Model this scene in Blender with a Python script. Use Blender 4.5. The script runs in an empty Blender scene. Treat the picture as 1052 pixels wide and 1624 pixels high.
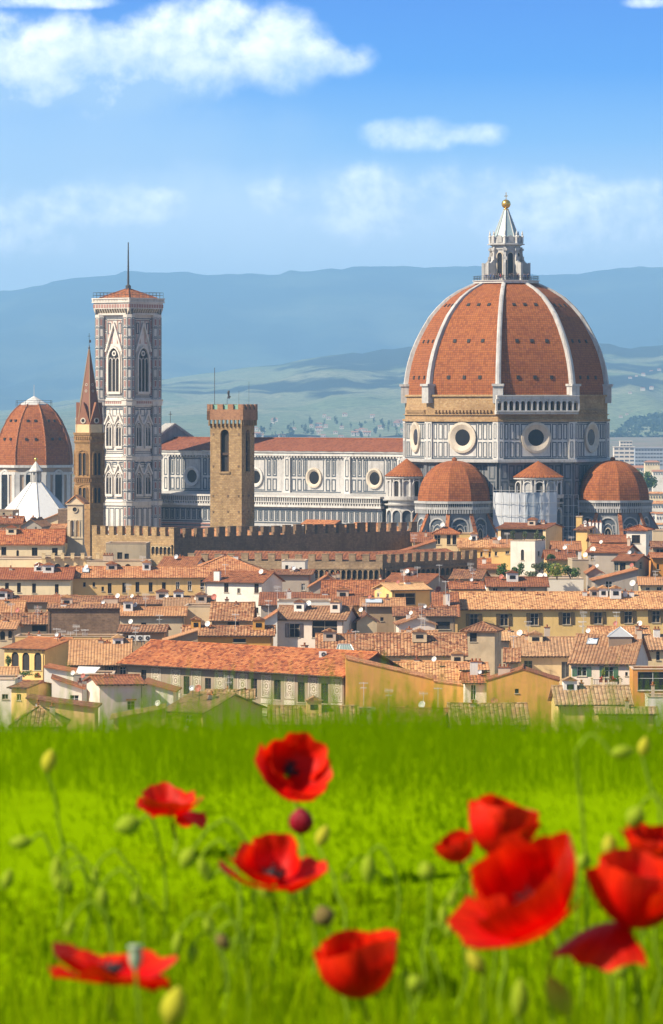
import bpy, math, random
from mathutils import Vector, Matrix

# ------------------------------------------------------------------ camera, sky, sun
SC = bpy.context.scene
F = 7560.0            # focal length in photo pixels (photo 1052 px wide)
CX, HY, CZ = 526.0, 640.0, 60.0
R = math.radians

cam_d = bpy.data.cameras.new("camera")
cam = bpy.data.objects.new("camera", cam_d)
SC.collection.objects.link(cam)
cam.location = (0, 0, CZ)
cam.rotation_euler = (R(90), 0, 0)
cam_d.sensor_fit = 'HORIZONTAL'
cam_d.sensor_width = 36.0
cam_d.lens = 36.0 * F / 1052.0
cam_d.shift_y = -(812.0 - HY) / 1052.0
cam_d.clip_start = 0.1
cam_d.clip_end = 40000
cam_d.dof.use_dof = True
cam_d.dof.focus_distance = 1150.0
cam_d.dof.aperture_fstop = (cam_d.lens / 1000.0) / 0.0066
SC.camera = cam

SUN_AZ, SUN_EL = R(-64), R(40)     # azimuth from the camera side, negative = left
sun_vec = Vector((math.sin(SUN_AZ) * math.cos(SUN_EL), -math.cos(SUN_AZ) * math.cos(SUN_EL), math.sin(SUN_EL)))

SC.view_settings.view_transform = 'Standard'
SC.view_settings.look = 'None'
SC.view_settings.gamma = 1.0
SC.view_settings.exposure = 0.7
SC.cycles.use_denoising = True
SC.cycles.max_bounces = 8
SC.cycles.transparent_max_bounces = 8
SC.cycles.volume_bounces = 2

sun_d = bpy.data.lights.new("sun", 'SUN')
sun_d.energy = 5.0
sun_d.angle = R(0.5)
sun_d.color = (1.0, 0.87, 0.66)
sun = bpy.data.objects.new("sun", sun_d)
SC.collection.objects.link(sun)
sun.rotation_euler = sun_vec.to_track_quat('Z', 'Y').to_euler()


class NT:
    """small node-tree writer"""
    def __init__(self, tree):
        self.t = tree
        self.n = tree.nodes
        self.l = tree.links

    def new(self, kind, **kw):
        nd = self.n.new(kind)
        for k, v in kw.items():
            setattr(nd, k, v)
        return nd

    def put(self, sock, val):
        if val is None:
            return
        if isinstance(val, bpy.types.NodeSocket):
            self.l.new(val, sock)
        else:
            if hasattr(sock.default_value, '__len__') and not hasattr(val, '__len__'):
                val = [val] * len(sock.default_value)
            if hasattr(sock.default_value, '__len__') and len(sock.default_value) == 4 and len(val) == 3:
                val = tuple(val) + (1,)
            sock.default_value = val

    def m(self, op, a, b=None, c=None, clamp=False):
        nd = self.new('ShaderNodeMath', operation=op, use_clamp=clamp)
        for i, x in enumerate((a, b, c)):
            if x is not None:
                self.put(nd.inputs[i], x)
        return nd.outputs[0]

    def vm(self, op, a, b=None):
        nd = self.new('ShaderNodeVectorMath', operation=op)
        self.put(nd.inputs[0], a)
        if b is not None:
            self.put(nd.inputs[1], b)
        return nd.outputs[0]

    def mix(self, fac, a, b, blend='MIX'):
        nd = self.new('ShaderNodeMix', data_type='RGBA', blend_type=blend)
        self.put(nd.inputs[0], fac)
        self.put(nd.inputs[6], a)
        self.put(nd.inputs[7], b)
        return nd.outputs[2]

    def noise(self, vec, scale, detail=4.0, rough=0.55, dist=0.0):
        nd = self.new('ShaderNodeTexNoise')
        self.put(nd.inputs['Vector'], vec)
        nd.inputs['Scale'].default_value = scale
        nd.inputs['Detail'].default_value = detail
        nd.inputs['Roughness'].default_value = rough
        nd.inputs['Distortion'].default_value = dist
        return nd.outputs[0]

    def ramp(self, fac, stops, interp='LINEAR'):
        nd = self.new('ShaderNodeValToRGB')
        cr = nd.color_ramp
        cr.interpolation = interp
        while len(cr.elements) < len(stops):
            cr.elements.new(0.5)
        for e, (p, c) in zip(cr.elements, stops):
            e.position = p
            e.color = tuple(c) + (1,) if len(c) == 3 else c
        self.put(nd.inputs[0], fac)
        return nd.outputs[0]

    def smooth(self, x, lo, hi):
        nd = self.new('ShaderNodeMapRange', interpolation_type='SMOOTHSTEP')
        self.put(nd.inputs[0], x)
        nd.inputs[1].default_value = lo
        nd.inputs[2].default_value = hi
        return nd.outputs[0]

    def sep(self, v):
        nd = self.new('ShaderNodeSeparateXYZ')
        self.put(nd.inputs[0], v)
        return nd.outputs

    def comb(self, x, y, z):
        nd = self.new('ShaderNodeCombineXYZ')
        for i, q in enumerate((x, y, z)):
            self.put(nd.inputs[i], q)
        return nd.outputs[0]


def mul_(c_, k):
    return tuple(x * k for x in c_)


def srgb(r, g, b):
    f = lambda c: (c / 255.0 / 12.92) if c <= 10 else ((c / 255.0 + 0.055) / 1.055) ** 2.4
    return (f(r), f(g), f(b))


# world: a Nishita sky for the light, azure band and cumulus clouds by direction above the hills
W = bpy.data.worlds.new("World")
SC.world = W
W.use_nodes = True
w = NT(W.node_tree)
w.n.clear()
sky = w.new('ShaderNodeTexSky', sky_type='NISHITA', sun_disc=False)
sky.sun_elevation = SUN_EL
sky.sun_rotation = math.atan2(sun_vec.x, sun_vec.y)
sky.altitude = 50
sky.air_density = 1.0
sky.dust_density = 0.6
sky.ozone_density = 2.0
gen = w.new('ShaderNodeTexCoord').outputs['Generated']
sx, sy, sz = w.sep(gen)
ay = w.m('MAXIMUM', w.m('ABSOLUTE', sy), 0.15)
U = w.m('DIVIDE', sx, ay)                      # tan of azimuth
V = w.m('DIVIDE', sz, ay)                      # tan of elevation
# degrees-like coordinates: 1 unit = 1000 photo pixels of this lens
u = w.m('MULTIPLY', U, F / 1000.0)
v = w.m('MULTIPLY', V, F / 1000.0)             # 0 at the horizon, 0.64 at the top of the picture
K = 10.0
grad = w.ramp(w.m('MULTIPLY', v, 1.0), [
    (0.00, (1.05, 1.13, 1.17)), (0.20, (0.92, 1.03, 1.13)), (0.30, (0.60, 0.80, 1.03)),
    (0.42, (0.19, 0.47, 0.92)), (0.53, (0.005, 0.25, 0.84)), (0.66, (0.0, 0.17, 0.74)), (1.0, (0.0, 0.10, 0.55))])
# paler on the left, as on the photograph's sun side
pale = w.m('MULTIPLY', w.smooth(w.m('MULTIPLY', u, -1.0), -0.15, 0.75), w.smooth(v, 0.70, 0.35))
grad = w.mix(w.m('MULTIPLY', pale, 0.45), grad, srgb(205, 228, 250))


def blob(cx, cy, rx, ry, wgt):
    a = w.m('DIVIDE', w.m('SUBTRACT', u, (cx - 526) / 1000.0), rx / 1000.0)
    b = w.m('DIVIDE', w.m('SUBTRACT', v, (640 - cy) / 1000.0), ry / 1000.0)
    q = w.m('ADD', w.m('MULTIPLY', a, a), w.m('MULTIPLY', b, b))
    return w.m('MULTIPLY', w.m('SUBTRACT', 1.0, q), wgt)


def field(blobs):
    out = None
    for b in blobs:
        x = blob(*b)
        out = x if out is None else w.new_max(out, x)
    return out


def _smax(a, b):
    nd = w.new('ShaderNodeMath', operation='SMOOTH_MAX')
    w.put(nd.inputs[0], a)
    w.put(nd.inputs[1], b)
    nd.inputs[2].default_value = 0.25
    return nd.outputs[0]


w.new_max = _smax
BIG = [(30, 105, 170, 95, 1.2), (190, 115, 170, 80, 1.2), (300, 85, 130, 95, 1.3), (350, 30, 70, 50, 1.0), (440, 80, 120, 75, 1.1), (550, 95, 60, 36, 0.7),
       (10, 45, 80, 26, 0.6), (60, 2, 130, 14, .7), (1030, 2, 50, 12, .6), (330, 178, 120, 12, .4)]
SMALL = [(655, 213, 85, 32, 1.0), (705, 212, 70, 20, .8), (765, 212, 55, 22, 0.8)]
LOW = [(590, 325, 190, 66, 0.95), (700, 300, 75, 44, 0.8), (465, 312, 90, 44, 0.85), (850, 330, 170, 74, 0.85), (890, 290, 75, 40, 0.8), (970, 345, 150, 62, 0.7),
       (90, 325, 150, 46, 0.8), (210, 330, 90, 38, 0.6), (20, 370, 110, 44, 0.75), (570, 285, 60, 32, 0.8), (1010, 300, 60, 22, .6)]
uv3 = w.comb(u, w.m('MULTIPLY', v, 1.05), 3.3)
wob = w.m('SUBTRACT', w.noise(uv3, 3.2, 3.0, 0.5), 0.5)
uvd = w.comb(w.m('ADD', u, w.m('MULTIPLY', wob, 0.10)), w.m('ADD', w.m('MULTIPLY', v, 1.05), w.m('MULTIPLY', wob, 0.06)), 7.1)
n1 = w.m('SUBTRACT', w.noise(uvd, 7.5, 9.0, 0.58), 0.5)
n2 = w.m('SUBTRACT', w.noise(uvd, 34.0, 6.0, 0.6), 0.5)
off = w.vm('ADD', uvd, (-0.016, 0.020, 0.0))
n1b = w.m('SUBTRACT', w.noise(off, 7.5, 9.0, 0.58), 0.5)


def cloud(blobs, amp, lo, hi):
    d = w.m('ADD', field(blobs), w.m('MULTIPLY', n1, amp))
    d = w.m('ADD', d, w.m('MULTIPLY', n2, amp * 0.14))
    return d, w.smooth(d, lo, hi)


relief = w.m('MULTIPLY', w.m('SUBTRACT', n1, n1b), 3.4)
dB, aB = cloud(BIG, 2.1, -0.12, 0.85)
dS, aS = cloud(SMALL, 2.4, -0.1, 1.3)
dL, aL = cloud(LOW, 2.6, 0.0, 1.05)
# undersides of the big bank are grey-blue: depth under the cloud top along its own thickness
under = w.smooth(w.m('ADD', w.m('SUBTRACT', 0.585, v), w.m('MULTIPLY', n1, 0.22)), 0.0, 0.11)
bright = w.m('ADD', w.m('MULTIPLY', w.m('SUBTRACT', 1.0, under), 0.72), relief, clamp=True)
colB = w.mix(bright, srgb(168, 203, 242), mul_((srgb(250, 251, 255)), 1.45))
colL = w.mix(w.m('ADD', 0.55, relief, clamp=True), srgb(190, 217, 245), mul_(srgb(248, 250, 254), 1.6))
veil = w.m('MULTIPLY', w.smooth(w.m('ADD', w.m('MULTIPLY', n1, 0.5), blob(170, 215, 420, 90, 0.5)), 0.0, 0.6), 0.42)
c = w.mix(veil, grad, srgb(196, 221, 248))
veil2 = w.m('MULTIPLY', w.smooth(w.m('ADD', w.m('MULTIPLY', n1, 1.0), blob(560, 360, 800, 110, 0.7)), -0.1, 0.8), 0.75)
c = w.mix(veil2, c, mul_(srgb(216, 231, 248), 1.25))
c = w.mix(w.m('MULTIPLY', aL, 0.85), c, colL)
c = w.mix(w.m('MULTIPLY', aS, 0.85), c, colL)
c = w.mix(w.m('MULTIPLY', aB, 0.93), c, colB)
c10 = w.vm('SCALE', c)
c10.node.inputs['Scale'].default_value = K * 1.07
# above about 12 degrees the plain sky takes over
high = w.smooth(V, 0.10, 0.30)
wc = w.mix(high, c10, sky.outputs[0])
bg = w.new('ShaderNodeBackground')
w.put(bg.inputs[0], wc)
bg.inputs[1].default_value = 0.075
wo = w.new('ShaderNodeOutputWorld')
w.l.new(bg.outputs[0], wo.inputs[0])

# ------------------------------------------------------------------ helpers
COL = SC.collection
ORG = {}


def P(px, py, d):
    return Vector(((px - CX) * d / F, d, CZ - (py - HY) * d / F))


def ZZ(py, d):
    return CZ - (py - HY) * d / F


def tagset(o, label=None, cat=None, group=None, kind=None):
    if label:
        o['label'] = label
    if cat:
        o['category'] = cat
    if group:
        o['group'] = group
    if kind:
        o['kind'] = kind
    return o


def thing(name, label, cat, loc, group=None):
    o = bpy.data.objects.new(name, None)
    o.empty_display_size = 1.0
    COL.objects.link(o)
    o.location = loc
    ORG[o.name] = Vector(loc)
    return tagset(o, label, cat, group)


class MB:
    """collects faces in world space and links them as ONE mesh object under a thing"""
    def __init__(self):
        self.v, self.f, self.uv, self.mi = [], [], [], []
        self.cm = 0

    def face(self, pts, uv=None):
        i = len(self.v)
        self.v += [Vector(p) for p in pts]
        self.f.append(tuple(range(i, i + len(pts))))
        self.uv.append(uv)
        self.mi.append(self.cm)

    def grid(self, rows, uvs=None, closed=False):
        i0 = len(self.v)
        nr, nc = len(rows), len(rows[0])
        for r in rows:
            self.v += [Vector(p) for p in r]
        for r in range(nr - 1):
            for c in range(nc if closed else nc - 1):
                c2 = (c + 1) % nc
                a, b, cc, d = i0 + r * nc + c, i0 + r * nc + c2, i0 + (r + 1) * nc + c2, i0 + (r + 1) * nc + c
                self.f.append((a, b, cc, d))
                self.mi.append(self.cm)
                if uvs:
                    self.uv.append([uvs[r][c], uvs[r][c2], uvs[r + 1][c2], uvs[r + 1][c]])
                else:
                    self.uv.append(None)

    def hexa(self, p):
        """8 corners: bottom ring 0-3, top ring 4-7"""
        i = len(self.v)
        self.v += [Vector(q) for q in p]
        for q in ((3, 2, 1, 0), (4, 5, 6, 7), (0, 1, 5, 4), (1, 2, 6, 5), (2, 3, 7, 6), (3, 0, 4, 7)):
            self.f.append(tuple(i + k for k in q))
            self.uv.append(None)
            self.mi.append(self.cm)

    def box(self, c, s, ax=None):
        """centre, full sizes, optional axes (U, N, Z)"""
        c = Vector(c)
        U_, N_, Z_ = ax if ax else (Vector((1, 0, 0)), Vector((0, 1, 0)), Vector((0, 0, 1)))
        a, b, h = U_ * (s[0] / 2), N_ * (s[1] / 2), Z_ * (s[2] / 2)
        self.hexa([c - a - b - h, c + a - b - h, c + a + b - h, c - a + b - h, c - a - b + h, c + a - b + h, c + a + b + h, c - a + b + h])

    def prism(self, poly, ext, caps=True):
        """polygon (list of points) extruded by a vector"""
        ext = Vector(ext)
        n = len(poly)
        i = len(self.v)
        self.v += [Vector(p) for p in poly] + [Vector(p) + ext for p in poly]
        for k in range(n):
            k2 = (k + 1) % n
            self.f.append((i + k, i + k2, i + n + k2, i + n + k))
            self.uv.append(None)
            self.mi.append(self.cm)
        if caps:
            self.f.append(tuple(i + k for k in reversed(range(n))))
            self.f.append(tuple(i + n + k for k in range(n)))
            self.uv += [None, None]
            self.mi += [self.cm, self.cm]

    def ring(self, outer, inner, ext):
        """frame between two equal-length outlines, extruded"""
        ext = Vector(ext)
        n = len(outer)
        for k in range(n):
            k2 = (k + 1) % n
            o1, o2, i1, i2 = Vector(outer[k]), Vector(outer[k2]), Vector(inner[k]), Vector(inner[k2])
            self.hexa([o1, o2, i2, i1, o1 + ext, o2 + ext, i2 + ext, i1 + ext])

    def lathe(self, cx, cy, prof, n=24, a0=0.0, a1=None, cap=False):
        """prof = [(r, z), ...]; angles measured from the camera side, positive to the right"""
        full = a1 is None
        span = 2 * math.pi if full else a1 - a0
        rows, uvs, vlen = [], [], 0.0
        last = None
        for (r, z) in prof:
            if last is not None:
                vlen += math.hypot(r - last[0], z - last[1])
            last = (r, z)
            row, urow = [], []
            for k in range(n if full else n + 1):
                a = a0 + span * k / n
                row.append((cx + r * math.sin(a), cy - r * math.cos(a), z))
                urow.append((a * max(p[0] for p in prof), vlen))
            rows.append(row)
            uvs.append(urow)
        self.grid(rows, None if full else uvs, closed=full)
        if cap:
            self.face(rows[-1])

    def tube(self, pts, r, n=6):
        pts = [Vector(p) for p in pts]
        rs = r if hasattr(r, '__len__') else [r] * len(pts)
        rows = []
        for i, p in enumerate(pts):
            t = (pts[min(i + 1, len(pts) - 1)] - pts[max(i - 1, 0)]).normalized()
            a = t.cross(Vector((0.31, 0.17, 0.93)) if abs(t.z) < 0.9 else Vector((1, 0, 0))).normalized()
            b = t.cross(a)
            rows.append([p + (a * math.cos(2 * math.pi * k / n) + b * math.sin(2 * math.pi * k / n)) * rs[i] for k in range(n)])
        self.grid(rows, closed=True)
        self.face(rows[-1])
        self.face(list(reversed(rows[0])))

    def ball(self, c, r, n=12, sz=1.0):
        c = Vector(c)
        rows = []
        for i in range(n // 2 + 1):
            t = math.pi * i / (n // 2)
            rr = max(math.sin(t), 0.001) * r
            rows.append([c + Vector((rr * math.cos(2 * math.pi * k / n), rr * math.sin(2 * math.pi * k / n), -math.cos(t) * r * sz)) for k in range(n)])
        self.grid(rows, closed=True)

    def build(self, name, mat, parent=None, smooth=False, loc=None):
        org = ORG[parent.name] if parent is not None else Vector(loc if loc is not None else (0, 0, 0))
        me = bpy.data.meshes.new(name)
        me.from_pydata([tuple(p - org) for p in self.v], [], self.f)
        mats = mat if isinstance(mat, (list, tuple)) else [mat]
        for x in mats:
            me.materials.append(x)
        uvl = me.uv_layers.new(name="UVMap")
        data = [0.0] * (2 * len(me.loops))
        li = 0
        for fi, f in enumerate(self.f):
            q = self.uv[fi]
            if q is None:
                a = self.v[f[0]]
                nrm = (self.v[f[1]] - a).cross(self.v[f[2]] - a)
                if nrm.length < 1e-12 and len(f) > 3:
                    nrm = (self.v[f[2]] - a).cross(self.v[f[3]] - a)
                if nrm.length < 1e-12:
                    nrm = Vector((0, -1, 0))
                nrm.normalize()
                uu = Vector((-nrm.y, nrm.x, 0))
                if uu.length < 1e-3:
                    uu = Vector((1, 0, 0))
                uu.normalize()
                vv = nrm.cross(uu)
                for k in f:
                    data[li] = self.v[k].dot(uu)
                    data[li + 1] = self.v[k].dot(vv)
                    li += 2
            else:
                for t in q:
                    data[li] = t[0]
                    data[li + 1] = t[1]
                    li += 2
        uvl.data.foreach_set('uv', data)
        if len(mats) > 1:
            me.polygons.foreach_set('material_index', self.mi)
        if smooth:
            me.polygons.foreach_set('use_smooth', [True] * len(me.polygons))
        me.update()
        o = bpy.data.objects.new(name, me)
        COL.objects.link(o)
        if parent is not None:
            o.parent = parent
        else:
            o.location = org
        ORG[o.name] = org
        return o


class Wall:
    """a vertical plane: origin, horizontal direction U, outward normal N"""
    def __init__(self, O, U, N=None):
        self.O = Vector(O)
        self.U = Vector(U).normalized()
        self.Z = Vector((0, 0, 1))
        self.N = Vector(N).normalized() if N is not None else Vector((self.U.y, -self.U.x, 0)).normalized()
        self.ax = (self.U, self.N, self.Z)

    def p(self, u, z, n=0.0):
        return Vector((self.O.x, self.O.y, 0)) + self.U * u + self.N * n + Vector((0, 0, z))

    def at(self, px, py):
        """photo pixel -> (u, z) on the plane"""
        t = (px - CX) / F
        u_ = (t * self.O.y - self.O.x) / (self.U.x - t * self.U.y)
        dd = self.O.y + self.U.y * u_
        return u_, ZZ(py, dd)

    def bar(self, mb, u0, u1, z0, z1, n0, n1):
        mb.box(self.p((u0 + u1) / 2, (z0 + z1) / 2, (n0 + n1) / 2), (abs(u1 - u0), abs(n1 - n0), abs(z1 - z0)), self.ax)

    def frame(self, mb, u0, u1, z0, z1, t, n0, n1):
        self.bar(mb, u0, u1, z0, z0 + t, n0, n1)
        self.bar(mb, u0, u1, z1 - t, z1, n0, n1)
        self.bar(mb, u0, u0 + t, z0 + t, z1 - t, n0, n1)
        self.bar(mb, u1 - t, u1, z0 + t, z1 - t, n0, n1)

    def arch(self, u0, u1, z0, z1, kind='round', n=0.0, k=8):
        """outline, counter-clockwise from the bottom left, top at z1"""
        hw = (u1 - u0) / 2
        uc = (u0 + u1) / 2
        pts = [(u0, z0), (u1, z0)]
        if kind == 'round':
            zs = z1 - hw
            for i in range(k + 1):
                a = math.pi * i / k
                pts.append((uc + hw * math.cos(a), zs + hw * math.sin(a)))
        elif kind == 'point':
            hh = hw * 1.55
            zs = z1 - hh
            for i in range(k // 2 + 1):
                t = i / (k // 2)
                pts.append((u1 - hw * (1 - math.cos(t * math.pi / 2 * 0.92)) / (1 - math.cos(math.pi / 2 * 0.92)), zs + hh * math.sin(t * math.pi / 2 * 0.92) / math.sin(math.pi / 2 * 0.92)))
            for i in range(k // 2 - 1, -1, -1):
                t = i / (k // 2)
                pts.append((u0 + hw * (1 - math.cos(t * math.pi / 2 * 0.92)) / (1 - math.cos(math.pi / 2 * 0.92)), zs + hh * math.sin(t * math.pi / 2 * 0.92) / math.sin(math.pi / 2 * 0.92)))
        else:
            pts += [(u1, z1), (u0, z1)]
        return [self.p(a, b, n) for a, b in pts]

    def archframe(self, mb, u0, u1, z0, z1, t, n0, n1, kind='round'):
        o = self.arch(u0 - t, u1 + t, z0, z1 + t, kind, n0)
        i = self.arch(u0, u1, z0, z1, kind, n0)
        for a in range(1, len(o) - 0):
            b = (a + 1) % len(o)
            e = self.N * (n1 - n0)
            mb.hexa([o[a], o[b], i[b], i[a], o[a] + e, o[b] + e, i[b] + e, i[a] + e])

    def disc(self, u, z, r, n=0.0, k=24):
        return [self.p(u + r * math.cos(2 * math.pi * i / k), z + r * math.sin(2 * math.pi * i / k), n) for i in range(k)]

    def pierced(self, mb, u0, u1, z0, z1, holes, depth=0.28, n=0.0):
        """the plane with rectangular holes and their reveals"""
        holes = [(max(a, u0 + .02), min(b, u1 - .02), max(c_, z0 + .02), min(d_, z1 - .02)) for a, b, c_, d_ in holes]
        holes = [h for h in holes if h[1] - h[0] > .05 and h[3] - h[2] > .05]
        us = sorted({u0, u1} | {h[0] for h in holes} | {h[1] for h in holes})
        zs = sorted({z0, z1} | {h[2] for h in holes} | {h[3] for h in holes})
        for i in range(len(us) - 1):
            for j in range(len(zs) - 1):
                uc, zc = (us[i] + us[i + 1]) / 2, (zs[j] + zs[j + 1]) / 2
                if any(h[0] < uc < h[1] and h[2] < zc < h[3] for h in holes):
                    continue
                mb.face([self.p(us[i], zs[j], n), self.p(us[i + 1], zs[j], n), self.p(us[i + 1], zs[j + 1], n), self.p(us[i], zs[j + 1], n)])
        for a, b, c_, d_ in holes:
            q = [(a, c_), (b, c_), (b, d_), (a, d_)]
            for k in range(4):
                (a1, b1), (a2, b2) = q[k], q[(k + 1) % 4]
                mb.face([self.p(a1, b1, n), self.p(a1, b1, n - depth), self.p(a2, b2, n - depth), self.p(a2, b2, n)])


# ------------------------------------------------------------------ materials
MATS = {}


def principled(name):
    m_ = bpy.data.materials.new(name)
    m_.use_nodes = True
    t = NT(m_.node_tree)
    b = t.n.get('Principled BSDF')
    return m_, t, b


def bump(t, b, h, strength=0.3, dist=0.05):
    nd = t.new('ShaderNodeBump')
    nd.inputs['Strength'].default_value = strength
    nd.inputs['Distance'].default_value = dist
    t.put(nd.inputs['Height'], h)
    t.l.new(nd.outputs[0], b.inputs['Normal'])


def mul(c_, k):
    return tuple(x * k for x in c_)


def plaster(name, col, dirt=0.5, dark=0.55):
    if name in MATS:
        return MATS[name]
    m_, t, b = principled(name)
    pos = t.new('ShaderNodeNewGeometry').outputs['Position']
    big = t.noise(pos, 0.16, 5, 0.6)
    streak = t.noise(t.vm('MULTIPLY', pos, (1.1, 1.1, 0.12)), 1.0, 4, 0.6)
    fine = t.noise(pos, 3.2, 5, 0.65)
    c_ = t.mix(t.m('MULTIPLY', t.smooth(big, 0.42, 0.72), dirt), col, mul(col, dark))
    c_ = t.mix(t.m('MULTIPLY', t.smooth(streak, 0.52, 0.78), dirt * 0.8), c_, mul((col[0] * .9, col[1] * .88, col[2] * .9), dark))
    pat = t.smooth(t.noise(pos, 0.42, 3, 0.5, .6), 0.57, 0.60)
    c_ = t.mix(t.m('MULTIPLY', pat, dirt * .45), c_, mul((col[0], col[1] * .95, col[2] * .92), 0.68))
    c_ = t.mix(t.m('MULTIPLY', fine, 0.35), c_, mul(col, 0.82))
    t.put(b.inputs['Base Color'], c_)
    b.inputs['Roughness'].default_value = 0.9
    bump(t, b, fine, 0.25, 0.04)
    MATS[name] = m_
    return m_


def flat(name, col, rough=0.6, metal=0.0, var=0.25, scale=2.0):
    if name in MATS:
        return MATS[name]
    m_, t, b = principled(name)
    pos = t.new('ShaderNodeNewGeometry').outputs['Position']
    n_ = t.noise(pos, scale, 4, 0.6)
    t.put(b.inputs['Base Color'], t.mix(t.m('MULTIPLY', n_, var * 2), col, mul(col, 0.55)))
    b.inputs['Roughness'].default_value = rough
    b.inputs['Metallic'].default_value = metal
    MATS[name] = m_
    return m_


def tiles(name, base, light, dark, cw=0.6, ch=0.42, moss=0.2, groove=0.25, patch=.5, odd=.65, vary=True):
    """terracotta: random single tiles, weathered patches, dark joints between the rows; UV in metres"""
    if name in MATS:
        return MATS[name]
    m_, t, b = principled(name)
    uvn = t.new('ShaderNodeUVMap').outputs[0]
    pos = t.new('ShaderNodeNewGeometry').outputs['Position']
    x, y, _ = t.sep(uvn)
    cu = t.m('DIVIDE', x, cw)
    cv = t.m('DIVIDE', y, ch)
    cell = t.comb(t.m('FLOOR', cu), t.m('FLOOR', cv), t.m('FLOOR', t.m('MULTIPLY', t.noise(pos, .02, 0, 0), 40)))
    wn = t.new('ShaderNodeTexWhiteNoise', noise_dimensions='3D')
    t.put(wn.inputs['Vector'], cell)
    rnd = wn.outputs['Value']
    big = t.noise(pos, 0.22, 5, 0.65)
    mid = t.noise(pos, 1.1, 4, 0.6)
    c_ = t.mix(t.smooth(rnd, 0.15, 0.95), base, light)
    c_ = t.mix(t.m('MULTIPLY', t.smooth(big, 0.42, 0.68), patch), c_, dark)
    c_ = t.mix(t.m('MULTIPLY', t.smooth(mid, 0.55, 0.75), 0.55), c_, dark)
    c_ = t.mix(t.m('MULTIPLY', t.smooth(t.noise(pos, 0.6, 6, 0.7), 0.56, 0.76), moss), c_, (0.16, 0.12, 0.07))
    c_ = t.mix(t.m('MULTIPLY', t.m('LESS_THAN', rnd, 0.17), odd), c_, mul(dark, 0.6))
    if vary:      # every roof has its own age
        ob = t.new('ShaderNodeObjectInfo').outputs['Random']
        c_ = t.mix(t.m('MULTIPLY', t.smooth(ob, .35, 1.0), .5), c_, mul((dark[0] * 1.05, dark[1] * 1.2, dark[2] * 1.3), 1.0))
        c_ = t.mix(t.m('MULTIPLY', t.smooth(t.m('FRACT', t.m('MULTIPLY', ob, 7.3)), .5, 1.0), .45), c_, (light[0] * .9, light[1] * 1.05, light[2] * 1.2))
    fy = t.m('FRACT', cv)
    fx = t.m('FRACT', cu)
    jy = t.m('LESS_THAN', fy, 0.16)
    jx = t.m('LESS_THAN', fx, 0.14)
    j = t.m('MAXIMUM', jy, jx)
    c_ = t.mix(t.m('MULTIPLY', j, groove), c_, mul(dark, 0.35))
    t.put(b.inputs['Base Color'], c_)
    b.inputs['Roughness'].default_value = 0.88
    h = t.m('ADD', t.m('MULTIPLY', fy, -0.7), t.m('MULTIPLY', rnd, 0.5))
    bump(t, b, h, 0.6, 0.05)
    MATS[name] = m_
    return m_


def masonry(name, c1, c2, mortar, bw=0.6, bh=0.3, stain=0.5, sc=1.0):
    if name in MATS:
        return MATS[name]
    m_, t, b = principled(name)
    uvn = t.new('ShaderNodeUVMap').outputs[0]
    pos = t.new('ShaderNodeNewGeometry').outputs['Position']
    br = t.new('ShaderNodeTexBrick')
    br.offset = 0.5
    t.put(br.inputs['Vector'], uvn)
    br.inputs['Color1'].default_value = c1 + (1,)
    br.inputs['Color2'].default_value = c2 + (1,)
    br.inputs['Mortar'].default_value = mortar + (1,)
    br.inputs['Scale'].default_value = 1.0
    br.inputs['Mortar Size'].default_value = 0.035
    br.inputs['Mortar Smooth'].default_value = 0.4
    br.inputs['Brick Width'].default_value = bw
    br.inputs['Row Height'].default_value = bh
    c_ = br.outputs[0]
    c_ = t.mix(t.m('MULTIPLY', t.smooth(t.noise(pos, 1.6, 5, 0.7), 0.45, 0.7), 0.55), c_, mul(c2, 0.55))
    c_ = t.mix(t.m('MULTIPLY', t.smooth(t.noise(pos, 0.14, 5, 0.65), 0.45, 0.7), stain), c_, mul(c2, 0.5))
    c_ = t.mix(t.m('MULTIPLY', t.smooth(t.noise(t.vm('MULTIPLY', pos, (1, 1, .12)), .9, 4, 0.6), 0.5, 0.75), stain * .8), c_, mul(c2, 0.45))
    t.put(b.inputs['Base Color'], c_)
    b.inputs['Roughness'].default_value = 0.92
    bump(t, b, t.m('ADD', br.outputs[1], t.noise(pos, 2.2, 5, .7)), 0.5, 0.08)
    MATS[name] = m_
    return m_


def marble(name, col, vein, amt=0.5, soot=0.35):
    if name in MATS:
        return MATS[name]
    m_, t, b = principled(name)
    pos = t.new('ShaderNodeNewGeometry').outputs['Position']
    c_ = t.mix(t.m('MULTIPLY', t.smooth(t.noise(pos, 0.9, 6, 0.7), 0.4, 0.75), amt), col, vein)
    c_ = t.mix(t.m('MULTIPLY', t.smooth(t.noise(t.vm('MULTIPLY', pos, (1.3, 1.3, .10)), .8, 5, 0.65), 0.48, 0.75), soot), c_, mul(vein, 0.45))
    c_ = t.mix(t.m('MULTIPLY', t.smooth(t.noise(pos, 0.10, 4, 0.6), 0.45, 0.7), soot * .7), c_, mul(vein, 0.6))
    t.put(b.inputs['Base Color'], c_)
    b.inputs['Roughness'].default_value = 0.6
    bump(t, b, t.noise(pos, 1.6, 5, .6), 0.15, 0.05)
    MATS[name] = m_
    return m_


def glassy(name, col=(0.012, 0.012, 0.014), rough=0.25):
    if name in MATS:
        return MATS[name]
    m_, t, b = principled(name)
    pos = t.new('ShaderNodeNewGeometry').outputs['Position']
    t.put(b.inputs['Base Color'], t.mix(t.noise(pos, 0.7, 3, .6), col, mul(col, 2.2)))
    b.inputs['Roughness'].default_value = rough
    b.inputs['Specular IOR Level'].default_value = 0.25
    MATS[name] = m_
    return m_


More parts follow.
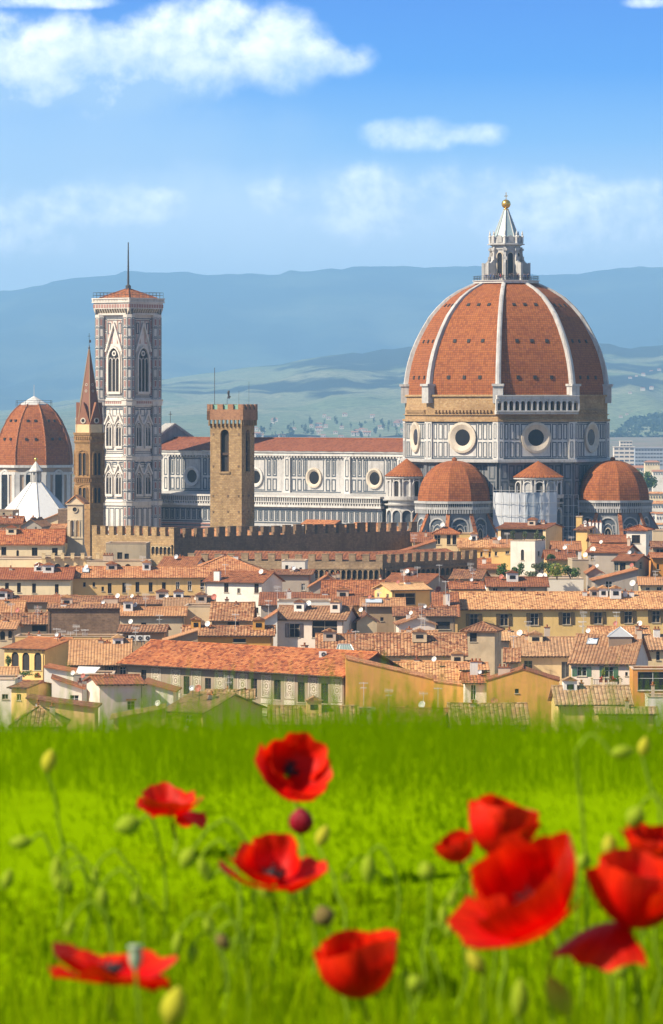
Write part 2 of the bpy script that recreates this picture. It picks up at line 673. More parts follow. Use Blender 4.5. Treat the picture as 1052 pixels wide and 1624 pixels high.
TILE = {
    'orange': tiles('tile_orange', (0.470, 0.181, 0.063), (0.672, 0.353, 0.151), (0.286, 0.084, 0.034)),
    'pale': tiles('tile_pale', (0.504, 0.235, 0.092), (0.655, 0.378, 0.168), (0.302, 0.109, 0.046), moss=.35),
    'red': tiles('tile_red', (0.30, 0.085, 0.026), (0.46, 0.18, 0.068), (0.155, 0.046, 0.019)),
    'brown': tiles('tile_brown', (0.222, 0.074, 0.033), (0.385, 0.185, 0.081), (0.118, 0.041, 0.022), moss=.45),
    'fire': tiles('tile_fire', (0.36, 0.092, 0.025), (0.52, 0.195, 0.065), (0.19, 0.045, 0.018), patch=.5),
    'mossy': tiles('tile_mossy', (0.326, 0.163, 0.067), (0.474, 0.311, 0.163), (0.178, 0.096, 0.037), moss=.7),
    'stripe': tiles('tile_stripe', (0.340, 0.130, 0.052), (0.562, 0.318, 0.155), (0.163, 0.056, 0.026), moss=.35, groove=.5),
}
WALLC = {
    'cream': (0.80, 0.60, 0.33), 'white': (0.84, 0.77, 0.67), 'ochre': (0.66, 0.345, 0.075), 'tan': (0.70, 0.46, 0.19), 'yellow': (0.80, 0.54, 0.20),
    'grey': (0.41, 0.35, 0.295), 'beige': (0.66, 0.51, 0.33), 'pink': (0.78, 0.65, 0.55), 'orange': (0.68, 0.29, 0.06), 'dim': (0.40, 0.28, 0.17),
    'pale': (0.84, 0.68, 0.43), 'stone': (0.46, 0.37, 0.25), 'lime': (0.72, 0.52, 0.18),
}
for k_, c_0 in WALLC.items():
    plaster('plaster_' + k_, c_0)
GLASS = glassy('window_glass')
DARK = flat('dark_interior', (0.025, 0.022, 0.022), 0.8)
IRON = flat('iron', (0.06, 0.06, 0.065), 0.5)
METAL = flat('pale_metal', (0.62, 0.62, 0.63), 0.35, 0.3)
ALU = flat('antenna_metal', (0.72, 0.70, 0.68), 0.45, 0.2)
ZINC = flat('grey_sheet_metal', (0.48, 0.52, 0.55), 0.4, 0.2)
WOODB = flat('brown_shutter', (0.085, 0.045, 0.03), 0.6)
WOODG = flat('green_shutter', (0.05, 0.22, 0.09), 0.55)
WOODS = flat('grey_shutter', (0.20, 0.20, 0.19), 0.6)
WOODD = flat('dark_wood', (0.07, 0.04, 0.025), 0.7)
TRIM = flat('window_trim', (0.55, 0.46, 0.34), 0.7)
WHITEP = flat('white_paint', (0.80, 0.78, 0.74), 0.5, var=.1)
REDP = flat('red_paint', (0.50, 0.10, 0.06), 0.5)
CHIM = plaster('chimney_plaster', (0.60, 0.47, 0.36), .8)
CHIMW = plaster('chimney_white', (0.80, 0.77, 0.72), .5)
MW = marble('white_marble', (0.62, 0.595, 0.565), (0.42, 0.40, 0.385), .6, .5)
MWC = marble('cream_marble', (0.58, 0.50, 0.40), (0.40, 0.33, 0.26))
MG = marble('green_marble', (0.055, 0.072, 0.095), (0.10, 0.125, 0.15), .6, .1)
MDK = marble('dark_marble', (0.22, 0.225, 0.24), (0.14, 0.145, 0.16), .7, .5)
MP = marble('pink_marble', (0.40, 0.20, 0.165), (0.33, 0.20, 0.18), .6)
MGREY = marble('weathered_marble', (0.46, 0.45, 0.44), (0.30, 0.29, 0.29), .7, .5)
BRICKT = tiles('dome_tile', (0.285, 0.078, 0.017), (0.345, 0.110, 0.026), (0.19, 0.050, 0.014), cw=.62, ch=.62, moss=.08, groove=.6, patch=.25, odd=.25, vary=False)
ROUGHB = masonry('rough_drum_masonry', (0.50, 0.33, 0.16), (0.38, 0.22, 0.095), (0.36, 0.26, 0.16), .9, .35)
STONE = masonry('rubble_stone', (0.492, 0.328, 0.156), (0.344, 0.213, 0.098), (0.279, 0.197, 0.115), .75, .42)
STONED = masonry('shaded_rubble_stone', (0.289, 0.187, 0.111), (0.204, 0.128, 0.076), (0.170, 0.119, 0.076), .75, .42, .6)  # darker copy of the rubble stone: shade of the palace's right-hand walls in its colour
BRICKW = masonry('dark_brick_wall', (0.27, 0.165, 0.10), (0.19, 0.115, 0.075), (0.26, 0.19, 0.13), .75, .3, .6)
MNAVE = marble('nave_marble', (0.50, 0.485, 0.47), (0.32, 0.31, 0.31), .7, .55)
MTOW = marble('tower_marble', (0.70, 0.645, 0.585), (0.48, 0.43, 0.39), .55, .4)
SPIREB = masonry('brown_tower_stone', (0.46, 0.27, 0.11), (0.34, 0.18, 0.07), (0.34, 0.22, 0.12), .8, .4, .4)
GOLD = flat('gilded_copper', (0.83, 0.52, 0.12), 0.25, 0.85, .1)
COPPER = flat('weathered_lead', (0.36, 0.47, 0.50), 0.55, .1)
SOIL = flat('street_paving', (0.16, 0.12, 0.09), 0.95)

# ------------------------------------------------------------------ ground, hills
def gz(x, y):
    """height of the ground under the camera hill and of the plain"""
    prof = [(-60, 58.5), (0, 59.30), (3.0, 59.38), (4.0, 59.45), (4.7, 59.522), (6.0, 59.580), (7.0, 59.46), (9.0, 59.25), (15, 57.9), (40, 52.5), (150, 24), (300, 0.0), (6500, 0.0), (8000, 5), (18000, 15), (33000, 15)]
    for (a, za), (b, zb) in zip(prof, prof[1:]):
        if y <= b:
            t = max(0, (y - a) / (b - a))
            q = max(0, min(1, (y - 4.4) / 1.2)) if y < 30 else 0
            return za + (zb - za) * t + q * (.004 * math.sin(x * 9 + 1.3) + .003 * math.sin(x * 21 + y) + .004)
    return prof[-1][1]


def grass_ground():
    m_, t, b = principled('meadow_soil')
    pos = t.new('ShaderNodeNewGeometry').outputs['Position']
    c_ = t.mix(t.noise(pos, 5.0, 5, .6), (0.165, 0.28, 0.0005), (0.205, 0.34, 0.001))
    t.put(b.inputs['Base Color'], c_)
    b.inputs['Roughness'].default_value = 0.95
    b.inputs['Specular IOR Level'].default_value = 0.0
    return m_


def town_ground():
    m_, t, b = principled('town_ground')
    pos = t.new('ShaderNodeNewGeometry').outputs['Position']
    n = t.noise(pos, 0.012, 6, .6)
    c_ = t.mix(t.smooth(n, .45, .6), (0.20, 0.15, 0.11), (0.07, 0.11, 0.04))
    c_ = t.mix(t.m('MULTIPLY', t.noise(pos, .3, 5, .6), .5), c_, (0.3, 0.24, 0.18))
    t.put(b.inputs['Base Color'], c_)
    b.inputs['Roughness'].default_value = 0.95
    return m_


mb = MB()
ys = [-60, -20, -5, 0, 1, 2] + [2.5 + 0.25 * i for i in range(27)] + [10, 12, 15, 20, 30, 40, 60, 80, 110, 150, 200, 250, 300, 400, 600, 900, 1400, 2200, 3000, 3600, 4200, 4700, 6500, 9000, 14500, 20500, 32000]
xs = [-4500, -900, -300, -100, -40, -15, -6, -3, -1.5, -.6, 0, .6, 1.5, 3, 6, 15, 40, 100, 300, 900, 4500]
rows = [[(x, y, gz(x, y)) for x in xs] for y in ys]
mb.grid(rows)
nc = len(xs) - 1
mb.mi = [0 if ys[i // nc] < 60 else 1 for i in range(len(mb.f))]
gr = mb.build('ground', [grass_ground(), town_ground()], smooth=True)
tagset(gr, kind='structure')


def vnoise(x, y, s=0):
    """cheap smooth value noise"""
    def h(i, j):
        q = math.sin(i * 127.1 + j * 311.7 + s * 74.7) * 43758.5453
        return q - math.floor(q)
    i, j = math.floor(x), math.floor(y)
    fx, fy = x - i, y - j
    fx, fy = fx * fx * (3 - 2 * fx), fy * fy * (3 - 2 * fy)
    return (h(i, j) * (1 - fx) + h(i + 1, j) * fx) * (1 - fy) + (h(i, j + 1) * (1 - fx) + h(i + 1, j + 1) * fx) * fy


def fbm(x, y, s=0, o=4):
    a, t, f = 0.5, 0, 1
    for k in range(o):
        t += a * vnoise(x * f, y * f, s + k)
        a *= .5
        f *= 2.03
    return t


def lerp_line(pts, x):
    if x <= pts[0][0]:
        return pts[0][1]
    for (a, b), (c_, d_) in zip(pts, pts[1:]):
        if x <= c_:
            t = (x - a) / (c_ - a)
            t = t * t * (3 - 2 * t) * .5 + t * .5
            return b + (d_ - b) * t
    return pts[-1][1]


def hill_mat(name, forest, field, dry, scale, f0, f1, zf):
    m_, t, b = principled(name)
    pos = t.new('ShaderNodeNewGeometry').outputs['Position']
    p2 = t.vm('MULTIPLY', pos, (1, 0.45, 3.0))
    n = t.noise(p2, scale, 5, 0.55)
    vor = t.new('ShaderNodeTexVoronoi', feature='F1')
    t.put(vor.inputs['Vector'], t.vm('ADD', p2, t.vm('MULTIPLY', t.comb(t.noise(p2, scale * 3, 3, .5), t.noise(p2, scale * 4, 3, .5), 0.0), (60, 60, 0))))
    vor.inputs['Scale'].default_value = scale * 2.2
    fieldc = t.mix(t.sep(vor.outputs['Color'])[0], field, dry)
    if zf:
        hz_ = t.m('DIVIDE', t.m('SUBTRACT', t.sep(pos)[2], zf), 600.0)
        n = t.m('ADD', n, hz_)
    c_ = t.mix(t.smooth(n, f0, f1), fieldc, forest)
    rows_ = t.m('SINE', t.m('MULTIPLY', t.m('ADD', t.sep(pos)[2], t.m('MULTIPLY', n, 30.0)), 2.4))
    c_ = t.mix(t.m('MULTIPLY', t.smooth(rows_, .2, .9), .22), c_, mul(forest, 1.5))
    fine = t.noise(pos, 0.05, 6, 0.75)
    c_ = t.mix(t.m('MULTIPLY', t.smooth(fine, .42, .62), .6), c_, mul(forest, .5))
    t.put(b.inputs['Base Color'], c_)
    b.inputs['Roughness'].default_value = 1.0
    bump(t, b, fine, 1.0, 8.0)
    return m_


def hills(name, ridge, d0, d1, z0, mat, seed, amp, nx=150, ny=40, back=1900):
    mb = MB()
    rows = []
    for j in range(ny + 8):
        t = j / (ny - 1)
        row = []
        for i in range(nx + 1):
            px = -700 + (1052 + 1400) * i / nx
            zr = ZZ(lerp_line(ridge, px) + (fbm(px * .02, 1.0, seed) - .5) * 2.5, d1)
            if t <= 1:
                d = d0 + (d1 - d0) * t
                s = t ** 1.25
                z = z0 + (zr - z0) * s
                z += (fbm(px * .008 + seed, t * 3.0, seed) - .5) * amp * math.sin(math.pi * min(1, t)) * (zr - z0) / 100
                z += (fbm(px * .05, t * 14.0, seed + 9) - .5) * amp * 0.16 * (zr - z0) / 100
            else:
                q = (j - ny + 1) / 8
                d = d1 + back * q
                z = zr - (zr - z0) * q * q
            row.append(((px - CX) * d1 / F * (0.6 + 0.4 * d / d1), d, z))
        rows.append(row)
    mb.grid(rows)
    o = mb.build(name, mat, smooth=True)
    tagset(o, kind='structure')
    return rows


FAR = [(-700, 500), (0, 463), (60, 452), (120, 441), (215, 429), (300, 432), (400, 435), (480, 431), (580, 421), (680, 423), (760, 423), (850, 434), (905, 435), (960, 428), (1052, 422), (1700, 440)]
MID = [(-700, 640), (0, 652), (120, 634), (200, 616), (255, 601), (330, 592), (420, 580), (540, 562), (660, 549), (760, 546), (860, 545), (960, 546), (1000, 552), (1052, 545), (1700, 570)]
LOWH = [(-700, 690), (300, 680), (420, 660), (520, 646), (640, 648), (800, 660), (940, 650), (975, 630), (1052, 618), (1700, 630)]
hills('far_hills', FAR, 18000, 30000, 15, hill_mat('far_hill_wood', (0.012, 0.035, 0.03), (0.08, 0.13, 0.07), (0.13, 0.16, 0.09), .0009, .35, .55, None), 3, 34)
mid_rows = hills('wooded_hills', MID, 8000, 15000, 6, hill_mat('mid_hill_wood', (0.008, 0.026, 0.026), (0.19, 0.26, 0.12), (0.32, 0.34, 0.19), 0.0022, .42, .50, 175), 11, 42)


def hill_hit(px, py):
    """the point of the middle hills seen at a photo pixel"""
    best = None
    for j in range(len(mid_rows) - 1):
        r0, r1 = mid_rows[j], mid_rows[j + 1]
        k = min(range(len(r0)), key=lambda i: abs(CX + F * r0[i][0] / r0[i][1] - px))
        y0, y1 = HY - F * (r0[k][2] - CZ) / r0[k][1], HY - F * (r1[k][2] - CZ) / r1[k][1]
        if y1 <= py:
            t = max(0, min(1, (y0 - py) / (y0 - y1 + 1e-9)))
            d = r0[k][1] + (r1[k][1] - r0[k][1]) * t
            return d, ZZ(py, d)
    return 14500.0, ZZ(py, 14500.0)


# ------------------------------------------------------------------ far town
rnd = random.Random(5)
PALEW = plaster('far_house_wall', (0.66, 0.58, 0.48), .3)
FARROOF = flat('far_house_roof', (0.42, 0.20, 0.12), .9)
WINB = flat('far_window', (0.10, 0.10, 0.12), .4)
LEAFD = None


def leaf_mat(name, dark, light, trans=0.25):
    if name in MATS:
        return MATS[name]
    m_, t, b = principled(name)
    pos = t.new('ShaderNodeNewGeometry').outputs['Position']
    oi = t.new('ShaderNodeNewGeometry')
    wn = oi.outputs['Random Per Island']
    c_ = t.mix(wn, dark, light)
    t.put(b.inputs['Base Color'], c_)
    b.inputs['Roughness'].default_value = 0.7
    tr = t.new('ShaderNodeBsdfTranslucent')
    t.put(tr.inputs[0], t.mix(wn, light, mul(light, 1.5)))
    ms = t.new('ShaderNodeMixShader')
    ms.inputs[0].default_value = trans
    t.l.new(b.outputs[0], ms.inputs[1])
    t.l.new(tr.outputs[0], ms.inputs[2])
    t.l.new(ms.outputs[0], t.n.get('Material Output').inputs[0])
    MATS[name] = m_
    return m_


LEAF = leaf_mat('foliage_green', (0.035, 0.075, 0.02), (0.11, 0.20, 0.035))
LEAFY = leaf_mat('foliage_yellow', (0.14, 0.20, 0.02), (0.34, 0.38, 0.05))
LEAFO = leaf_mat('foliage_olive', (0.06, 0.085, 0.035), (0.17, 0.20, 0.09))
LEAFC = leaf_mat('foliage_dark', (0.02, 0.045, 0.025), (0.05, 0.085, 0.04))
BARK = flat('bark', (0.10, 0.07, 0.05), .9)


def clump(mb, c, rx, ry, rz, n, s, rg):
    """leaf-sized faces spread through a lumpy volume"""
    lobes = [(Vector((rg.uniform(-.55, .55), rg.uniform(-.55, .55), rg.uniform(-.45, .6))), rg.uniform(.35, .6)) for _ in range(7)]
    for _ in range(n):
        lc, lr = rg.choice(lobes)
        dv = Vector((rg.gauss(0, 1), rg.gauss(0, 1), rg.gauss(0, 1))).normalized() * lr * (rg.random() ** .4)
        q = lc + dv
        p_ = Vector(c) + Vector((q.x * rx, q.y * ry, q.z * rz))
        a = Vector((rg.gauss(0, 1), rg.gauss(0, 1), rg.gauss(0, 1))).normalized()
        b = a.cross(Vector((rg.gauss(0, 1), rg.gauss(0, 1), rg.gauss(0, 1)))).normalized()
        k = s * rg.uniform(.6, 1.3)
        mb.face([p_ - a * k, p_ + b * k * .6, p_ + a * k, p_ - b * k * .6])


def tree(name, label, px, py_top, py_bot, d, wpx, leaf, group=None, zb=None, n=500, ls=.35, cat='tree'):
    rg = random.Random(int(px * 7 + py_top))
    base = P(px, py_bot, d)
    zb = base.z if zb is None else zb
    top = ZZ(py_top, d)
    w_ = wpx * d / F
    t = thing(name, label, cat, (base.x, d, zb), group)
    tr = MB()
    h = top - zb
    tr.tube([(base.x, d, zb), (base.x + .05 * w_, d, zb + h * .35), (base.x, d, zb + h * .7)], [w_ * .05 + .06, w_ * .04 + .04, .03])
    for k in range(5):
        a = rg.uniform(0, 6.3)
        tr.tube([(base.x, d, zb + h * (.25 + .06 * k)), (base.x + math.cos(a) * w_ * .3, d + math.sin(a) * w_ * .3, zb + h * (.45 + .08 * k))], [w_ * .025 + .02, .02], 5)
    tr.build('trunk', BARK, t)
    cr = MB()
    clump(cr, (base.x, d, zb + h * .58), w_ * .62, w_ * .62, h * .52, n, ls, rg)
    cr.build('crown', leaf, t)
    return t


def far_house(px, py_eave, wpx, hpx, d, hip, wall, roof, label, group, rg, cat='house', bands=0):
    hz = None
    if d is None:
        d, hz = hill_hit(px, py_eave + hpx)
    a = P(px, py_eave, d)
    wm, hm = wpx * d / F, hpx * d / F
    dep = wm * rg.uniform(.6, .9)
    gzb = gz(a.x, d) - 6 if hz is None else hz - 3
    t = thing('distant_house', label, cat, (a.x, d, gzb), group)
    mb = MB()
    mb.box((a.x, d + dep / 2, (a.z + gzb) / 2), (wm, dep, a.z - gzb))
    mb.build('wall', wall, t)
    rf = MB()
    e = .06 * wm
    rise = wm * rg.uniform(.10, .16)
    q = [Vector((a.x + sx_ * (wm / 2 + e), d + (dep + e if sy_ else -e), a.z)) for sx_, sy_ in ((-1, 0), (1, 0), (1, 1), (-1, 1))]
    k = wm * .3 if hip else wm / 2 + e
    r1, r2 = Vector((a.x - k, d + dep / 2, a.z + rise)), Vector((a.x + k, d + dep / 2, a.z + rise))
    rf.face([q[0], q[1], r2, r1])
    rf.face([q[2], q[3], r1, r2])
    rf.face([q[1], q[2], r2])
    rf.face([q[3], q[0], r1])
    rf.build('roof', roof, t)
    n = max(2, int(wpx / 4))
    for i in range(n):
        wn = MB()
        cx_ = a.x - wm / 2 + wm * (i + .5) / n
        wn.box((cx_, d - .05, a.z - hm * .45), (wm * .22 / n * 1.6, .3, hm * .3))
        wn.build('window', WINB, t)
    return t


# pale houses at the foot of the hills, behind the nave roof, and cypress masses
rg = random.Random(21)
for i in range(34):
    px = rg.uniform(395, 642)
    py = rg.uniform(668, 694) if i > 6 else rg.uniform(655, 668)
    d = None
    far_house(px, py, rg.uniform(6, 13), rg.uniform(4, 6), d, rg.random() < .4, PALEW, FARROOF,
              'tiny pale house with reddish roof among dark trees at the foot of the hills', 'tiny pale houses at the foot of the hills', rg)
for i in range(44):
    px = rg.uniform(385, 645)
    py = rg.uniform(664, 690)
    d, hz_ = hill_hit(px, py + 9)
    mbt = MB()
    b0 = P(px, py + 9, d)
    hh = rg.uniform(7, 15) * d / F
    ww = hh * rg.uniform(.16, .4)
    t = thing('distant_tree', 'small dark tree among the pale houses below the hills', 'tree', (b0.x, d, b0.z), 'small dark trees among the far houses')
    clump(mbt, (b0.x, d, b0.z + hh * .5), ww, ww, hh * .6, 60, ww * .42, rg)
    mbt.build('crown', LEAFC, t)
    mt = MB()
    mt.tube([(b0.x, d, b0.z - 6), (b0.x, d, b0.z + hh * .4)], .5, 5)
    mt.build('trunk', BARK, t)


# woods on the middle hills: single dark clumps nobody could count
def wood(name, spots, leaf, d_of, hpx, rg, n_leaf=26):
    mb = MB()
    for (px, py) in spots:
        d = hill_hit(px, py)[0]
        c_ = P(px, py, d)
        s = hpx * d / F * rg.uniform(.6, 1.25)
        clump(mb, (c_.x, d, c_.z), s * .5, s * .5, s * .62, n_leaf, s * .26, rg)
    o = mb.build(name, leaf)
    tagset(o, 'mass of dark cypress and broadleaf wood on the slope beyond the town', None, None, 'stuff')
    return o


sp = []
for i in range(620):
    x = rg.uniform(955, 1150)
    top = lerp_line([(955, 706), (975, 690), (990, 676), (1010, 664), (1040, 660), (1150, 662)], x)
    sp.append((x, top + abs(rg.gauss(0, 1)) * 14))
wood('wood', sp, LEAFC, None, 11, rg)

# pale modern blocks and roofs of the outer town on the right
MODC = plaster('modern_cream', (0.72, 0.64, 0.54), .25)
MODB = plaster('modern_grey', (0.34, 0.38, 0.44), .25)


def block(px0, px1, y0, y1, d, mat, label, rows_, cols, win=WINB, dep=14):
    a, b = P(px0, y0, d), P(px1, y0, d)
    t = thing('office_block', label, 'office block', ((a.x + b.x) / 2, d, 0))
    mb = MB()
    wall = Wall((a.x, d, 0), (1, 0, 0))
    wm = b.x - a.x
    z1 = a.z
    z0 = ZZ(y1, d)
    mb.box(((a.x + b.x) / 2, d + dep / 2, z1 / 2), (wm, dep, z1))
    mb.box(((a.x + b.x) / 2, d + dep / 2, z1 + .25), (wm + .8, dep + .8, .5))
    mb.build('wall', mat, t)
    for r in range(rows_):
        zc = z0 + (z1 - z0) * (r + .55) / rows_
        for c_ in range(cols):
            w_ = MB()
            wall.bar(w_, wm * (c_ + .12) / cols, wm * (c_ + .88) / cols, zc - (z1 - z0) * .2 / rows_, zc + (z1 - z0) * .2 / rows_, -.1, .12)
            w_.build('window', win, t)
    return t


block(974, 1007, 709, 740, 4300, MODC, 'cream modern office block with bands of windows right of the great dome', 5, 4)
block(1007.5, 1075, 711, 740, 4250, MODB, 'long blue grey slab block joined to the cream office block', 5, 14)
block(984, 1003, 700, 709, 4600, MODC, 'low pale building peeping over the cream office block', 2, 4)
OUT = [(985, 748, 22, 8, 3500, 0), (1035, 733, 24, 8, 3600, 1), (1005, 742, 30, 8, 3550, 0), (1046, 748, 20, 8, 3200, 0), (962, 735, 14, 8, 3700, 0), (1016, 776, 20, 12, 2500, 0),
       (1042, 783, 30, 12, 2450, 1), (1010, 801, 24, 10, 2150, 1), (1046, 799, 30, 10, 2200, 0), (1028, 814, 22, 14, 1950, 0), (1052, 815, 22, 14, 1900, 0), (1016, 823, 22, 14, 1800, 1), (1046, 832, 24, 16, 1650, 0), (1070, 760, 30, 10, 3000, 0)]
OUTL = ['long pale low house in front of the cream office block', 'white hip roofed villa under the blue grey slab block', 'wide pale low shed roofed house left of the small white villa', 'small pale house behind the round green trees at the frame edge', 'tiny pale house tucked against the edge of the great drum',
        'white house between the two round green trees', 'pale house with hipped roof behind the right green tree', 'low house with orange hip roof beside the right apse dome', 'long house with orange roof below the green trees', 'white gabled house just right of the right apse balustrade',
        'white gabled house at the frame edge beside the apse buttress', 'low hip roofed house at the foot of the slanting apse buttress', 'cream house with tiled roof nearest below the right apse', 'pale house half cut by the frame edge behind the trees']
rgo = random.Random(4)
ROOFO = TILE['orange']
for (px, py, w_, h_, d, hip), lb in zip(OUT, OUTL):
    far_house(px, py, w_, h_, d, hip, MATS['plaster_pale'] if hip else MATS['plaster_white'], ROOFO if d < 2600 else FARROOF, lb, None, rgo)
tree('broadleaf_tree', 'round light green tree left of the two beyond the right apse', 1010, 745, 768, 2700, 17, LEAF, n=700, ls=.7)
tree('broadleaf_tree', 'larger round green tree right of the two beyond the right apse', 1031, 750, 778, 2650, 24, LEAF, n=900, ls=.7)
tree('broadleaf_tree', 'dark rounded tree against the right edge of the great drum', 973, 731, 745, 3900, 12, LEAFC, n=400, ls=.8)
for i, (px, py) in enumerate([(1000, 598), (1010, 595), (1021, 592), (1034, 588), (1046, 585), (1000, 622), (1020, 615), (1034, 613), (985, 660), (995, 656), (1004, 652)]):
    far_house(px, py, rgo.uniform(4, 8), 2.6, None, True, PALEW, FARROOF, 'tiny white farmhouse on the hillside right of the great dome', 'tiny white farmhouses on the hillside', rgo)

# ------------------------------------------------------------------ the cathedral
D0 = 1250.0
CXD = (803 - CX) / F * D0
CYD = D0
zc = lambda py: ZZ(py, D0)
PHI0 = -6.5


def adir(deg):
    a = R(deg)
    return Vector((math.sin(a), -math.cos(a), 0))


CC = Vector((CXD, CYD, 0))
ORGC = (CXD, CYD, 0)
cath = thing('cathedral', 'great marble cathedral with huge red tiled octagonal dome and white lantern', 'cathedral', ORGC)


def octo(r, z, phi0=PHI0, n=8, c=CC):
    return [c + adir(phi0 + 360 / n * k) * r + Vector((0, 0, z)) for k in range(n)]


def octband(mb, r0, z0, r1, z1):
    a, b = octo(r0, z0), octo(r1, z1)
    for k in range(8):
        k2 = (k + 1) % 8
        mb.face([a[k], a[k2], b[k2], b[k]])


def octslab(mb, r0, r1, z0, z1):
    octband(mb, r1, z0, r1, z1)
    octband(mb, r1, z1, r0, z1)
    octband(mb, r0, z0, r1, z0)


def oface(k, r):
    """wall plane of octagon face between corner k and k+1; u=0 at the left corner"""
    a, b = CC + adir(PHI0 + 45 * k) * r, CC + adir(PHI0 + 45 * (k + 1)) * r
    return Wall(a, b - a), (b - a).length


# dome shell
PROF = [(627, 26.1), (609, 26.0), (590, 25.55), (575, 25.0), (557, 24.1), (540, 22.9), (521, 21.3), (502, 19.4), (487, 17.3), (472, 14.7), (460, 11.6), (449, 7.6)]
mb = MB()
for k in range(8):
    rows, uvs, L = [], [], 0
    prev = None
    for py, r in PROF:
        z = zc(py)
        a, b = CC + adir(PHI0 + 45 * k) * r, CC + adir(PHI0 + 45 * (k + 1)) * r
        if prev:
            L += math.hypot(z - prev[0], r - prev[1])
        prev = (z, r)
        w_ = (b - a).length
        rows.append([Vector((*(a.lerp(b, i / 6)).xy, z)) for i in range(7)])
        uvs.append([((i / 6 - .5) * w_ + 40 * k, L) for i in range(7)])
    mb.grid(rows, uvs)
dome = mb.build('dome', BRICKT, cath)
for k in range(8):
    rb = MB()
    rows = []
    t_ = adir(PHI0 + 45 * k + 90)
    n_ = adir(PHI0 + 45 * k)
    for i, (py, r) in enumerate(PROF):
        z = zc(py)
        w_ = .72 - 0.25 * i / len(PROF)
        c0 = CC + Vector((0, 0, z))
        up = 0.75
        rows.append([c0 + n_ * (r - .8) - t_ * w_, c0 + n_ * (r + up) - t_ * w_, c0 + n_ * (r + up + .25) - t_ * w_ * .4, c0 + n_ * (r + up + .25) + t_ * w_ * .4, c0 + n_ * (r + up) + t_ * w_, c0 + n_ * (r - .8) + t_ * w_])
    rb.grid(rows)
    # pedestal at the foot of the rib
    rb.box(CC + n_ * 26.4 + Vector((0, 0, zc(626))), (2.6, 2.4, 4.4), (t_, n_, Vector((0, 0, 1))))
    rb.box(CC + n_ * 26.6 + Vector((0, 0, zc(611))), (3.1, 2.8, .6), (t_, n_, Vector((0, 0, 1))))
    rb.build('rib', MNAVE, dome)


def dome_pt(k, py, f):
    for (p0, r0), (p1, r1) in zip(PROF, PROF[1:]):
        if p1 <= py <= p0:
            r = r0 + (r1 - r0) * (p0 - py) / (p0 - p1)
            sl = math.atan2(r0 - r1, zc(p1) - zc(p0))
    a, b = CC + adir(PHI0 + 45 * k) * r, CC + adir(PHI0 + 45 * (k + 1)) * r
    q = a.lerp(b, f)
    return Vector((q.x, q.y, zc(py))), sl


for k in (-3, -2, -1, 0, 1):
    nrm = adir(PHI0 + 45 * k + 22.5)
    for py in (485, 542, 599):
        for f in (.27, .5, .73):
            q, sl = dome_pt(k, py, f)
            h = MB()
            nn = (nrm * math.cos(sl) + Vector((0, 0, 1)) * math.sin(sl)).normalized()
            tt = Vector((0, 0, 1)).cross(nrm).normalized()
            up = nn.cross(tt)
            ax = (tt, nn, up)
            h.box(q + nn * .05, (.85, .3, .95), ax)
            h.build('porthole', DARK, dome)
mb = MB()
octslab(mb, 6.0, 8.6, zc(449.5), zc(446))
octslab(mb, 6.0, 8.9, zc(446), zc(445))
mb.build('dome_ring', MW, dome)

# lantern
zb, zt = zc(446), zc(389)
lan = MB()
octband(lan, 3.75, zb, 3.75, zt)
octslab(lan, 3.4, 4.0, zc(396), zc(393))
octslab(lan, 3.4, 4.1, zc(390), zc(388.5))
octslab(lan, 3.0, 4.9, zc(388.5), zc(386.8))
octslab(lan, 3.0, 4.5, zc(386.8), zc(385.8))
octband(lan, 4.0, zc(386), 3.9, zc(377))
octslab(lan, 2.8, 4.1, zc(377), zc(376))
lantern = lan.build('lantern', MNAVE, cath)
for k in range(8):
    wl, L = oface(k, 3.75)
    wm_ = MB()
    wm_.prism(wl.arch(L / 2 - .72, L / 2 + .72, zc(441), zc(401), 'round', 0.0), wl.N * .04)
    wm_.build('window', GLASS, lantern)
    fr = MB()
    wl.archframe(fr, L / 2 - .72, L / 2 + .72, zc(441), zc(401), .22, 0.0, .28)
    fr.build('window_frame', MWC, lantern)
    # corner pilaster and scrolled buttress
    n_, t_ = adir(PHI0 + 45 * k), adir(PHI0 + 45 * k + 90)
    bt = MB()
    prof = [(3.4, zb), (6.15, zb), (6.15, zc(420)), (5.6, zc(418)), (5.0, zc(415)), (4.55, zc(410)), (4.35, zc(402)), (4.3, zc(392)), (3.4, zc(392))]
    bt.prism([CC + n_ * r - t_ * .3 + Vector((0, 0, z)) for r, z in prof], t_ * .6)
    bt.box(CC + n_ * 6.05 + Vector((0, 0, zc(431))), (.75, .7, zc(418) - zb), (t_, n_, Vector((0, 0, 1))))
    bt.box(CC + n_ * 4.45 + Vector((0, 0, zc(410))), (1.2, .5, .9), (t_, n_, Vector((0, 0, 1))))
    bt.box(CC + n_ * 4.3 + Vector((0, 0, zc(396))), (1.2, .6, .6), (t_, n_, Vector((0, 0, 1))))
    bt.build('buttress', MNAVE, lantern)
    nf = MB()
    wl2, L2 = oface(k, 4.0)
    nf.prism(wl2.arch(L2 / 2 - .7, L2 / 2 + .7, zc(385), zc(373.5), 'round', -.3), wl2.N * .55)
    nf.build('niche', MGREY, lantern)
    pn = MB()
    c0 = CC + n_ * 4.25
    pn.lathe(c0.x, c0.y, [(.32, zc(386)), (.32, zc(376)), (.45, zc(375.6)), (.2, zc(373)), (.26, zc(371)), (.05, zc(366))], 8)
    pn.build('pinnacle', MW, lantern)
cn = MB()
octband(cn, 3.3, zc(377), .55, zc(332))
cn.build('spire', [COPPER], lantern)
for k in range(8):
    e = MB()
    n_ = adir(PHI0 + 45 * k)
    e.tube([CC + n_ * 3.35 + Vector((0, 0, zc(376.5))), CC + n_ * .6 + Vector((0, 0, zc(332)))], [.16, .09], 6)
    e.build('spire_edge', MW, lantern)
bl = MB()
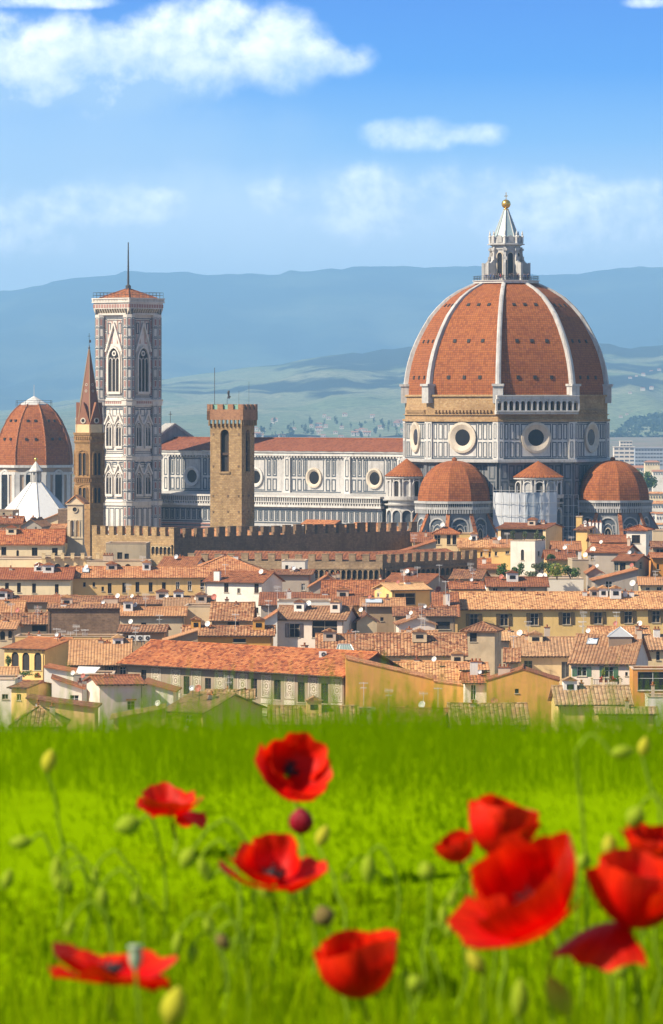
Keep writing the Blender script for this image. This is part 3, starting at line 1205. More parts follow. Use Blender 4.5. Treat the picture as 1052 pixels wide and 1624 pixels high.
bl.lathe(CXD, CYD, [(.55, zc(333)), (.75, zc(331.5)), (.5, zc(330.6))], 16)
bl.ball((CXD, CYD, zc(323.3)), 1.2, 20)
bl.build('ball', GOLD, lantern, True)
cr = MB()
cr.box((CXD, CYD, zc(312)), (.2, .2, 2.4))
cr.box((CXD, CYD, zc(310.6)), (1.0, .2, .2))
cr.build('cross', GOLD, lantern)
rl = MB()
for k in range(8):
    a, b = CC + adir(PHI0 + 45 * k) * 8.6, CC + adir(PHI0 + 45 * k + 45) * 8.6
    for zz in (zc(445) + .6, zc(445) + 1.15):
        rl.tube([Vector((*a.xy, zz)), Vector((*b.xy, zz))], .035, 4)
    for i in range(9):
        q = a.lerp(b, i / 9)
        rl.box((q.x, q.y, zc(445) + .6), (.07, .07, 1.2))
rl.build('railing', IRON, lantern)

# visitors on the balcony round the lantern
SKIN = flat('skin', (0.55, 0.33, 0.24), .6, var=.1)
HAIR = flat('hair', (0.05, 0.03, 0.02), .7, var=.1)
CLOTH = [flat('clothes_' + n, c_, .8, var=.15) for n, c_ in (('navy', (.03, .04, .10)), ('black', (.02, .02, .022)), ('red', (.40, .03, .03)), ('white', (.7, .7, .7)), ('grey', (.15, .15, .16)), ('blue', (.06, .12, .30)))]


def person(loc, yaw, cm, hgt, label, group, rgp):
    t = thing('person', label, 'person', loc, group)
    Rm = Matrix.Rotation(yaw, 3, 'Z')
    k = hgt / 1.75
    o = Vector(loc)

    def tr(x, y, z):
        return o + (Rm @ Vector((x, y, z))) * k

    def loft(m_, secs, n=10):
        m_.grid([[tr(cx_ + rx * math.cos(2 * math.pi * i / n), cy_ + ry * math.sin(2 * math.pi * i / n), z) for i in range(n)] for cx_, cy_, z, rx, ry in secs], closed=True)
    b = MB()
    b.cm = 0
    lean = rgp.uniform(-.05, .1)
    loft(b, [(0, 0, .80, .155, .11), (0, 0, .95, .17, .12), (0, -lean * .3, 1.12, .145, .105), (0, -lean * .7, 1.33, .185, .12), (0, -lean, 1.43, .17, .09), (0, -lean, 1.48, .06, .06)])
    for s in (-1, 1):
        st = rgp.uniform(-.06, .06)
        b.cm = 1
        loft(b, [(s * .10, st, .0, .05, .11), (s * .10, st, .08, .05, .06), (s * .10, st * .5, .28, .058, .06), (s * .095, 0, .50, .06, .065), (s * .09, 0, .82, .085, .095), (s * .06, 0, .95, .09, .1)], 8)
        b.cm = 0
        el = Vector((s * .27, -.03, 1.12))
        ha = Vector((s * .20, -.24, 1.10))
        sh = Vector((s * .175, -lean, 1.40))
        for p0, p1, r0, r1, cmi in ((sh, el, .055, .045, 0), (el, ha, .043, .03, 2)):
            b.cm = cmi
            d_ = (p1 - p0).normalized()
            a_ = d_.cross(Vector((0, 0, 1) if abs(d_.z) < .9 else (1, 0, 0))).normalized()
            c_ = d_.cross(a_)
            b.grid([[tr(*(p0.lerp(p1, q) + (a_ * math.cos(2 * math.pi * i / 7) + c_ * math.sin(2 * math.pi * i / 7)) * (r0 + (r1 - r0) * q))) for i in range(7)] for q in (0, .5, 1)], closed=True)
    b.cm = 2
    loft(b, [(0, -lean, 1.46, .05, .055), (0, -lean, 1.53, .055, .065), (0, -lean - .01, 1.58, .07, .09), (0, -lean - .01, 1.66, .078, .1), (0, -lean, 1.72, .06, .08), (0, -lean, 1.75, .01, .01)])
    b.build('body', [cm, CLOTH[0], SKIN], t, True)
    hb = MB()
    hb.ball(tr(0, -lean + .015, 1.68), .088 * k, 10, 1.0)
    hb.build('hair', HAIR, t, True)


rgp = random.Random(8)
for i, px in enumerate([769.5, 771.5, 773.6, 778, 782.5, 784, 787, 790, 793, 796.5, 805.5, 808, 811, 814, 817.5, 819.5, 821.5, 829, 831.5, 834.5, 836]):
    a = math.asin(max(-.97, min(.97, (px - 803) * D0 / F / 7.4)))
    loc = (CXD + 7.6 * math.sin(a), CYD - 7.6 * math.cos(a) * .97, zc(445))
    if i == 8:
        person(loc, rgp.uniform(-.6, .6), CLOTH[2], 1.68, 'visitor in a red top at the rail under the lantern', 'visitors at the rail under the lantern', rgp)
    else:
        person(loc, rgp.uniform(-2.5, 2.5), rgp.choice([CLOTH[0], CLOTH[1], CLOTH[4], CLOTH[5]]), rgp.uniform(1.6, 1.8), 'visitor in dark clothes at the rail under the lantern', 'visitors at the rail under the lantern', rgp)

# drum: rough unfinished band, marble band with round windows
mb = MB()
octband(mb, 26.6, zc(668), 26.6, zc(626))
octslab(mb, 26.0, 27.3, zc(668), zc(664.5))
octslab(mb, 26.0, 27.0, zc(658), zc(656.5))
octslab(mb, 26.0, 27.1, zc(629), zc(626))
drumtop = mb.build('rough_drum_band', ROUGHB, cath)
for k in (-3, -2, -1, 1, 2):
    wl, L = oface(k, 26.6)
    cb = MB()
    n = 17
    for i in range(n):
        u_ = 2.2 + (L - 4.4) * i / (n - 1)
        wl.bar(cb, u_ - .28, u_ + .28, zc(654), zc(650), -.2, .6)
    cb.build('corbel', ROUGHB, drumtop)
mb = MB()
octband(mb, 26.7, zc(727), 26.7, zc(668))
drum = mb.build('drum', MW, cath)
for k in (-3, -2, -1, 0, 1, 2):
    wl, L = oface(k, 26.7)
    uc, zw = L / 2, zc(693)
    ow = MB()
    o0, o1, o2, o3 = wl.disc(uc, zw, 4.0, 0), wl.disc(uc, zw, 4.0, .55), wl.disc(uc, zw, 3.4, .6), wl.disc(uc, zw, 2.15, .12)
    for a_, b_ in ((o0, o1), (o1, o2), (o2, o3)):
        ow.grid([a_, b_], closed=True)
    owo = ow.build('round_window', MWC, drum)
    g = MB()
    g.face(wl.disc(uc, zw, 2.2, .1))
    g.build('glass', GLASS, owo)
    il = MB()
    z0, z1, z2 = zc(725.5), zc(697), zc(671)
    zm = zc(698)
    cols_ = [(1.75, 2.75), (3.15, 4.35), (4.6, 5.8)]
    cols_ += [(L - b, L - a) for a, b in cols_]
    for a, b in cols_:
        wl.frame(il, a, b, zm + .35, z2 - .1, .22, -.05, .07)
        wl.frame(il, a, b, z0 + .3, zm - .3, .22, -.05, .07)
    wl.frame(il, 6.1, L - 6.1, z0 + .3, z2 - .1, .26, -.05, .05)
    wl.bar(il, .0, L, z2 + .05, z2 + .32, -.05, .09)
    wl.bar(il, .0, L, z0 - .1, z0 + .16, -.05, .09)
    il.build('inlay', MG, drum)
for k in range(8):
    n_, t_ = adir(PHI0 + 45 * k), adir(PHI0 + 45 * k + 90)
    for s in (0, -1):
        wl, L = oface(k + s, 26.7)
        pl = MB()
        a = 0.0 if s == 0 else L - 1.35
        wl.bar(pl, a - (.2 if s == 0 else 0), a + 1.35 + (.2 if s == -1 else 0), zc(727), zc(668.6), -.3, .42)
        pl.build('pilaster', MW, drum)
        ip = MB()
        for y0, y1 in ((724, 699), (695, 671)):
            wl.frame(ip, a + .32, a + 1.05, zc(y0), zc(y1), .16, .3, .46)
        ip.build('inlay', MG, drum)
mb = MB()
octslab(mb, 26.0, 28.0, zc(731.5), zc(728))
octslab(mb, 26.0, 27.6, zc(728), zc(726.6))
mb.build('cornice', MGREY, drum)

# finished gallery on the one face towards the right
wl, L = oface(0, 26.7)
gl = MB()
ga, gb = -.9, L + .9
wl.bar(gl, ga, gb, zc(652.5), zc(650.5), -.2, 1.9)
wl.bar(gl, ga, gb, zc(656.5), zc(652.5), -.2, 1.3)
wl.bar(gl, ga, gb, zc(633), zc(628.5), .9, 1.9)
wl.bar(gl, ga, gb, zc(628.5), zc(626.8), -.2, 2.15)
n = 14
aw = (gb - ga) / n
for i in range(n + 1):
    u_ = ga + aw * i
    wl.bar(gl, u_ - .22, u_ + .22, zc(650.5), zc(633), 1.1, 1.75)
gallery = gl.build('gallery', MW, cath)
for i in range(n):
    u_ = ga + aw * (i + .5)
    ar = MB()
    hw = aw / 2 - .22
    pts = wl.arch(u_ - hw, u_ + hw, zc(650.5), zc(636), 'round', 1.2)
    top = [wl.p(u_ + hw, zc(633), 1.2), wl.p(u_ - hw, zc(633), 1.2)]
    arc = pts[2:]
    # spandrels over the arch
    m_ = len(arc) // 2
    for j in range(len(arc) - 1):
        tu0, tu1 = (arc[j] - wl.p(0, 0)).dot(wl.U), (arc[j + 1] - wl.p(0, 0)).dot(wl.U)
        ar.hexa([arc[j], arc[j + 1], arc[j + 1] + wl.N * .45, arc[j] + wl.N * .45,
                 wl.p(tu0, zc(633), 1.2), wl.p(tu1, zc(633), 1.2), wl.p(tu1, zc(633), 1.65), wl.p(tu0, zc(633), 1.65)])
    ar.build('arch', MW, gallery)
    bk = MB()
    wl.bar(bk, u_ - hw, u_ + hw, zc(650.5), zc(633), .02, .1)
    bk.build('opening', DARK, gallery)

# lower octagon with dark green and white panelling
mb = MB()
octband(mb, 25.8, 0, 25.8, zc(731))
body = mb.build('octagon_body', MDK, cath)
for k in (-2, -1, 0, 1):
    wl, L = oface(k, 25.8)
    il = MB()
    for r_ in range(5):
        z1 = zc(733) - r_ * 5.2
        z0 = z1 - 4.6
        nn = 9
        for i in range(nn):
            a = .4 + (L - .8) * i / nn
            wl.frame(il, a + .25, a + (L - .8) / nn - .25, z0, z1 - .5, .34, -.05, .08)
        wl.bar(il, 0, L, z0 - .35, z0 - .1, -.05, .12)
    il.build('inlay', MG, body)
    for s in (0, 1):
        pl = MB()
        a = 0 if s == 0 else L - 2.6
        wl.bar(pl, a, a + 2.6, 0, zc(731.6), -.2, 1.0)
        pl.build('pilaster', MDK, body)
        ip = MB()
        for r_ in range(6):
            z1 = zc(734) - r_ * 4.4
            wl.frame(ip, a + .4, a + 2.2, z1 - 3.9, z1, .35, .9, 1.06)
        ip.build('inlay', MG, body)


# tribunes: half-domed apses with arcaded walls, and slanting buttresses
def tribune(phi, Dc, rr):
    c = CC + adir(phi) * Dc
    zg, zw = zc(791), zc(805)
    n = 10
    ph = phi + 18
    pt = lambda k, r, z: c + adir(ph + 36 * k) * r + Vector((0, 0, z))
    mb = MB()
    for k in range(n):
        mb.face([pt(k, rr * .985, 0), pt(k + 1, rr * .985, 0), pt(k + 1, rr * .985, zw), pt(k, rr * .985, zw)])
    tb = mb.build('tribune', MDK, cath)
    dm = MB()
    H = zc(728.5) - zg
    for k in range(n):
        rows, uvs = [], []
        for j in range(11):
            t = j / 10 * math.pi / 2 * .985
            r_, z_ = rr * .975 * math.cos(t) ** .92, zg + H * math.sin(t)
            a, b = pt(k, r_, z_), pt(k + 1, r_, z_)
            w_ = (b - a).length
            rows.append([a.lerp(b, i / 3) for i in range(4)])
            uvs.append([((i / 3 - .5) * w_ + 20 * k, t * rr) for i in range(4)])
        dm.grid(rows, uvs)
    dm.ball(c + Vector((0, 0, zg + H + .2)), .7, 8)
    dm.build('half_dome', BRICKT, tb)
    bl_ = MB()
    for z0, z1, r0, r1 in ((zg - .6, zg, rr * .9, rr + .75), (zw + .2, zw + .8, rr * .9, rr + .55)):
        for k in range(n):
            a0, b0, a1, b1 = pt(k, r0, z0), pt(k + 1, r0, z0), pt(k, r1, z0), pt(k + 1, r1, z0)
            up = Vector((0, 0, z1 - z0))
            bl_.hexa([a0, b0, b1, a1, a0 + up, b0 + up, b1 + up, a1 + up])
    for k in range(n):
        a, b = pt(k, rr + .35, 0), pt(k + 1, rr + .35, 0)
        wl_ = Wall(a, b - a)
        L_ = (b - a).length
        m_ = 11
        for i in range(m_ + 1):
            u_ = L_ * i / m_
            wl_.bar(bl_, u_ - .09, u_ + .09, zw + .8, zg - .6, -.15, .15)
        for i in range(9):
            u_ = L_ * (i + .5) / 9
            wl_.bar(bl_, u_ - .2, u_ + .2, zw - .8, zw + .2, -.5, .15)
    bl_.build('balustrade', MGREY, tb)
    bk = MB()
    for k in range(n):
        bk.face([pt(k, rr * .99, zw + .2), pt(k + 1, rr * .99, zw + .2), pt(k + 1, rr * .99, zg), pt(k, rr * .99, zg)])
    bk.build('balustrade_back', MG, tb)
    for k in range(n):
        a, b = pt(k, rr * .985, 0), pt(k + 1, rr * .985, 0)
        wl_ = Wall(a, b - a)
        if wl_.N.y > .45:
            continue
        L_ = (b - a).length
        zt_ = zw - 1.6
        av = MB()
        wl_.archframe(av, L_ / 2 - 2.0, L_ / 2 + 2.0, 12, zt_ - .6, .38, -.05, .4)
        wl_.archframe(av, L_ / 2 - 1.25, L_ / 2 + 1.25, 12, zt_ - 2.1, .22, -.05, .25, 'point')
        av.build('blind_arch', MGREY, tb)
        ag = MB()
        ag.prism(wl_.arch(L_ / 2 - 2.0, L_ / 2 + 2.0, 12, zt_ - .6, 'round', .02), wl_.N * .05)
        ag.build('arch_field', MG, tb)
        ws = MB()
        for r_ in range(4):
            wl_.frame(ws, L_ / 2 - 1.9, L_ / 2 - 1.1, zt_ - 4.4 - 2.6 * r_, zt_ - 2.3 - 2.6 * r_, .16, .05, .1)
            wl_.frame(ws, L_ / 2 + 1.1, L_ / 2 + 1.9, zt_ - 4.4 - 2.6 * r_, zt_ - 2.3 - 2.6 * r_, .16, .05, .1)
        ws.build('inlay', MGREY, tb)
        wn_ = MB()
        wn_.prism(wl_.arch(L_ / 2 - .75, L_ / 2 + .75, 14, zt_ - 3.2, 'point', .08), wl_.N * .06)
        wn_.build('window', GLASS, tb)
        wf = MB()
        wl_.archframe(wf, L_ / 2 - .75, L_ / 2 + .75, 14, zt_ - 3.2, .25, .05, .35, 'point')
        wl_.bar(wf, L_ / 2 - .06, L_ / 2 + .06, 14, zt_ - 4.0, .1, .25)
        wf.build('window_frame', MWC, tb)
        st = MB()
        for r_ in range(12):
            z1 = zw - 2.2 - r_ * 1.35
            for u0, u1 in ((.3, L_ / 2 - 2.65), (L_ / 2 + 2.65, L_ - .3)):
                wl_.bar(st, u0, u1, z1 - .62, z1, -.05, .07)
        st.build('dark_band', MG, tb)
    for k in range(n):
        dv = adir(ph + 36 * k)
        if dv.y > .5:
            continue
        t_ = Vector((-dv.y, dv.x, 0))
        bt = MB()
        a0, a1 = c + dv * rr * .98, c + dv * (rr + 5.2)
        z0, z1 = zc(809), zc(868)
        bt.prism([a0 - t_ * .55 + Vector((0, 0, z0 - .5)), a1 - t_ * .55 + Vector((0, 0, z1 - .5)), a1 - t_ * .55, a0 - t_ * .55], t_ * 1.1)
        bo = bt.build('buttress', MDK, tb)
        rt = MB()
        rt.prism([a0 - t_ * .48 + Vector((0, 0, z0 - .5)), a1 - t_ * .48 + Vector((0, 0, z1 - .5)), a1 - t_ * .48 + Vector((0, 0, z1)), a0 - t_ * .48 + Vector((0, 0, z0))], t_ * .96)
        rt.build('buttress_roof', TILE['red'], tb)
    return tb


tribune(-29, 29.3, 9.75)
tribune(61, 31.0, 9.75)


# small exedrae with conical tiled roofs on the diagonal faces
def exedra(phi, Dc, rr, pys):
    ya, ye_, yb = pys
    c = CC + adir(phi) * Dc
    mb = MB()
    mb.lathe(c.x, c.y, [(rr * .93, 0), (rr * .93, zc(ye_))], 32)
    ex = mb.build('exedra', MGREY, cath)
    cn = MB()
    rows, uvs = [], []
    for j in range(6):
        t = j / 5
        r_, z_ = (rr + .5) * (1 - t) + .05, zc(ye_) + .4 + (zc(ya) - zc(ye_)) * (t ** .92)
        rows.append([c + adir(360 * k / 40) * r_ + Vector((0, 0, z_)) for k in range(41)])
        uvs.append([(rr * 6.28 * k / 40, t * rr * 1.3) for k in range(41)])
    cn.grid(rows, uvs)
    for k in range(40):
        cn.tube([c + adir(9 * k) * (rr + .5) + Vector((0, 0, zc(ye_) + .45)), c + adir(9 * k) * .2 + Vector((0, 0, zc(ya) + .1))], [.14, .03], 5)
    cn.build('cone_roof', BRICKT, ex)
    co = MB()
    co.lathe(c.x, c.y, [(rr * .9, zc(ye_ + 1.5)), (rr + .15, zc(ye_ + 1.2)), (rr + .35, zc(ye_)), (rr + .35, zc(ye_) + .4), (rr * .8, zc(ye_) + .5)], 40)
    co.lathe(c.x, c.y, [(rr * .9, zc(yb) - 1.2), (rr + .5, zc(yb) - .9), (rr + .6, zc(yb)), (rr * .9, zc(yb))], 40)
    co.build('cornice', MW, ex)
    for k in range(-3, 4):
        a = phi + 30 * k + 15
        n_ = adir(a)
        wl_ = Wall(c + n_ * rr * .955, Vector((-n_.y, n_.x, 0)), n_)
        nf = MB()
        hw = rr * .19
        nf.prism(wl_.arch(-hw, hw, zc(yb), zc(ye_ + 4.5), 'round', -.05), wl_.N * .1)
        nf.build('niche', DARK if k % 2 else MGREY, ex)
        fr = MB()
        wl_.archframe(fr, -hw, hw, zc(yb), zc(ye_ + 4.5), .25, 0, .45)
        n2 = adir(a + 15)
        for s in (-.5, .5):
            q = c + n2 * rr + Vector((-n2.y, n2.x, 0)) * s
            fr.lathe(q.x, q.y, [(.28, zc(yb)), (.24, zc(ye_ + 3)), (.4, zc(ye_ + 1.4))], 8)
        fr.build('niche_frame', MW, ex)
        lo = MB()
        wl_.archframe(lo, -hw * 1.2, hw * 1.2, zc(yb + 46), zc(yb + 22), .3, -.35, .35)
        lo.build('blind_arch', MW, ex)
        lf = MB()
        lf.prism(wl_.arch(-hw * 1.2, hw * 1.2, zc(yb + 46), zc(yb + 22), 'round', -.3), wl_.N * .2)
        lf.build('arch_field', MG, ex)
    co = MB()
    co.lathe(c.x, c.y, [(rr * .9, zc(yb + 15)), (rr + .5, zc(yb + 14)), (rr + .6, zc(yb + 12)), (rr * .9, zc(yb + 12))], 40)
    co.build('string_course', MW, ex)
    return ex


exedra(16, 26.5, 6.0, (731.5, 757, 781))
exedra(-76, 27.0, 5.2, (729, 757, 786))
exedra(106, 26.5, 5.2, (731, 757, 786))

# nave: away to the left
ndir = adir(-130)
sdir = adir(-40)          # outward, towards the camera
NO = CC + sdir * 10.4


def nl(px, off):
    """distance along the nave at which the plane shows at photo column px"""
    o = CC + sdir * off
    t = (px - CX) / F
    return (t * o.y - o.x) / (ndir.x - t * ndir.y)


zr = lambda py, px, off: ZZ(py, (CC + sdir * off + ndir * nl(px, off)).y)
Z_RIDGE, Z_EAVE, Z_CB, Z_WB = zr(696.5, 600, 0), zr(716.5, 600, 11.6), zr(724, 600, 10.4), zr(784, 600, 10.4)
LA, LB = 20.0, nl(256, 10.4) + 4.5
wn = Wall(NO + ndir * LB, -ndir, sdir)          # u runs left to right
NL = LB - LA
un = lambda px, off=10.4: LB - nl(px, off)
mb = MB()
wn.pierced(mb, 0, NL, 0, Z_CB, [])
clere = mb.build('nave_wall', MNAVE, cath)
rf = MB()
a0, a1 = CC + ndir * LA, CC + ndir * LB
e0, e1 = CC + sdir * 11.9 + ndir * LA, CC + sdir * 11.9 + ndir * LB
zup = lambda p, z: Vector((p.x, p.y, z))
rows, uvs = [], []
for j in range(7):
    t = j / 6
    rows.append([zup(e1.lerp(a1, t).lerp(e0.lerp(a0, t), i / 60), Z_EAVE + (Z_RIDGE - Z_EAVE) * t + .10 * math.sin(i * 2.1 + j) * .4) for i in range(61)])
    uvs.append([(NL * i / 60, t * 12.5) for i in range(61)])
rf.grid(rows, uvs)
b0, b1 = CC - sdir * 11.9 + ndir * LA, CC - sdir * 11.9 + ndir * LB
rf.face([zup(b0, Z_EAVE), zup(b1, Z_EAVE), zup(a1, Z_RIDGE), zup(a0, Z_RIDGE)])
rf.tube([zup(a0, Z_RIDGE + .1), zup(a1, Z_RIDGE + .1)], .25, 6)
rf.build('nave_roof', tiles('nave_tile', (0.25, 0.072, 0.03), (0.33, 0.115, 0.05), (0.17, 0.045, 0.022), cw=.5, ch=.5, moss=.25, patch=.6), cath)
co = MB()
wn.bar(co, -.5, NL, Z_CB + .9, Z_EAVE - .1, -.5, 1.3)
wn.bar(co, -.5, NL, Z_CB, Z_CB + .9, -.5, .9)
for i in range(90):
    u_ = NL * (i + .5) / 90
    wn.bar(co, u_ - .2, u_ + .2, Z_CB - .5, Z_CB, -.1, .75)
co.build('cornice', MW, clere)
for i, px in enumerate((305, 406, 499, 595)):
    u_ = un(px)
    z_ = zr(757, 600, 10.4) if px == 595 else zr(757 + 2, 600, 10.4)
    z_ = zr(759, 600, 10.4)
    ow = MB()
    o0, o1, o2, o3 = wn.disc(u_, z_, 2.75, 0), wn.disc(u_, z_, 2.75, .5), wn.disc(u_, z_, 2.3, .55), wn.disc(u_, z_, 1.75, .15)
    for p_, q_ in ((o0, o1), (o1, o2), (o2, o3)):
        ow.grid([p_, q_], closed=True)
    oo = ow.build('round_window', MWC if px > 450 else MW, clere)
    g = MB()
    g.face(wn.disc(u_, z_, 1.85, .12))
    g.build('glass', GLASS, oo)
    ul, ur = u_ - 9.2, u_ + 9.2
    il = MB()
    zt_, zm_, zb_ = Z_CB - .9, z_, Z_WB + .6
    for j in range(8):
        a = ul + 1.2 + 2.0 * j
        if abs(a + .75 - u_) < 3.0:
            continue
        wn.frame(il, a, a + 1.5, zm_ + .3, zt_, .32, -.05, .07)
        wn.frame(il, a + .55, a + .95, zm_ + .9, zt_ - .6, .2, -.05, .05)
        wn.frame(il, a, a + 1.5, zb_, zm_ - .3, .32, -.05, .07)
    wn.frame(il, u_ - 3.3, u_ + 3.3, zb_, zt_, .25, -.05, .06)
    wn.bar(il, ul, ur, zt_ + .25, zt_ + .6, -.05, .08)
    wn.bar(il, ul, ur, zb_ - .45, zb_ - .15, -.05, .08)
    il.build('inlay', MG, clere)
    for s in (ul - .7,) + ((ur - .7,) if i == 3 else ()):
        pl = MB()
        wn.bar(pl, s - .3, s + 1.7, Z_WB - 1, Z_CB, -.2, .6)
        pl.build('pilaster', MW, clere)
        ip = MB()
        wn.frame(ip, s + .15, s + 1.25, zm_ + .3, zt_, .24, .5, .66)
        wn.frame(ip, s + .15, s + 1.25, zb_, zm_ - .3, .24, .5, .66)
        ip.build('inlay', MG, clere)
# aisle: lean-to roof, corbelled gallery, arcaded band, striped base
AO = 19.8
wa = Wall(CC + sdir * AO + ndir * LB, -ndir, sdir)
zg0, zg1, zg2, zg3, zg4 = zr(788, 600, AO), zr(806, 600, AO), zr(810, 600, AO), zr(832, 600, AO), zr(840, 600, AO)
mb = MB()
wa.pierced(mb, 0, NL - 6, 0, zg0 - .4, [])
mb.face([wa.p(0, zg0 - 1.2, -.1), wa.p(NL - 6, zg0 - 1.2, -.1), wn.p(NL, Z_WB + .2, 0), wn.p(0, Z_WB + .2, 0)])
aisle = mb.build('aisle_wall', MGREY, cath)
gb_ = MB()
UE = un(608, AO)
wa.bar(gb_, 0, UE, zg0 - .5, zg0, -.4, 1.3)
wa.bar(gb_, 0, UE, zg1 - .1, zg1 + .5, -.4, 1.0)
n = 120
for i in range(n):
    u_ = UE * (i + .5) / n
    wa.bar(gb_, u_ - .12, u_ + .12, zg1 + 1.3, zg0 - .5, .7, 1.1)
wa.bar(gb_, 0, UE, zg1 + 1.1, zg1 + 1.3, -.3, 1.15)
for i in range(100):
    u_ = UE * (i + .5) / 100
    wa.bar(gb_, u_ - .2, u_ + .2, zg1 + .4, zg1 + 1.2, -.3, 1.0)
gb_.build('gallery_balustrade', MW, aisle)
il = MB()
wa.bar(il, 0, UE, zg1 + .5, zg0 - .5, .05, .35)
n = 46
for i in range(n):
    a = UE * i / n
    wa.frame(il, a + .35, a + UE / n - .2, zg3 + .4, zg2 - .4, .28, -.05, .09)
    wa.bar(il, a + .8, a + UE / n - .65, zg3 + .8, zg2 - .8, -.05, .06)
for j, q in enumerate((zg2 - .1, zg3 + .1, zg3 - 1.0, zg3 - 1.9, zg3 - 2.8)):
    wa.bar(il, 0, UE, q - .3, q, -.05, .10)
il.build('inlay', MG, aisle)
pk = MB()
for q in (zg3 - .55, zg3 - 1.5):
    wa.bar(pk, 0, UE * .5, q - .3, q + .05, -.05, .25)
pk.build('pink_band', MP, aisle)
# red tile strips at the foot of the clerestory
for px0, px1 in ((262, 330), (410, 452), (457, 545), (550, 610)):
    ts = MB()
    wn.bar(ts, un(px0) if px0 > 256 else 0, un(px1), Z_WB - .5, Z_WB - .2, .1, .5)
    ts.build('ledge_tiles', TILE['red'], aisle)
for px0, px1, py in ((487, 541, 829), (563, 633, 832)):
    ts = MB()
    wa2 = wa
    z_ = zr(py, 600, AO)
    u0_, u1_ = un(px0, AO), un(px1, AO)
    ts.prism([wa.p(u0_, z_ - .6, 2.6), wa.p(u1_, z_ - .6, 2.6), wa.p(u1_, z_ + .5, .1), wa.p(u0_, z_ + .5, .1)], (0, 0, -.3))
    ts.build('chapel_roof', TILE['red'], aisle)
# facade gable rising over the far end of the nave
fb = MB()
fo = CC + ndir * (LB)
q = lambda off, z: zup(fo + sdir * off, z)
zr_ = ZZ(674, fo.y)
prof = [(-21, 20), (21, 20), (21, Z_WB), (12, Z_EAVE - 1), (11.5, Z_EAVE + 1.2), (0, zr_), (-11.5, Z_EAVE + 1.2), (-12, Z_EAVE - 1), (-21, Z_WB)]
fb.prism([q(a, b) for a, b in prof], ndir * 3.0)
fac = fb.build('facade_gable', MDK, cath)
ft = MB()
for i in range(22):
    t = (i + .5) / 22
    off = 11.8 * (1 - t)
    z_ = Z_EAVE + 1.4 + (zr_ - Z_EAVE - 1.2) * t
    for sgn in (1, -1):
        ft.box(fo + sdir * off * sgn + ndir * 1.5 + Vector((0, 0, z_)), (.34, 3.4, .9), (sdir, ndir, Vector((0, 0, 1))))
ft.build('gable_trim', MGREY, fac)
fa = MB()
fa.tube([fo + ndir * 1.5 + Vector((0, 0, zr_)), fo + ndir * 1.5 + Vector((0, 0, zr_ + 3.8))], .09)
fa.box(fo + ndir * 1.5 + Vector((0, 0, zr_ + 3.0)), (1.0, .15, .15))
fa.build('cross', IRON, fac)

# scaffolding with white sheets round the middle exedra
d_s = D0 - 33
a, b = P(783, 781, d_s), P(884, 781, d_s)
zt_, zb_ = a.z, ZZ(870, d_s)
scf = thing('scaffolding', 'scaffolding wrapped in white sheets between the two big apses', 'scaffolding', ((a.x + b.x) / 2, d_s, 0))
for i in range(4):
    x0, x1 = a.x + (b.x - a.x) * i / 4, a.x + (b.x - a.x) * (i + 1) / 4
    sh = MB()
    rows = []
    for r_ in range(15):
        row = []
        for c_ in range(9):
            x = x0 + (x1 - x0) * c_ / 8
            ang = (x - (a.x + b.x) / 2) / (b.x - a.x)
            row.append((x, d_s + 9 * ang * ang + .10 * math.sin(c_ * 1.9 + i) + .12 * math.sin(r_ * 2.2 + c_), zb_ - 14 + (zt_ - zb_ + 14) * r_ / 14))
        rows.append(row)
    sh.grid(rows)
    sh.build('sheet', flat('scaffold_sheet', (0.66, 0.68, 0.72), .5, var=.3, scale=.35) if i != 2 else flat('scaffold_net', (0.36, 0.42, 0.5), .6, var=.2, scale=.5), scf, True)
for i in range(9):
    x = a.x + (b.x - a.x) * i / 8
    ang = (x - (a.x + b.x) / 2) / (b.x - a.x)
    po = MB()
    po.tube([(x, d_s + 9 * ang * ang - .4, 0), (x, d_s + 9 * ang * ang - .4, zt_ + 1.6)], .07, 5)
    po.build('pole', METAL, scf)
for r_ in range(7):
    z = zb_ - 4 + (zt_ - zb_ + 4.5) * r_ / 6
    lg = MB()
    lg.tube([(a.x + (b.x - a.x) * i / 8, d_s + 9 * (i / 8 - .5) ** 2 - .45, z) for i in range(9)], .06, 5)
    lg.build('ledger', METAL, scf)
# blue netted bay of the same scaffold further right
a2, b2 = P(885, 785, d_s + 9), P(918, 785, d_s + 9)
for i in range(5):
    x = a2.x + (b2.x - a2.x) * i / 4
    po = MB()
    po.tube([(x, d_s + 9, 0), (x, d_s + 9, a2.z)], .07, 5)
    po.build('pole', METAL, scf)
for r_ in range(6):
    z = zb_ + (a2.z - zb_) * r_ / 5
    lg = MB()
    lg.tube([(a2.x, d_s + 9, z), (b2.x, d_s + 9, z)], .06, 5)
    lg.build('ledger', METAL, scf)

# ------------------------------------------------------------------ bell tower
DT = 1292.0
ct = P(203.5, 640, DT)
ct = Vector((ct.x, DT, 0))
zt = lambda py: ZZ(py, DT)
camp = thing('bell_tower', 'tall square marble bell tower with pink and green panels and mast', 'bell tower', (ct.x, DT, 0))
AT = -41.0
S = 10.6
hs = S / 2


def tface(k, r=hs):
    n_ = adir(AT + 90 * k)
    u_ = Vector((-n_.y, n_.x, 0))
    return Wall(ct + n_ * r - u_ * hs, u_, n_)


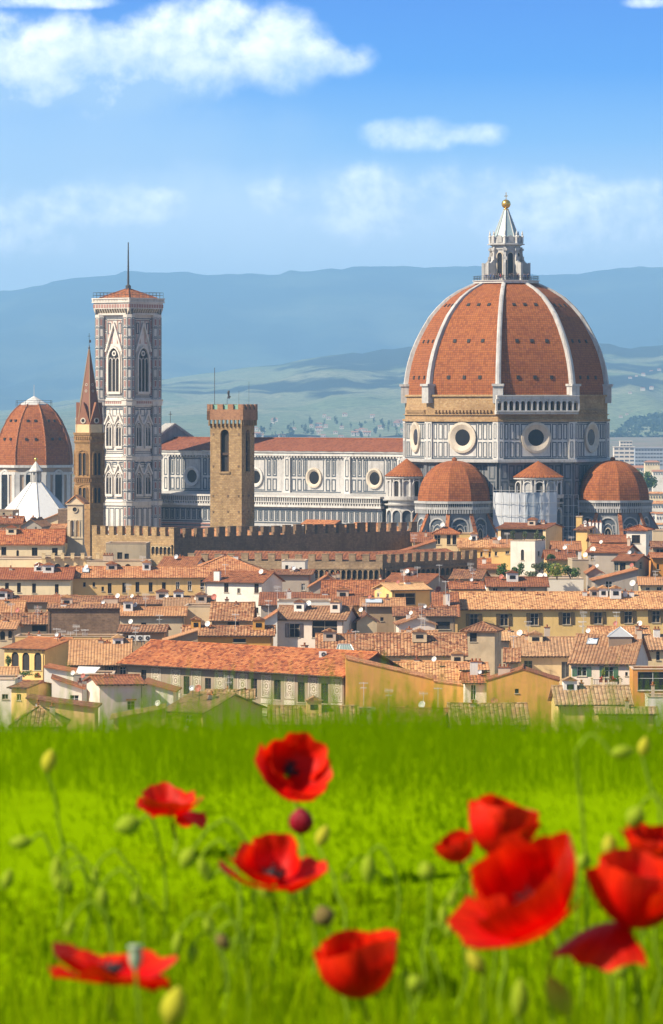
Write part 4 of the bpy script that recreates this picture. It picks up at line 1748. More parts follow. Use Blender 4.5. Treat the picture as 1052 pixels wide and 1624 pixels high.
mb = MB()
for k in range(4):
    wl = tface(k)
    wl.pierced(mb, 0, S, 0, zt(497), [])
shaft = mb.build('shaft', MTOW, camp)
LEV = [(838, 801), (794, 729), (723, 643), (633, 503)]
for k in range(4):
    c = ct + adir(AT + 45 + 90 * k) * (hs * 1.414 - .15)
    cb = MB()
    rb_ = 1.75
    ring = [(rb_, 0)]
    cb.lathe(c.x, c.y, [(rb_, 0), (rb_, zt(499))], 8, a0=R(AT + 22.5))
    co_ = cb.build('corner_buttress', MTOW, camp)
    il, ip = MB(), MB()
    for j in range(8):
        a = AT + 45 * j
        n_ = adir(a)
        if n_.y > .35:
            continue
        wl = Wall(c + n_ * rb_ * .924, Vector((-n_.y, n_.x, 0)), n_)
        for y0, y1 in LEV:
            cnt = max(2, int(round((y0 - y1) / 17)))
            for i in range(cnt):
                z0 = zt(y0) + (zt(y1) - zt(y0)) * i / cnt
                z1 = zt(y0) + (zt(y1) - zt(y0)) * (i + 1) / cnt
                wl.frame(il, -.52, .52, z0 + .22, z1 - .15, .13, -.05, .06)
                if j % 2 == 0 or i % 2:
                    wl.bar(ip, -.24, .24, z0 + .6, z1 - .55, -.05, .05)
                wl.bar(il, -.72, .72, z0 - .08, z0 + .05, -.05, .10)
    il.build('inlay', MG, co_)
    ip.build('pink_inlay', MP, co_)
for y0, y1, e in ((643, 633, 1.0), (729, 723, .8), (801, 794, .8), (636, 634.5, 1.35), (725, 723.5, 1.1), (796, 794.5, 1.1)):
    co = MB()
    for k in range(4):
        c = ct + adir(AT + 45 + 90 * k) * (hs * 1.414 - .15)
        co.lathe(c.x, c.y, [(1.6, zt(y0)), (1.75 + e * .25, zt(y0)), (1.75 + e * .45, zt(y1)), (1.6, zt(y1))], 8, a0=R(AT + 22.5))
        wl = tface(k)
        wl.bar(co, 1, S - 1, zt(y0), zt(y1), -.3, e * .5)
    co.build('string_course', MTOW, camp)


def traceried(wl, u0, u1, z0, z1, par, lights=2, gable=None, t=.35):
    g = MB()
    g.prism(wl.arch(u0, u1, z0, z1, 'point', .02), wl.N * .05)
    wo_ = g.build('window', DARK, par)
    f_ = MB()
    wl.archframe(f_, u0, u1, z0, z1, t, -.05, .55, 'point')
    wl.archframe(f_, u0 - t * 1.6, u1 + t * 1.6, z0 - .3, z1 + t * 1.4, t * .4, -.05, .3, 'point')
    zs = z1 - (u1 - u0) / 2 * 1.55
    for i in range(1, lights):
        u_ = u0 + (u1 - u0) * i / lights
        wl.bar(f_, u_ - .09, u_ + .09, z0, zs, .08, .4)
    lw = (u1 - u0) / lights
    for i in range(lights):
        wl.archframe(f_, u0 + lw * i + .1, u0 + lw * (i + 1) - .1, zs - 1.0, zs + .35, .14, .06, .35, 'point')
    o_ = wl.disc((u0 + u1) / 2, zs + (z1 - zs) * .52, (u1 - u0) * .19, .08, 12)
    i_ = wl.disc((u0 + u1) / 2, zs + (z1 - zs) * .52, (u1 - u0) * .10, .08, 12)
    f_.ring(o_, i_, wl.N * .25)
    wl.bar(f_, u0 - t, u1 + t, z0 - .7, z0, -.05, .5)
    if gable:
        uc, zg = (u0 + u1) / 2, gable
        for s in (-1, 1):
            a_ = wl.p(uc + s * ((u1 - u0) / 2 + t * 2.2), z1 - (u1 - u0) * .25, .05)
            b_ = wl.p(uc, zg, .05)
            dd = (b_ - a_).normalized()
            pp = dd.cross(wl.N).normalized()
            f_.hexa([a_ - pp * .22, b_ - pp * .22, b_ + pp * .22, a_ + pp * .22, a_ - pp * .22 + wl.N * .55, b_ - pp * .22 + wl.N * .55, b_ + pp * .22 + wl.N * .55, a_ + pp * .22 + wl.N * .55])
    f_.build('window_frame', MTOW, wo_)


for k in (0, 1, 3):
    wl = tface(k)
    uc = S / 2
    traceried(wl, uc - 2.0, uc + 2.0, zt(621), zt(552), camp, 3, zt(512), .45)
    for y0, y1, gy in ((707, 670, 655), (783, 749, 734)):
        for s in (-1, 1):
            traceried(wl, uc + s * 1.8 - 1.0, uc + s * 1.8 + 1.0, zt(y0), zt(y1), camp, 2, zt(gy), .28)
    il, ip = MB(), MB()
    # panels round the windows
    for y0, y1, half in ((630, 505, 2.9), (719, 646, 3.3), (791, 733, 3.3)):
        cnt = max(2, int(round((y0 - y1) / 22)))
        for i in range(cnt):
            z0 = zt(y0) + (zt(y1) - zt(y0)) * i / cnt
            z1 = zt(y0) + (zt(y1) - zt(y0)) * (i + 1) / cnt
            for s in (-1, 1):
                a, b = sorted((uc + s * half, uc + s * 3.9))
                if b - a < .4:
                    continue
                wl.frame(il, a, b, z0 + .2, z1 - .2, .13, -.05, .07)
                wl.bar(ip, a + .3, b - .3, z0 + .6, z1 - .6, -.05, .05)
        wl.frame(il, uc - 3.95, uc + 3.95, zt(y0), zt(y1), .2, -.05, .09)
        wl.frame(il, uc - half, uc + half, zt(y0) + .5, zt(y1) - .5, .16, -.05, .06)
    for s in (-1, 1):
        wl.frame(ip, uc + s * 1.6 - .8, uc + s * 1.6 + .8, zt(545), zt(508), .3, -.05, .06)
        wl.frame(il, uc + s * 2.0 - .55, uc + s * 2.0 + .55, zt(530), zt(512), .25, -.05, .08)
    for y0, y1 in ((660, 648), (741, 732)):
        for s in (-1, 0, 1):
            wl.frame(il, uc + s * 2.5 - .8, uc + s * 2.5 + .8, zt(y0), zt(y1), .18, -.05, .07)
    for i in range(12):
        wl.bar(ip, .9 + i * (S - 1.8) / 12 + .1, .9 + (i + 1) * (S - 1.8) / 12 - .15, zt(640), zt(636), .4, .56)
    for i in range(4):
        wl.frame(il, 1.4 + i * 2.0, 3.1 + i * 2.0, zt(836), zt(805), .2, -.05, .08)
    il.build('inlay', MG, shaft)
    ip.build('pink_inlay', MP, shaft)
# machicolated top
tp = MB()
ht = hs + 1.6
for z0, z1, h_ in ((zt(500), zt(497), hs + .9), (zt(490), zt(480.5), ht - .25), (zt(480.5), zt(478.8), ht + .12), (zt(474.6), zt(473), ht + .15)):
    tp.box((ct.x, ct.y, (z0 + z1) / 2), (2 * h_, 2 * h_, z1 - z0), (adir(AT + 90), adir(AT), Vector((0, 0, 1))))
top = tp.build('terrace', MTOW, camp)
cb, ar = MB(), MB()
for k in range(4):
    n_ = adir(AT + 90 * k)
    u_ = Vector((-n_.y, n_.x, 0))
    wl = Wall(ct + n_ * hs - u_ * ht, u_, n_)
    n = 15
    for i in range(n):
        uu = 2 * ht * (i + .5) / n
        cb.prism([wl.p(uu - .22, zt(499), .6), wl.p(uu - .22, zt(490), 1.4), wl.p(uu - .22, zt(490), .2), wl.p(uu - .22, zt(499), .2)], u_ * .44)
    wl.bar(ar, 0, 2 * ht, zt(499), zt(490), .3, .45)
    pr = MB()
    m_ = 24
    for i in range(m_ + 1):
        uu = 2 * ht * i / m_
        wl.bar(pr, uu - .13, uu + .13, zt(479), zt(474.4), 1.2, 1.55)
    for i in range(m_):
        uu = 2 * ht * (i + .5) / m_
        wl.bar(pr, uu - .3, uu + .3, zt(479), zt(474.4), 1.3, 1.4)
    pr.build('parapet', MTOW, top)
    pi = MB()
    for i in range(14):
        uu = 2 * ht * (i + .5) / 14
        wl.bar(pi, uu - .35, uu + .35, zt(488.5), zt(483), 1.25, 1.41)
    pi.build('pink_inlay', MP, top)
cb.build('corbel', MWC, top)
ar.build('painted_shade_strip', MG, top)  # dark strip that paints in the shade between the corbels
pr = MB()
zb_, za_ = zt(473.5), zt(457)
qs = [ct + adir(AT + 45 + 90 * k) * 7.9 + Vector((0, 0, zb_)) for k in range(4)]
ap = Vector((ct.x, ct.y, za_))
for k in range(4):
    a, b = qs[k], qs[(k + 1) % 4]
    rows, uvs = [], []
    for j in range(6):
        t = j / 5 * .985
        rows.append([a.lerp(b, i / 6).lerp(ap, t) for i in range(7)])
        uvs.append([((i / 6 - .5) * 12 * (1 - t), t * 9) for i in range(7)])
    pr.grid(rows, uvs)
    pr.tube([a + Vector((0, 0, .1)), ap], .2, 5)
pr.build('roof', TILE['red'], camp)
ms = MB()
ms.lathe(ct.x, ct.y, [(.75, za_ - .6), (.75, za_ + .7), (.45, za_ + .9), (.3, za_ + 1.1)], 10)
ms.tube([(ct.x, ct.y, za_), (ct.x, ct.y, zt(384))], [.32, .14], 8)
ms.build('mast', IRON, camp)
rl = MB()
for k in range(4):
    a, b = ct + adir(AT + 45 + 90 * k) * 9.5, ct + adir(AT + 135 + 90 * k) * 9.5
    for zz in (zt(473) + .8, zt(473) + 1.5):
        rl.tube([zup(a, zz), zup(b, zz)], .05, 4)
    for i in range(10):
        q_ = a.lerp(b, i / 10)
        rl.box((q_.x, q_.y, zt(473) + .75), (.08, .08, 1.5))
rl.build('railing', IRON, camp)

# ------------------------------------------------------------------ stone keep of the palace
DB = 1128.0
KS = DB / 930.0
zk = lambda py: ZZ(py, DB)
cor = P(383.5, 640, DB)
AB = -21.0
n0, u0 = adir(AB), None
uK = Vector((-n0.y, n0.x, 0))
WK = 6.65 * KS
wk = Wall(cor - uK * WK, uK, n0)
keep = thing('stone_tower', 'square rubble stone tower with crenellated brick top and iron masts', 'tower', (cor.x - 3, DB + 3, 0))
nR = uK
wr = Wall(cor, -n0, nR)
zt0, zt1, zt2 = zk(672), zk(654), zk(641)
mb = MB()
h1 = (2.15 * KS, 3.95 * KS, zk(748), zk(681))
h2 = (2.1 * KS, 4.3 * KS, zk(748), zk(681))
wk.pierced(mb, 0, WK, 0, zt0, [h1], .9)
wr.pierced(mb, 0, WK, 0, zt0, [h2], .9)
wb_ = Wall(cor - uK * WK - n0 * WK, n0, -nR)
wb_.pierced(mb, 0, WK, 0, zt0, [], .5)
wc_ = Wall(cor - n0 * WK, -uK, -n0)
wc_.pierced(mb, 0, WK, 0, zt0, [], .5)
kw = mb.build('wall', STONE, keep)
for wl, h_ in ((wk, h1), (wr, h2)):
    # arched head: fill the corners of the square opening, dark room and a floor bar inside
    ah = MB()
    hw = (h_[1] - h_[0]) / 2
    pts = wl.arch(h_[0], h_[1], h_[2], h_[3], 'round', .0)[2:]
    for j in range(len(pts) - 1):
        ta, tb_ = (pts[j] - wl.p(0, 0)).dot(wl.U), (pts[j + 1] - wl.p(0, 0)).dot(wl.U)
        ah.hexa([pts[j] - wl.N * .8, pts[j + 1] - wl.N * .8, pts[j + 1], pts[j], wl.p(ta, h_[3], -.8), wl.p(tb_, h_[3], -.8), wl.p(tb_, h_[3], 0), wl.p(ta, h_[3], 0)])
    ah.build('arch_head', STONE, keep)
    dk = MB()
    wl.bar(dk, h_[0] - .05, h_[1] + .05, h_[2] - .05, h_[3] + .05, -1.0, -.86)
    dk.build('belfry_opening', DARK, keep)
    br_ = MB()
    wl.bar(br_, h_[0], h_[1], zk(722), zk(718), -.85, -.45)
    wl.bar(br_, h_[1] - .5, h_[1] - .25, h_[2], zk(700), -.85, -.5)
    br_.build('bell_beam', WOODD, keep)
    si = MB()
    wl.bar(si, h_[0] - .3, h_[1] + .3, h_[2] - .45, h_[2], -.5, .25)
    si.build('sill', STONE, keep)
for y_ in (690, 741, 788, 813):
    for wl in (wk, wr):
        for s in (.6, WK - 1.0, 4.3):
            if 2.0 < s < 5.6 and y_ < 760:
                continue
            hl = MB()
            wl.bar(hl, s, s + .35, zk(y_), zk(y_) + .45, -.1, .12)
            hl.build('corbel_stone', STONED, keep)
hd = MB()
e = .6
for wl in (wk, wr, wb_, wc_):
    wl.bar(hd, -e, WK + e, zt0 + .9, zt1 + .35, -.2, e)
    wl.bar(hd, -e + .02, WK + e - .02, zt1 + .35, zt1 + .7, -.1, e - .06)
kh = hd.build('crown_wall', masonry('tower_brick', (0.42, 0.20, 0.10), (0.32, 0.15, 0.08), (.35, .22, .13), .6, .25), keep)
for wl in (wk, wr):
    for i in range(9):
        u_ = -e + (WK + 2 * e) * (i + .5) / 9
        cb = MB()
        wl.bar(cb, u_ - .16, u_ + .16, zt0 - .5, zt0 + .9, -.1, e - .05)
        cb.build('corbel', STONE, kh)
for wl in (wk, wr, wb_, wc_):
    n = 4 if wl in (wk, wc_) else 4
    for i in range(n):
        w_ = (WK + 2 * e) / (n * 2 - 1)
        u_ = -e + 2 * w_ * i
        m_ = MB()
        wl.bar(m_, u_, u_ + w_ * 1.05, zt1 + .7, zt2 + .0, -.15, e - .08)
        mo = m_.build('merlon', MATS['tower_brick'], keep)
    gp = MB()
    for i in range(n - 1):
        w_ = (WK + 2 * e) / (n * 2 - 1)
        u_ = -e + 2 * w_ * i + w_
        wl.bar(gp, u_ + w_ * .08, u_ + w_ * .97, zt1 + .72, zt2 - .1, -.1, .1)
    gp.build('copper_flashing', flat('green_copper', (0.22, 0.42, 0.33), .6), keep)
cK = cor - uK * WK / 2 - n0 * WK / 2
rf = MB()
rf.box((cK.x, cK.y, zt1 + .2), (WK, WK, .3), (uK, n0, Vector((0, 0, 1))))
rf.build('roof', ZINC, keep)
for px, y1, r_ in ((340.5, 583, .075), (395, 605, .035), (379, 620, .035)):
    q_ = P(px, 640, DB + 3)
    po = MB()
    po.tube([(q_.x, DB + 3, zt1), (q_.x, DB + 3, zk(y1))], r_, 6)
    po.build('mast', IRON, keep)
q_ = P(362.5, 640, DB + 3)
vn = MB()
vn.tube([(q_.x - .35, DB + 3, zt1), (q_.x - .3, DB + 3, zk(632))], .05, 5)
vn.tube([(q_.x, DB + 3, zk(632)), (q_.x + .05, DB + 3, zk(627)), (q_.x - .02, DB + 3, zk(622))], [.34, .22, .3], 7)
vn.ball((q_.x + .05, DB + 3, zk(621)), .3, 8)
vn.box((q_.x + .3, DB + 3, zk(629)), (.5, .1, .35))
vn.build('weathervane', IRON, keep)

# ------------------------------------------------------------------ brown spire of the abbey
DS = 1165.0
SS = DS / 985.0
zs_ = lambda py: ZZ(py, DS)
cs = P(141.5, 640, DS)
cs = Vector((cs.x, DS, 0))
spire = thing('abbey_spire', 'brown hexagonal stone tower with pointed spire left of the marble bell tower', 'church tower', (cs.x, DS, 0))
PH = 6.0
hexr = 3.35 * SS


def hexband(mb, r0, z0, r1, z1):
    for k in range(6):
        a0, b0 = cs + adir(PH + 60 * k) * r0, cs + adir(PH + 60 * k + 60) * r0
        a1, b1 = cs + adir(PH + 60 * k) * r1, cs + adir(PH + 60 * k + 60) * r1
        mb.face([zup(a0, z0), zup(b0, z0), zup(b1, z1), zup(a1, z1)])


mb = MB()
hexband(mb, hexr, 0, hexr, zs_(690))
sh = mb.build('shaft', SPIREB, spire)
co = MB()
for y0, y1, r0, r1 in ((704, 700, hexr, hexr + .35), (700, 690, hexr + .1, hexr + .15), (690, 686, hexr + .3, hexr + .45), (769, 766, hexr, hexr + .2), (759, 757, hexr, hexr + .25), (808, 806, hexr, hexr + .15)):
    hexband(co, r0, zs_(y0), r1, zs_(y1))
    hexband(co, r1, zs_(y1), 2.6 * SS, zs_(y1) + .02)
    hexband(co, 2.6 * SS, zs_(y0), r0, zs_(y0))
co.build('string_course', SPIREB, spire)
for k in range(6):
    a, b = cs + adir(PH + 60 * k) * hexr, cs + adir(PH + 60 * k + 60) * hexr
    wl = Wall(a, b - a)
    if wl.N.y > .3:
        continue
    L = (b - a).length
    for y0, y1 in ((753, 718), (797, 773)):
        for s in (-1, 1):
            g = MB()
            g.prism(wl.arch(L / 2 + s * .55 - .42, L / 2 + s * .55 + .42, zs_(y0), zs_(y1), 'round', .01), wl.N * .05)
            w_ = g.build('window', DARK, spire)
            f_ = MB()
            wl.archframe(f_, L / 2 + s * .55 - .42, L / 2 + s * .55 + .42, zs_(y0), zs_(y1), .11, -.02, .3)
            f_.build('window_frame', SPIREB, w_)
        f_ = MB()
        wl.archframe(f_, L / 2 - 1.22, L / 2 + 1.22, zs_(y0), zs_(y1) + .6, .16, -.02, .22)
        f_.build('window_arch', SPIREB, spire)
    cb = MB()
    for y_ in (697, 764):
        for i in range(8):
            u_ = L * (i + .5) / 8
            wl.bar(cb, u_ - .1, u_ + .1, zs_(y_), zs_(y_) + .8, -.05, .28)
    cb.build('corbel', SPIREB, spire)
    # gablet with quatrefoil
    r_in = 3.1 * SS
    a2, b2 = cs + adir(PH + 60 * k) * r_in, cs + adir(PH + 60 * k + 60) * r_in
    w2 = Wall(a2, b2 - a2)
    L2 = (b2 - a2).length
    gz_ = MB()
    pl = [w2.p(0, zs_(687)), w2.p(L2, zs_(687)), w2.p(L2, zs_(672)), w2.p(L2 / 2, zs_(638)), w2.p(0, zs_(672))]
    gz_.prism(pl, -w2.N * .9)
    go_ = gz_.build('gablet', flat('spire_brick', (0.30, 0.13, 0.075), .85, var=.35), spire)
    ps = MB()
    w2.bar(ps, .15, L2 - .15, zs_(686), zs_(673), -.1, .06)
    ps.build('gablet_base', MATS['plaster_cream'], go_)
    qf = MB()
    qf.ring(w2.disc(L2 / 2, zs_(667), .72, .02, 16), w2.disc(L2 / 2, zs_(667), .45, .02, 16), w2.N * .15)
    qf.build('quatrefoil', MWC, go_)
    qd = MB()
    qd.face(w2.disc(L2 / 2, zs_(667), .47, .05, 16))
    qd.build('quatrefoil_opening', DARK, go_)
sp_ = MB()
hexband(sp_, 2.95 * SS, zs_(680), .14, zs_(553))
spo = sp_.build('spire', flat('spire_tile', (0.27, 0.125, 0.085), .85, var=.3), spire)
for k in range(6):
    e_ = MB()
    e_.tube([zup(cs + adir(PH + 60 * k) * 2.98 * SS, zs_(680)), zup(cs + adir(PH + 60 * k) * .16, zs_(553))], [.17, .07], 5)
    e_.build('spire_edge', MATS['plaster_dim'], spo)
for y_, f in ((620, .0), (610, 30)):
    for k in (0, -1):
        n_ = adir(PH + 60 * k + 30)
        t = (680 - y_) / 127
        r_ = (2.95 * SS * (1 - t)) * .866
        q_ = cs + n_ * (r_ + .05)
        w2 = Wall(q_, Vector((-n_.y, n_.x, 0)), n_)
        qf = MB()
        qf.ring(w2.disc(0, zs_(y_), .34, -.2, 12), w2.disc(0, zs_(y_), .2, -.2, 12), w2.N * .3)
        qf.build('spire_window', MWC, spo)
vn = MB()
vn.lathe(cs.x, cs.y, [(.2, zs_(554)), (.26, zs_(551)), (.12, zs_(549)), (.05, zs_(546))], 8)
vn.tube([(cs.x, cs.y, zs_(550)), (cs.x, cs.y, zs_(528))], .05, 5)
vn.box((cs.x, cs.y, zs_(533)), (.7, .08, .08))
vn.box((cs.x + .25, cs.y, zs_(541)), (.45, .08, .7))
vn.build('weathervane', IRON, spo)

# small bell gable with two arches in front of it
DG = 1096.0
zg_ = lambda py: ZZ(py, DG)
gA = P(107, 640, DG)
gU = Vector((math.cos(R(-14)), math.sin(R(-14)), 0))
wg = Wall(gA, gU)
bgl = thing('bell_gable', 'small cream bell gable with two arched openings before the brown spire', 'bell gable', (gA.x + 1.5, DG, 0))
L = 3.65
hol = [(.72, 1.60, zg_(851), zg_(825)), (2.05, 2.93, zg_(851), zg_(825))]
mb = MB()
wg.pierced(mb, 0, L, zg_(890), zg_(799), hol, 1.3)
wgb = Wall(wg.p(L, 0, -1.3), -gU)
wgb.pierced(mb, 0, L, zg_(890), zg_(799), [(L - b, L - a, c_, d_) for a, b, c_, d_ in hol], .05)
mb.face([wg.p(L, zg_(890), 0), wg.p(L, zg_(890), -1.3), wg.p(L, zg_(799), -1.3), wg.p(L, zg_(799), 0)])
mb.face([wg.p(0, zg_(890), -1.3), wg.p(0, zg_(890), 0), wg.p(0, zg_(799), 0), wg.p(0, zg_(799), -1.3)])
mb.prism([wg.p(-.1, zg_(799)), wg.p(L + .1, zg_(799)), wg.p(L / 2, zg_(788))], -wg.N * 1.3)
mb.box(wg.p(L / 2, (zg_(890)) / 2, -2.2), (L + 2.2, 4.4, zg_(888)), wg.ax)
mb.prism([wg.p(-1.0, zg_(890), -.2), wg.p(0, zg_(890), -.2), wg.p(0, zg_(868), -.2)], -wg.N * 1.0)
mb.prism([wg.p(L, zg_(890), -.2), wg.p(L + 1.1, zg_(890), -.2), wg.p(L, zg_(862), -.2)], -wg.N * 1.0)
gw = mb.build('wall', plaster('bell_gable_stone', (0.64, 0.52, 0.36), .8), bgl)
for a, b, c_, d_ in hol:
    ah = MB()
    wg.archframe(ah, a, b, c_, d_ - .0, .16, -.02, .16)
    pts = wg.arch(a, b, c_, d_, 'round', 0)[2:]
    for j in range(len(pts) - 1):
        ta, tb_ = (pts[j] - wg.p(0, 0)).dot(wg.U), (pts[j + 1] - wg.p(0, 0)).dot(wg.U)
        ah.hexa([pts[j] - wg.N * 1.2, pts[j + 1] - wg.N * 1.2, pts[j + 1], pts[j], wg.p(ta, d_, -1.2), wg.p(tb_, d_, -1.2), wg.p(tb_, d_, 0), wg.p(ta, d_, 0)])
    ah.build('arch', MATS['bell_gable_stone'], bgl)
ar = MB()
ar.prism(wg.disc(L / 2, zg_(808), .55, -.05, 14), wg.N * .1)
ar.build('round_opening', DARK, bgl)
ar = MB()
ar.ring(wg.disc(L / 2, zg_(808), .75, 0, 14), wg.disc(L / 2, zg_(808), .52, 0, 14), wg.N * .22)
for z0, z1, e_ in ((zg_(800.5), zg_(798.5), .3), (zg_(854), zg_(852), .2), (zg_(824) - .2, zg_(824), .1)):
    wg.bar(ar, -e_, L + e_, z0, z1, -.2, e_)
ar.build('moulding', MATS['bell_gable_stone'], bgl)
rf = MB()
for s in (-1, 1):
    a_, b_ = wg.p(L / 2 + s * (L / 2 + .45), zg_(799) - .1, .35), wg.p(L / 2, zg_(786.5), .35)
    back = -wg.N * 4.4 if s == 1 else -wg.N * 4.4
    rf.hexa([a_, b_, b_ + back, a_ + back, a_ + Vector((0, 0, .25)), b_ + Vector((0, 0, .25)), b_ + back + Vector((0, 0, .25)), a_ + back + Vector((0, 0, .25))])
rf.build('roof', TILE['orange'], bgl)

# ------------------------------------------------------------------ chapel dome far left and the white pyramid roof
DM = 1600.0
zm_ = lambda py: ZZ(py, DM)
cm = P(54, 640, DM)
cm = Vector((cm.x, DM, 0))
chap = thing('domed_chapel', 'far octagonal chapel with smooth red tiled dome and white cap', 'chapel', (cm.x, DM, 0))
PM = -24.0
om = lambda r, z, k: cm + adir(PM + 45 * k) * r + Vector((0, 0, z))
profm = [(737, 13.4), (722, 13.35), (707, 12.9), (693, 12.1), (680, 11.0), (667, 9.6), (656, 8.0), (648, 6.4), (641, 4.6)]
dm = MB()
for k in range(8):
    rows, uvs, acc, pv = [], [], 0, None
    for py, r_ in profm:
        a, b = om(r_, zm_(py), k), om(r_, zm_(py), k + 1)
        if pv:
            acc += math.hypot(pv[0] - r_, pv[1] - zm_(py))
        pv = (r_, zm_(py))
        w_ = (b - a).length
        rows.append([a.lerp(b, i / 4) for i in range(5)])
        uvs.append([((i / 4 - .5) * w_ + 30 * k, acc) for i in range(5)])
    dm.grid(rows, uvs)
do_ = dm.build('dome', BRICKT, chap)
for k in range(8):
    e_ = MB()
    e_.tube([om(r_ + .05, zm_(py), k) for py, r_ in profm], .28, 6)
    e_.build('rib', TILE['red'], do_)
for k in (-2, -1, 0, 1):
    for py in (667, 696):
        for f in (.33, .67):
            for (p0, r0), (p1, r1) in zip(profm, profm[1:]):
                if p1 <= py <= p0:
                    r_ = r0 + (r1 - r0) * (p0 - py) / (p0 - p1)
            q_ = om(r_, zm_(py), k).lerp(om(r_, zm_(py), k + 1), f)
            h_ = MB()
            h_.box(q_, (.8, .8, .8), (adir(PM + 45 * k + 112.5), adir(PM + 45 * k + 22.5), Vector((0, 0, 1))))
            h_.build('porthole', DARK, do_)
cap_ = MB()
for k in range(8):
    cap_.face([om(5.0, zm_(644), k), om(5.0, zm_(644), k + 1), om(4.8, zm_(640.5), k + 1), om(4.8, zm_(640.5), k)])
    cap_.face([om(4.8, zm_(640.5), k), om(4.8, zm_(640.5), k + 1), om(2.0, zm_(633), k + 1), om(2.0, zm_(633), k)])
    cap_.face([om(2.0, zm_(633), k), om(2.0, zm_(633), k + 1), om(.1, zm_(628), k + 1), om(.1, zm_(628), k)])
cap_.tube([cm + Vector((0, 0, zm_(630))), cm + Vector((0, 0, zm_(610)))], .08, 5)
cap_.build('cap', MW, chap)
rl = MB()
for k in range(8):
    for zz in (zm_(641) + 1.2, zm_(641) + .5):
        rl.tube([om(6.3, zz, k), om(6.3, zz, k + 1)], .06, 4)
    rl.tube([om(6.3, zm_(645), k), om(6.3, zm_(641) + 1.3, k)], .07, 4)
rl.build('railing', IRON, chap)
dr = MB()
for k in range(8):
    dr.face([om(13.4, 0, k), om(13.4, 0, k + 1), om(13.4, zm_(740), k + 1), om(13.4, zm_(740), k)])
dro = dr.build('drum', plaster('chapel_brown', (0.40, 0.29, 0.21), .4), chap)
co = MB()
for y0, y1, r_ in ((741, 737, 14.4), (752, 748, 13.8)):
    for k in range(8):
        a0, b0 = om(12, zm_(y0), k), om(12, zm_(y0), k + 1)
        a1, b1 = om(r_, zm_(y0), k), om(r_, zm_(y0), k + 1)
        up = Vector((0, 0, zm_(y1) - zm_(y0)))
        co.hexa([a0, b0, b1, a1, a0 + up, b0 + up, b1 + up, a1 + up])
co.build('cornice', MW, dro)
for k in (-3, -2, -1, 0, 1):
    a, b = om(13.4, 0, k), om(13.4, 0, k + 1)
    wl = Wall(a, b - a)
    L = (b - a).length
    for s in (0, L - 1.5):
        pl = MB()
        wl.bar(pl, s, s + 1.5, 0, zm_(752), -.1, .4)
        pl.build('pilaster', MW, dro)
    wn_ = MB()
    wn_.prism(wl.arch(L / 2 - 1.6, L / 2 + 1.6, 20, zm_(747), 'round', .02), wl.N * .05)
    wo_ = wn_.build('window', GLASS, dro)
    wf = MB()
    wl.archframe(wf, L / 2 - 1.6, L / 2 + 1.6, 20, zm_(747), .7, -.05, .5)
    wf.build('window_frame', MW, wo_)

DP = 1345.0
zp = lambda py: ZZ(py, DP)
cp = P(57, 640, DP)
cp = Vector((cp.x, DP, 0))
bap = thing('baptistery', 'white octagonal pyramid roof with slim lantern in front of the far red dome', 'baptistery', (cp.x, DP, 0))
PP = 8.0
op = lambda r, z, k: cp + adir(PP + 45 * k) * r + Vector((0, 0, z))
mb = MB()
for k in range(8):
    a0, b0, a1, b1 = op(14.5, zp(842), k), op(14.5, zp(842), k + 1), op(1.7, zp(765), k), op(1.7, zp(765), k + 1)
    rows = [[a0.lerp(b0, i / 4).lerp(a1.lerp(b1, i / 4), j / 8) for i in range(5)] for j in range(9)]
    mb.grid(rows)
bro = mb.build('pyramid_roof', marble('white_roof', (0.86, 0.85, 0.83), (0.70, 0.69, 0.68), .5, .15), bap)
for k in range(8):
    e_ = MB()
    e_.tube([op(14.5, zp(842), k), op(1.7, zp(765), k)], .14, 5)
    e_.build('roof_edge', MGREY, bro)
mb = MB()
for k in range(8):
    mb.face([op(14.0, 0, k), op(14.0, 0, k + 1), op(14.0, zp(841), k + 1), op(14.0, zp(841), k)])
mb.build('wall', MW, bap)
ln = MB()
for k in range(8):
    ln.tube([op(1.35, zp(766), k), op(1.35, zp(748), k)], .2, 6)
    ln.face([op(1.9, zp(748), k), op(1.9, zp(748), k + 1), op(1.9, zp(746), k + 1), op(1.9, zp(746), k)])
    ln.face([op(1.9, zp(746), k), op(1.9, zp(746), k + 1), op(.15, zp(732), k + 1), op(.15, zp(732), k)])
    ln.face([op(1.9, zp(766), k), op(1.9, zp(766), k + 1), op(1.8, zp(764.5), k + 1), op(1.8, zp(764.5), k)])
ln.lathe(cp.x, cp.y, [(.75, zp(765)), (.75, zp(748))], 10)
lno = ln.build('lantern', MW, bap)
bl = MB()
bl.ball((cp.x, cp.y, zp(728.5)), .55, 12)
bl.tube([(cp.x, cp.y, zp(733)), (cp.x, cp.y, zp(722))], .06, 5)
bl.build('ball', GOLD, lno, True)

# ------------------------------------------------------------------ houses of the old town
def depth_of(py):
    pts = [(815, 1185), (850, 1140), (870, 1105), (900, 1055), (950, 975), (1000, 890), (1050, 800), (1100, 715), (1150, 640), (1200, 590)]
    return lerp_line(pts, py)


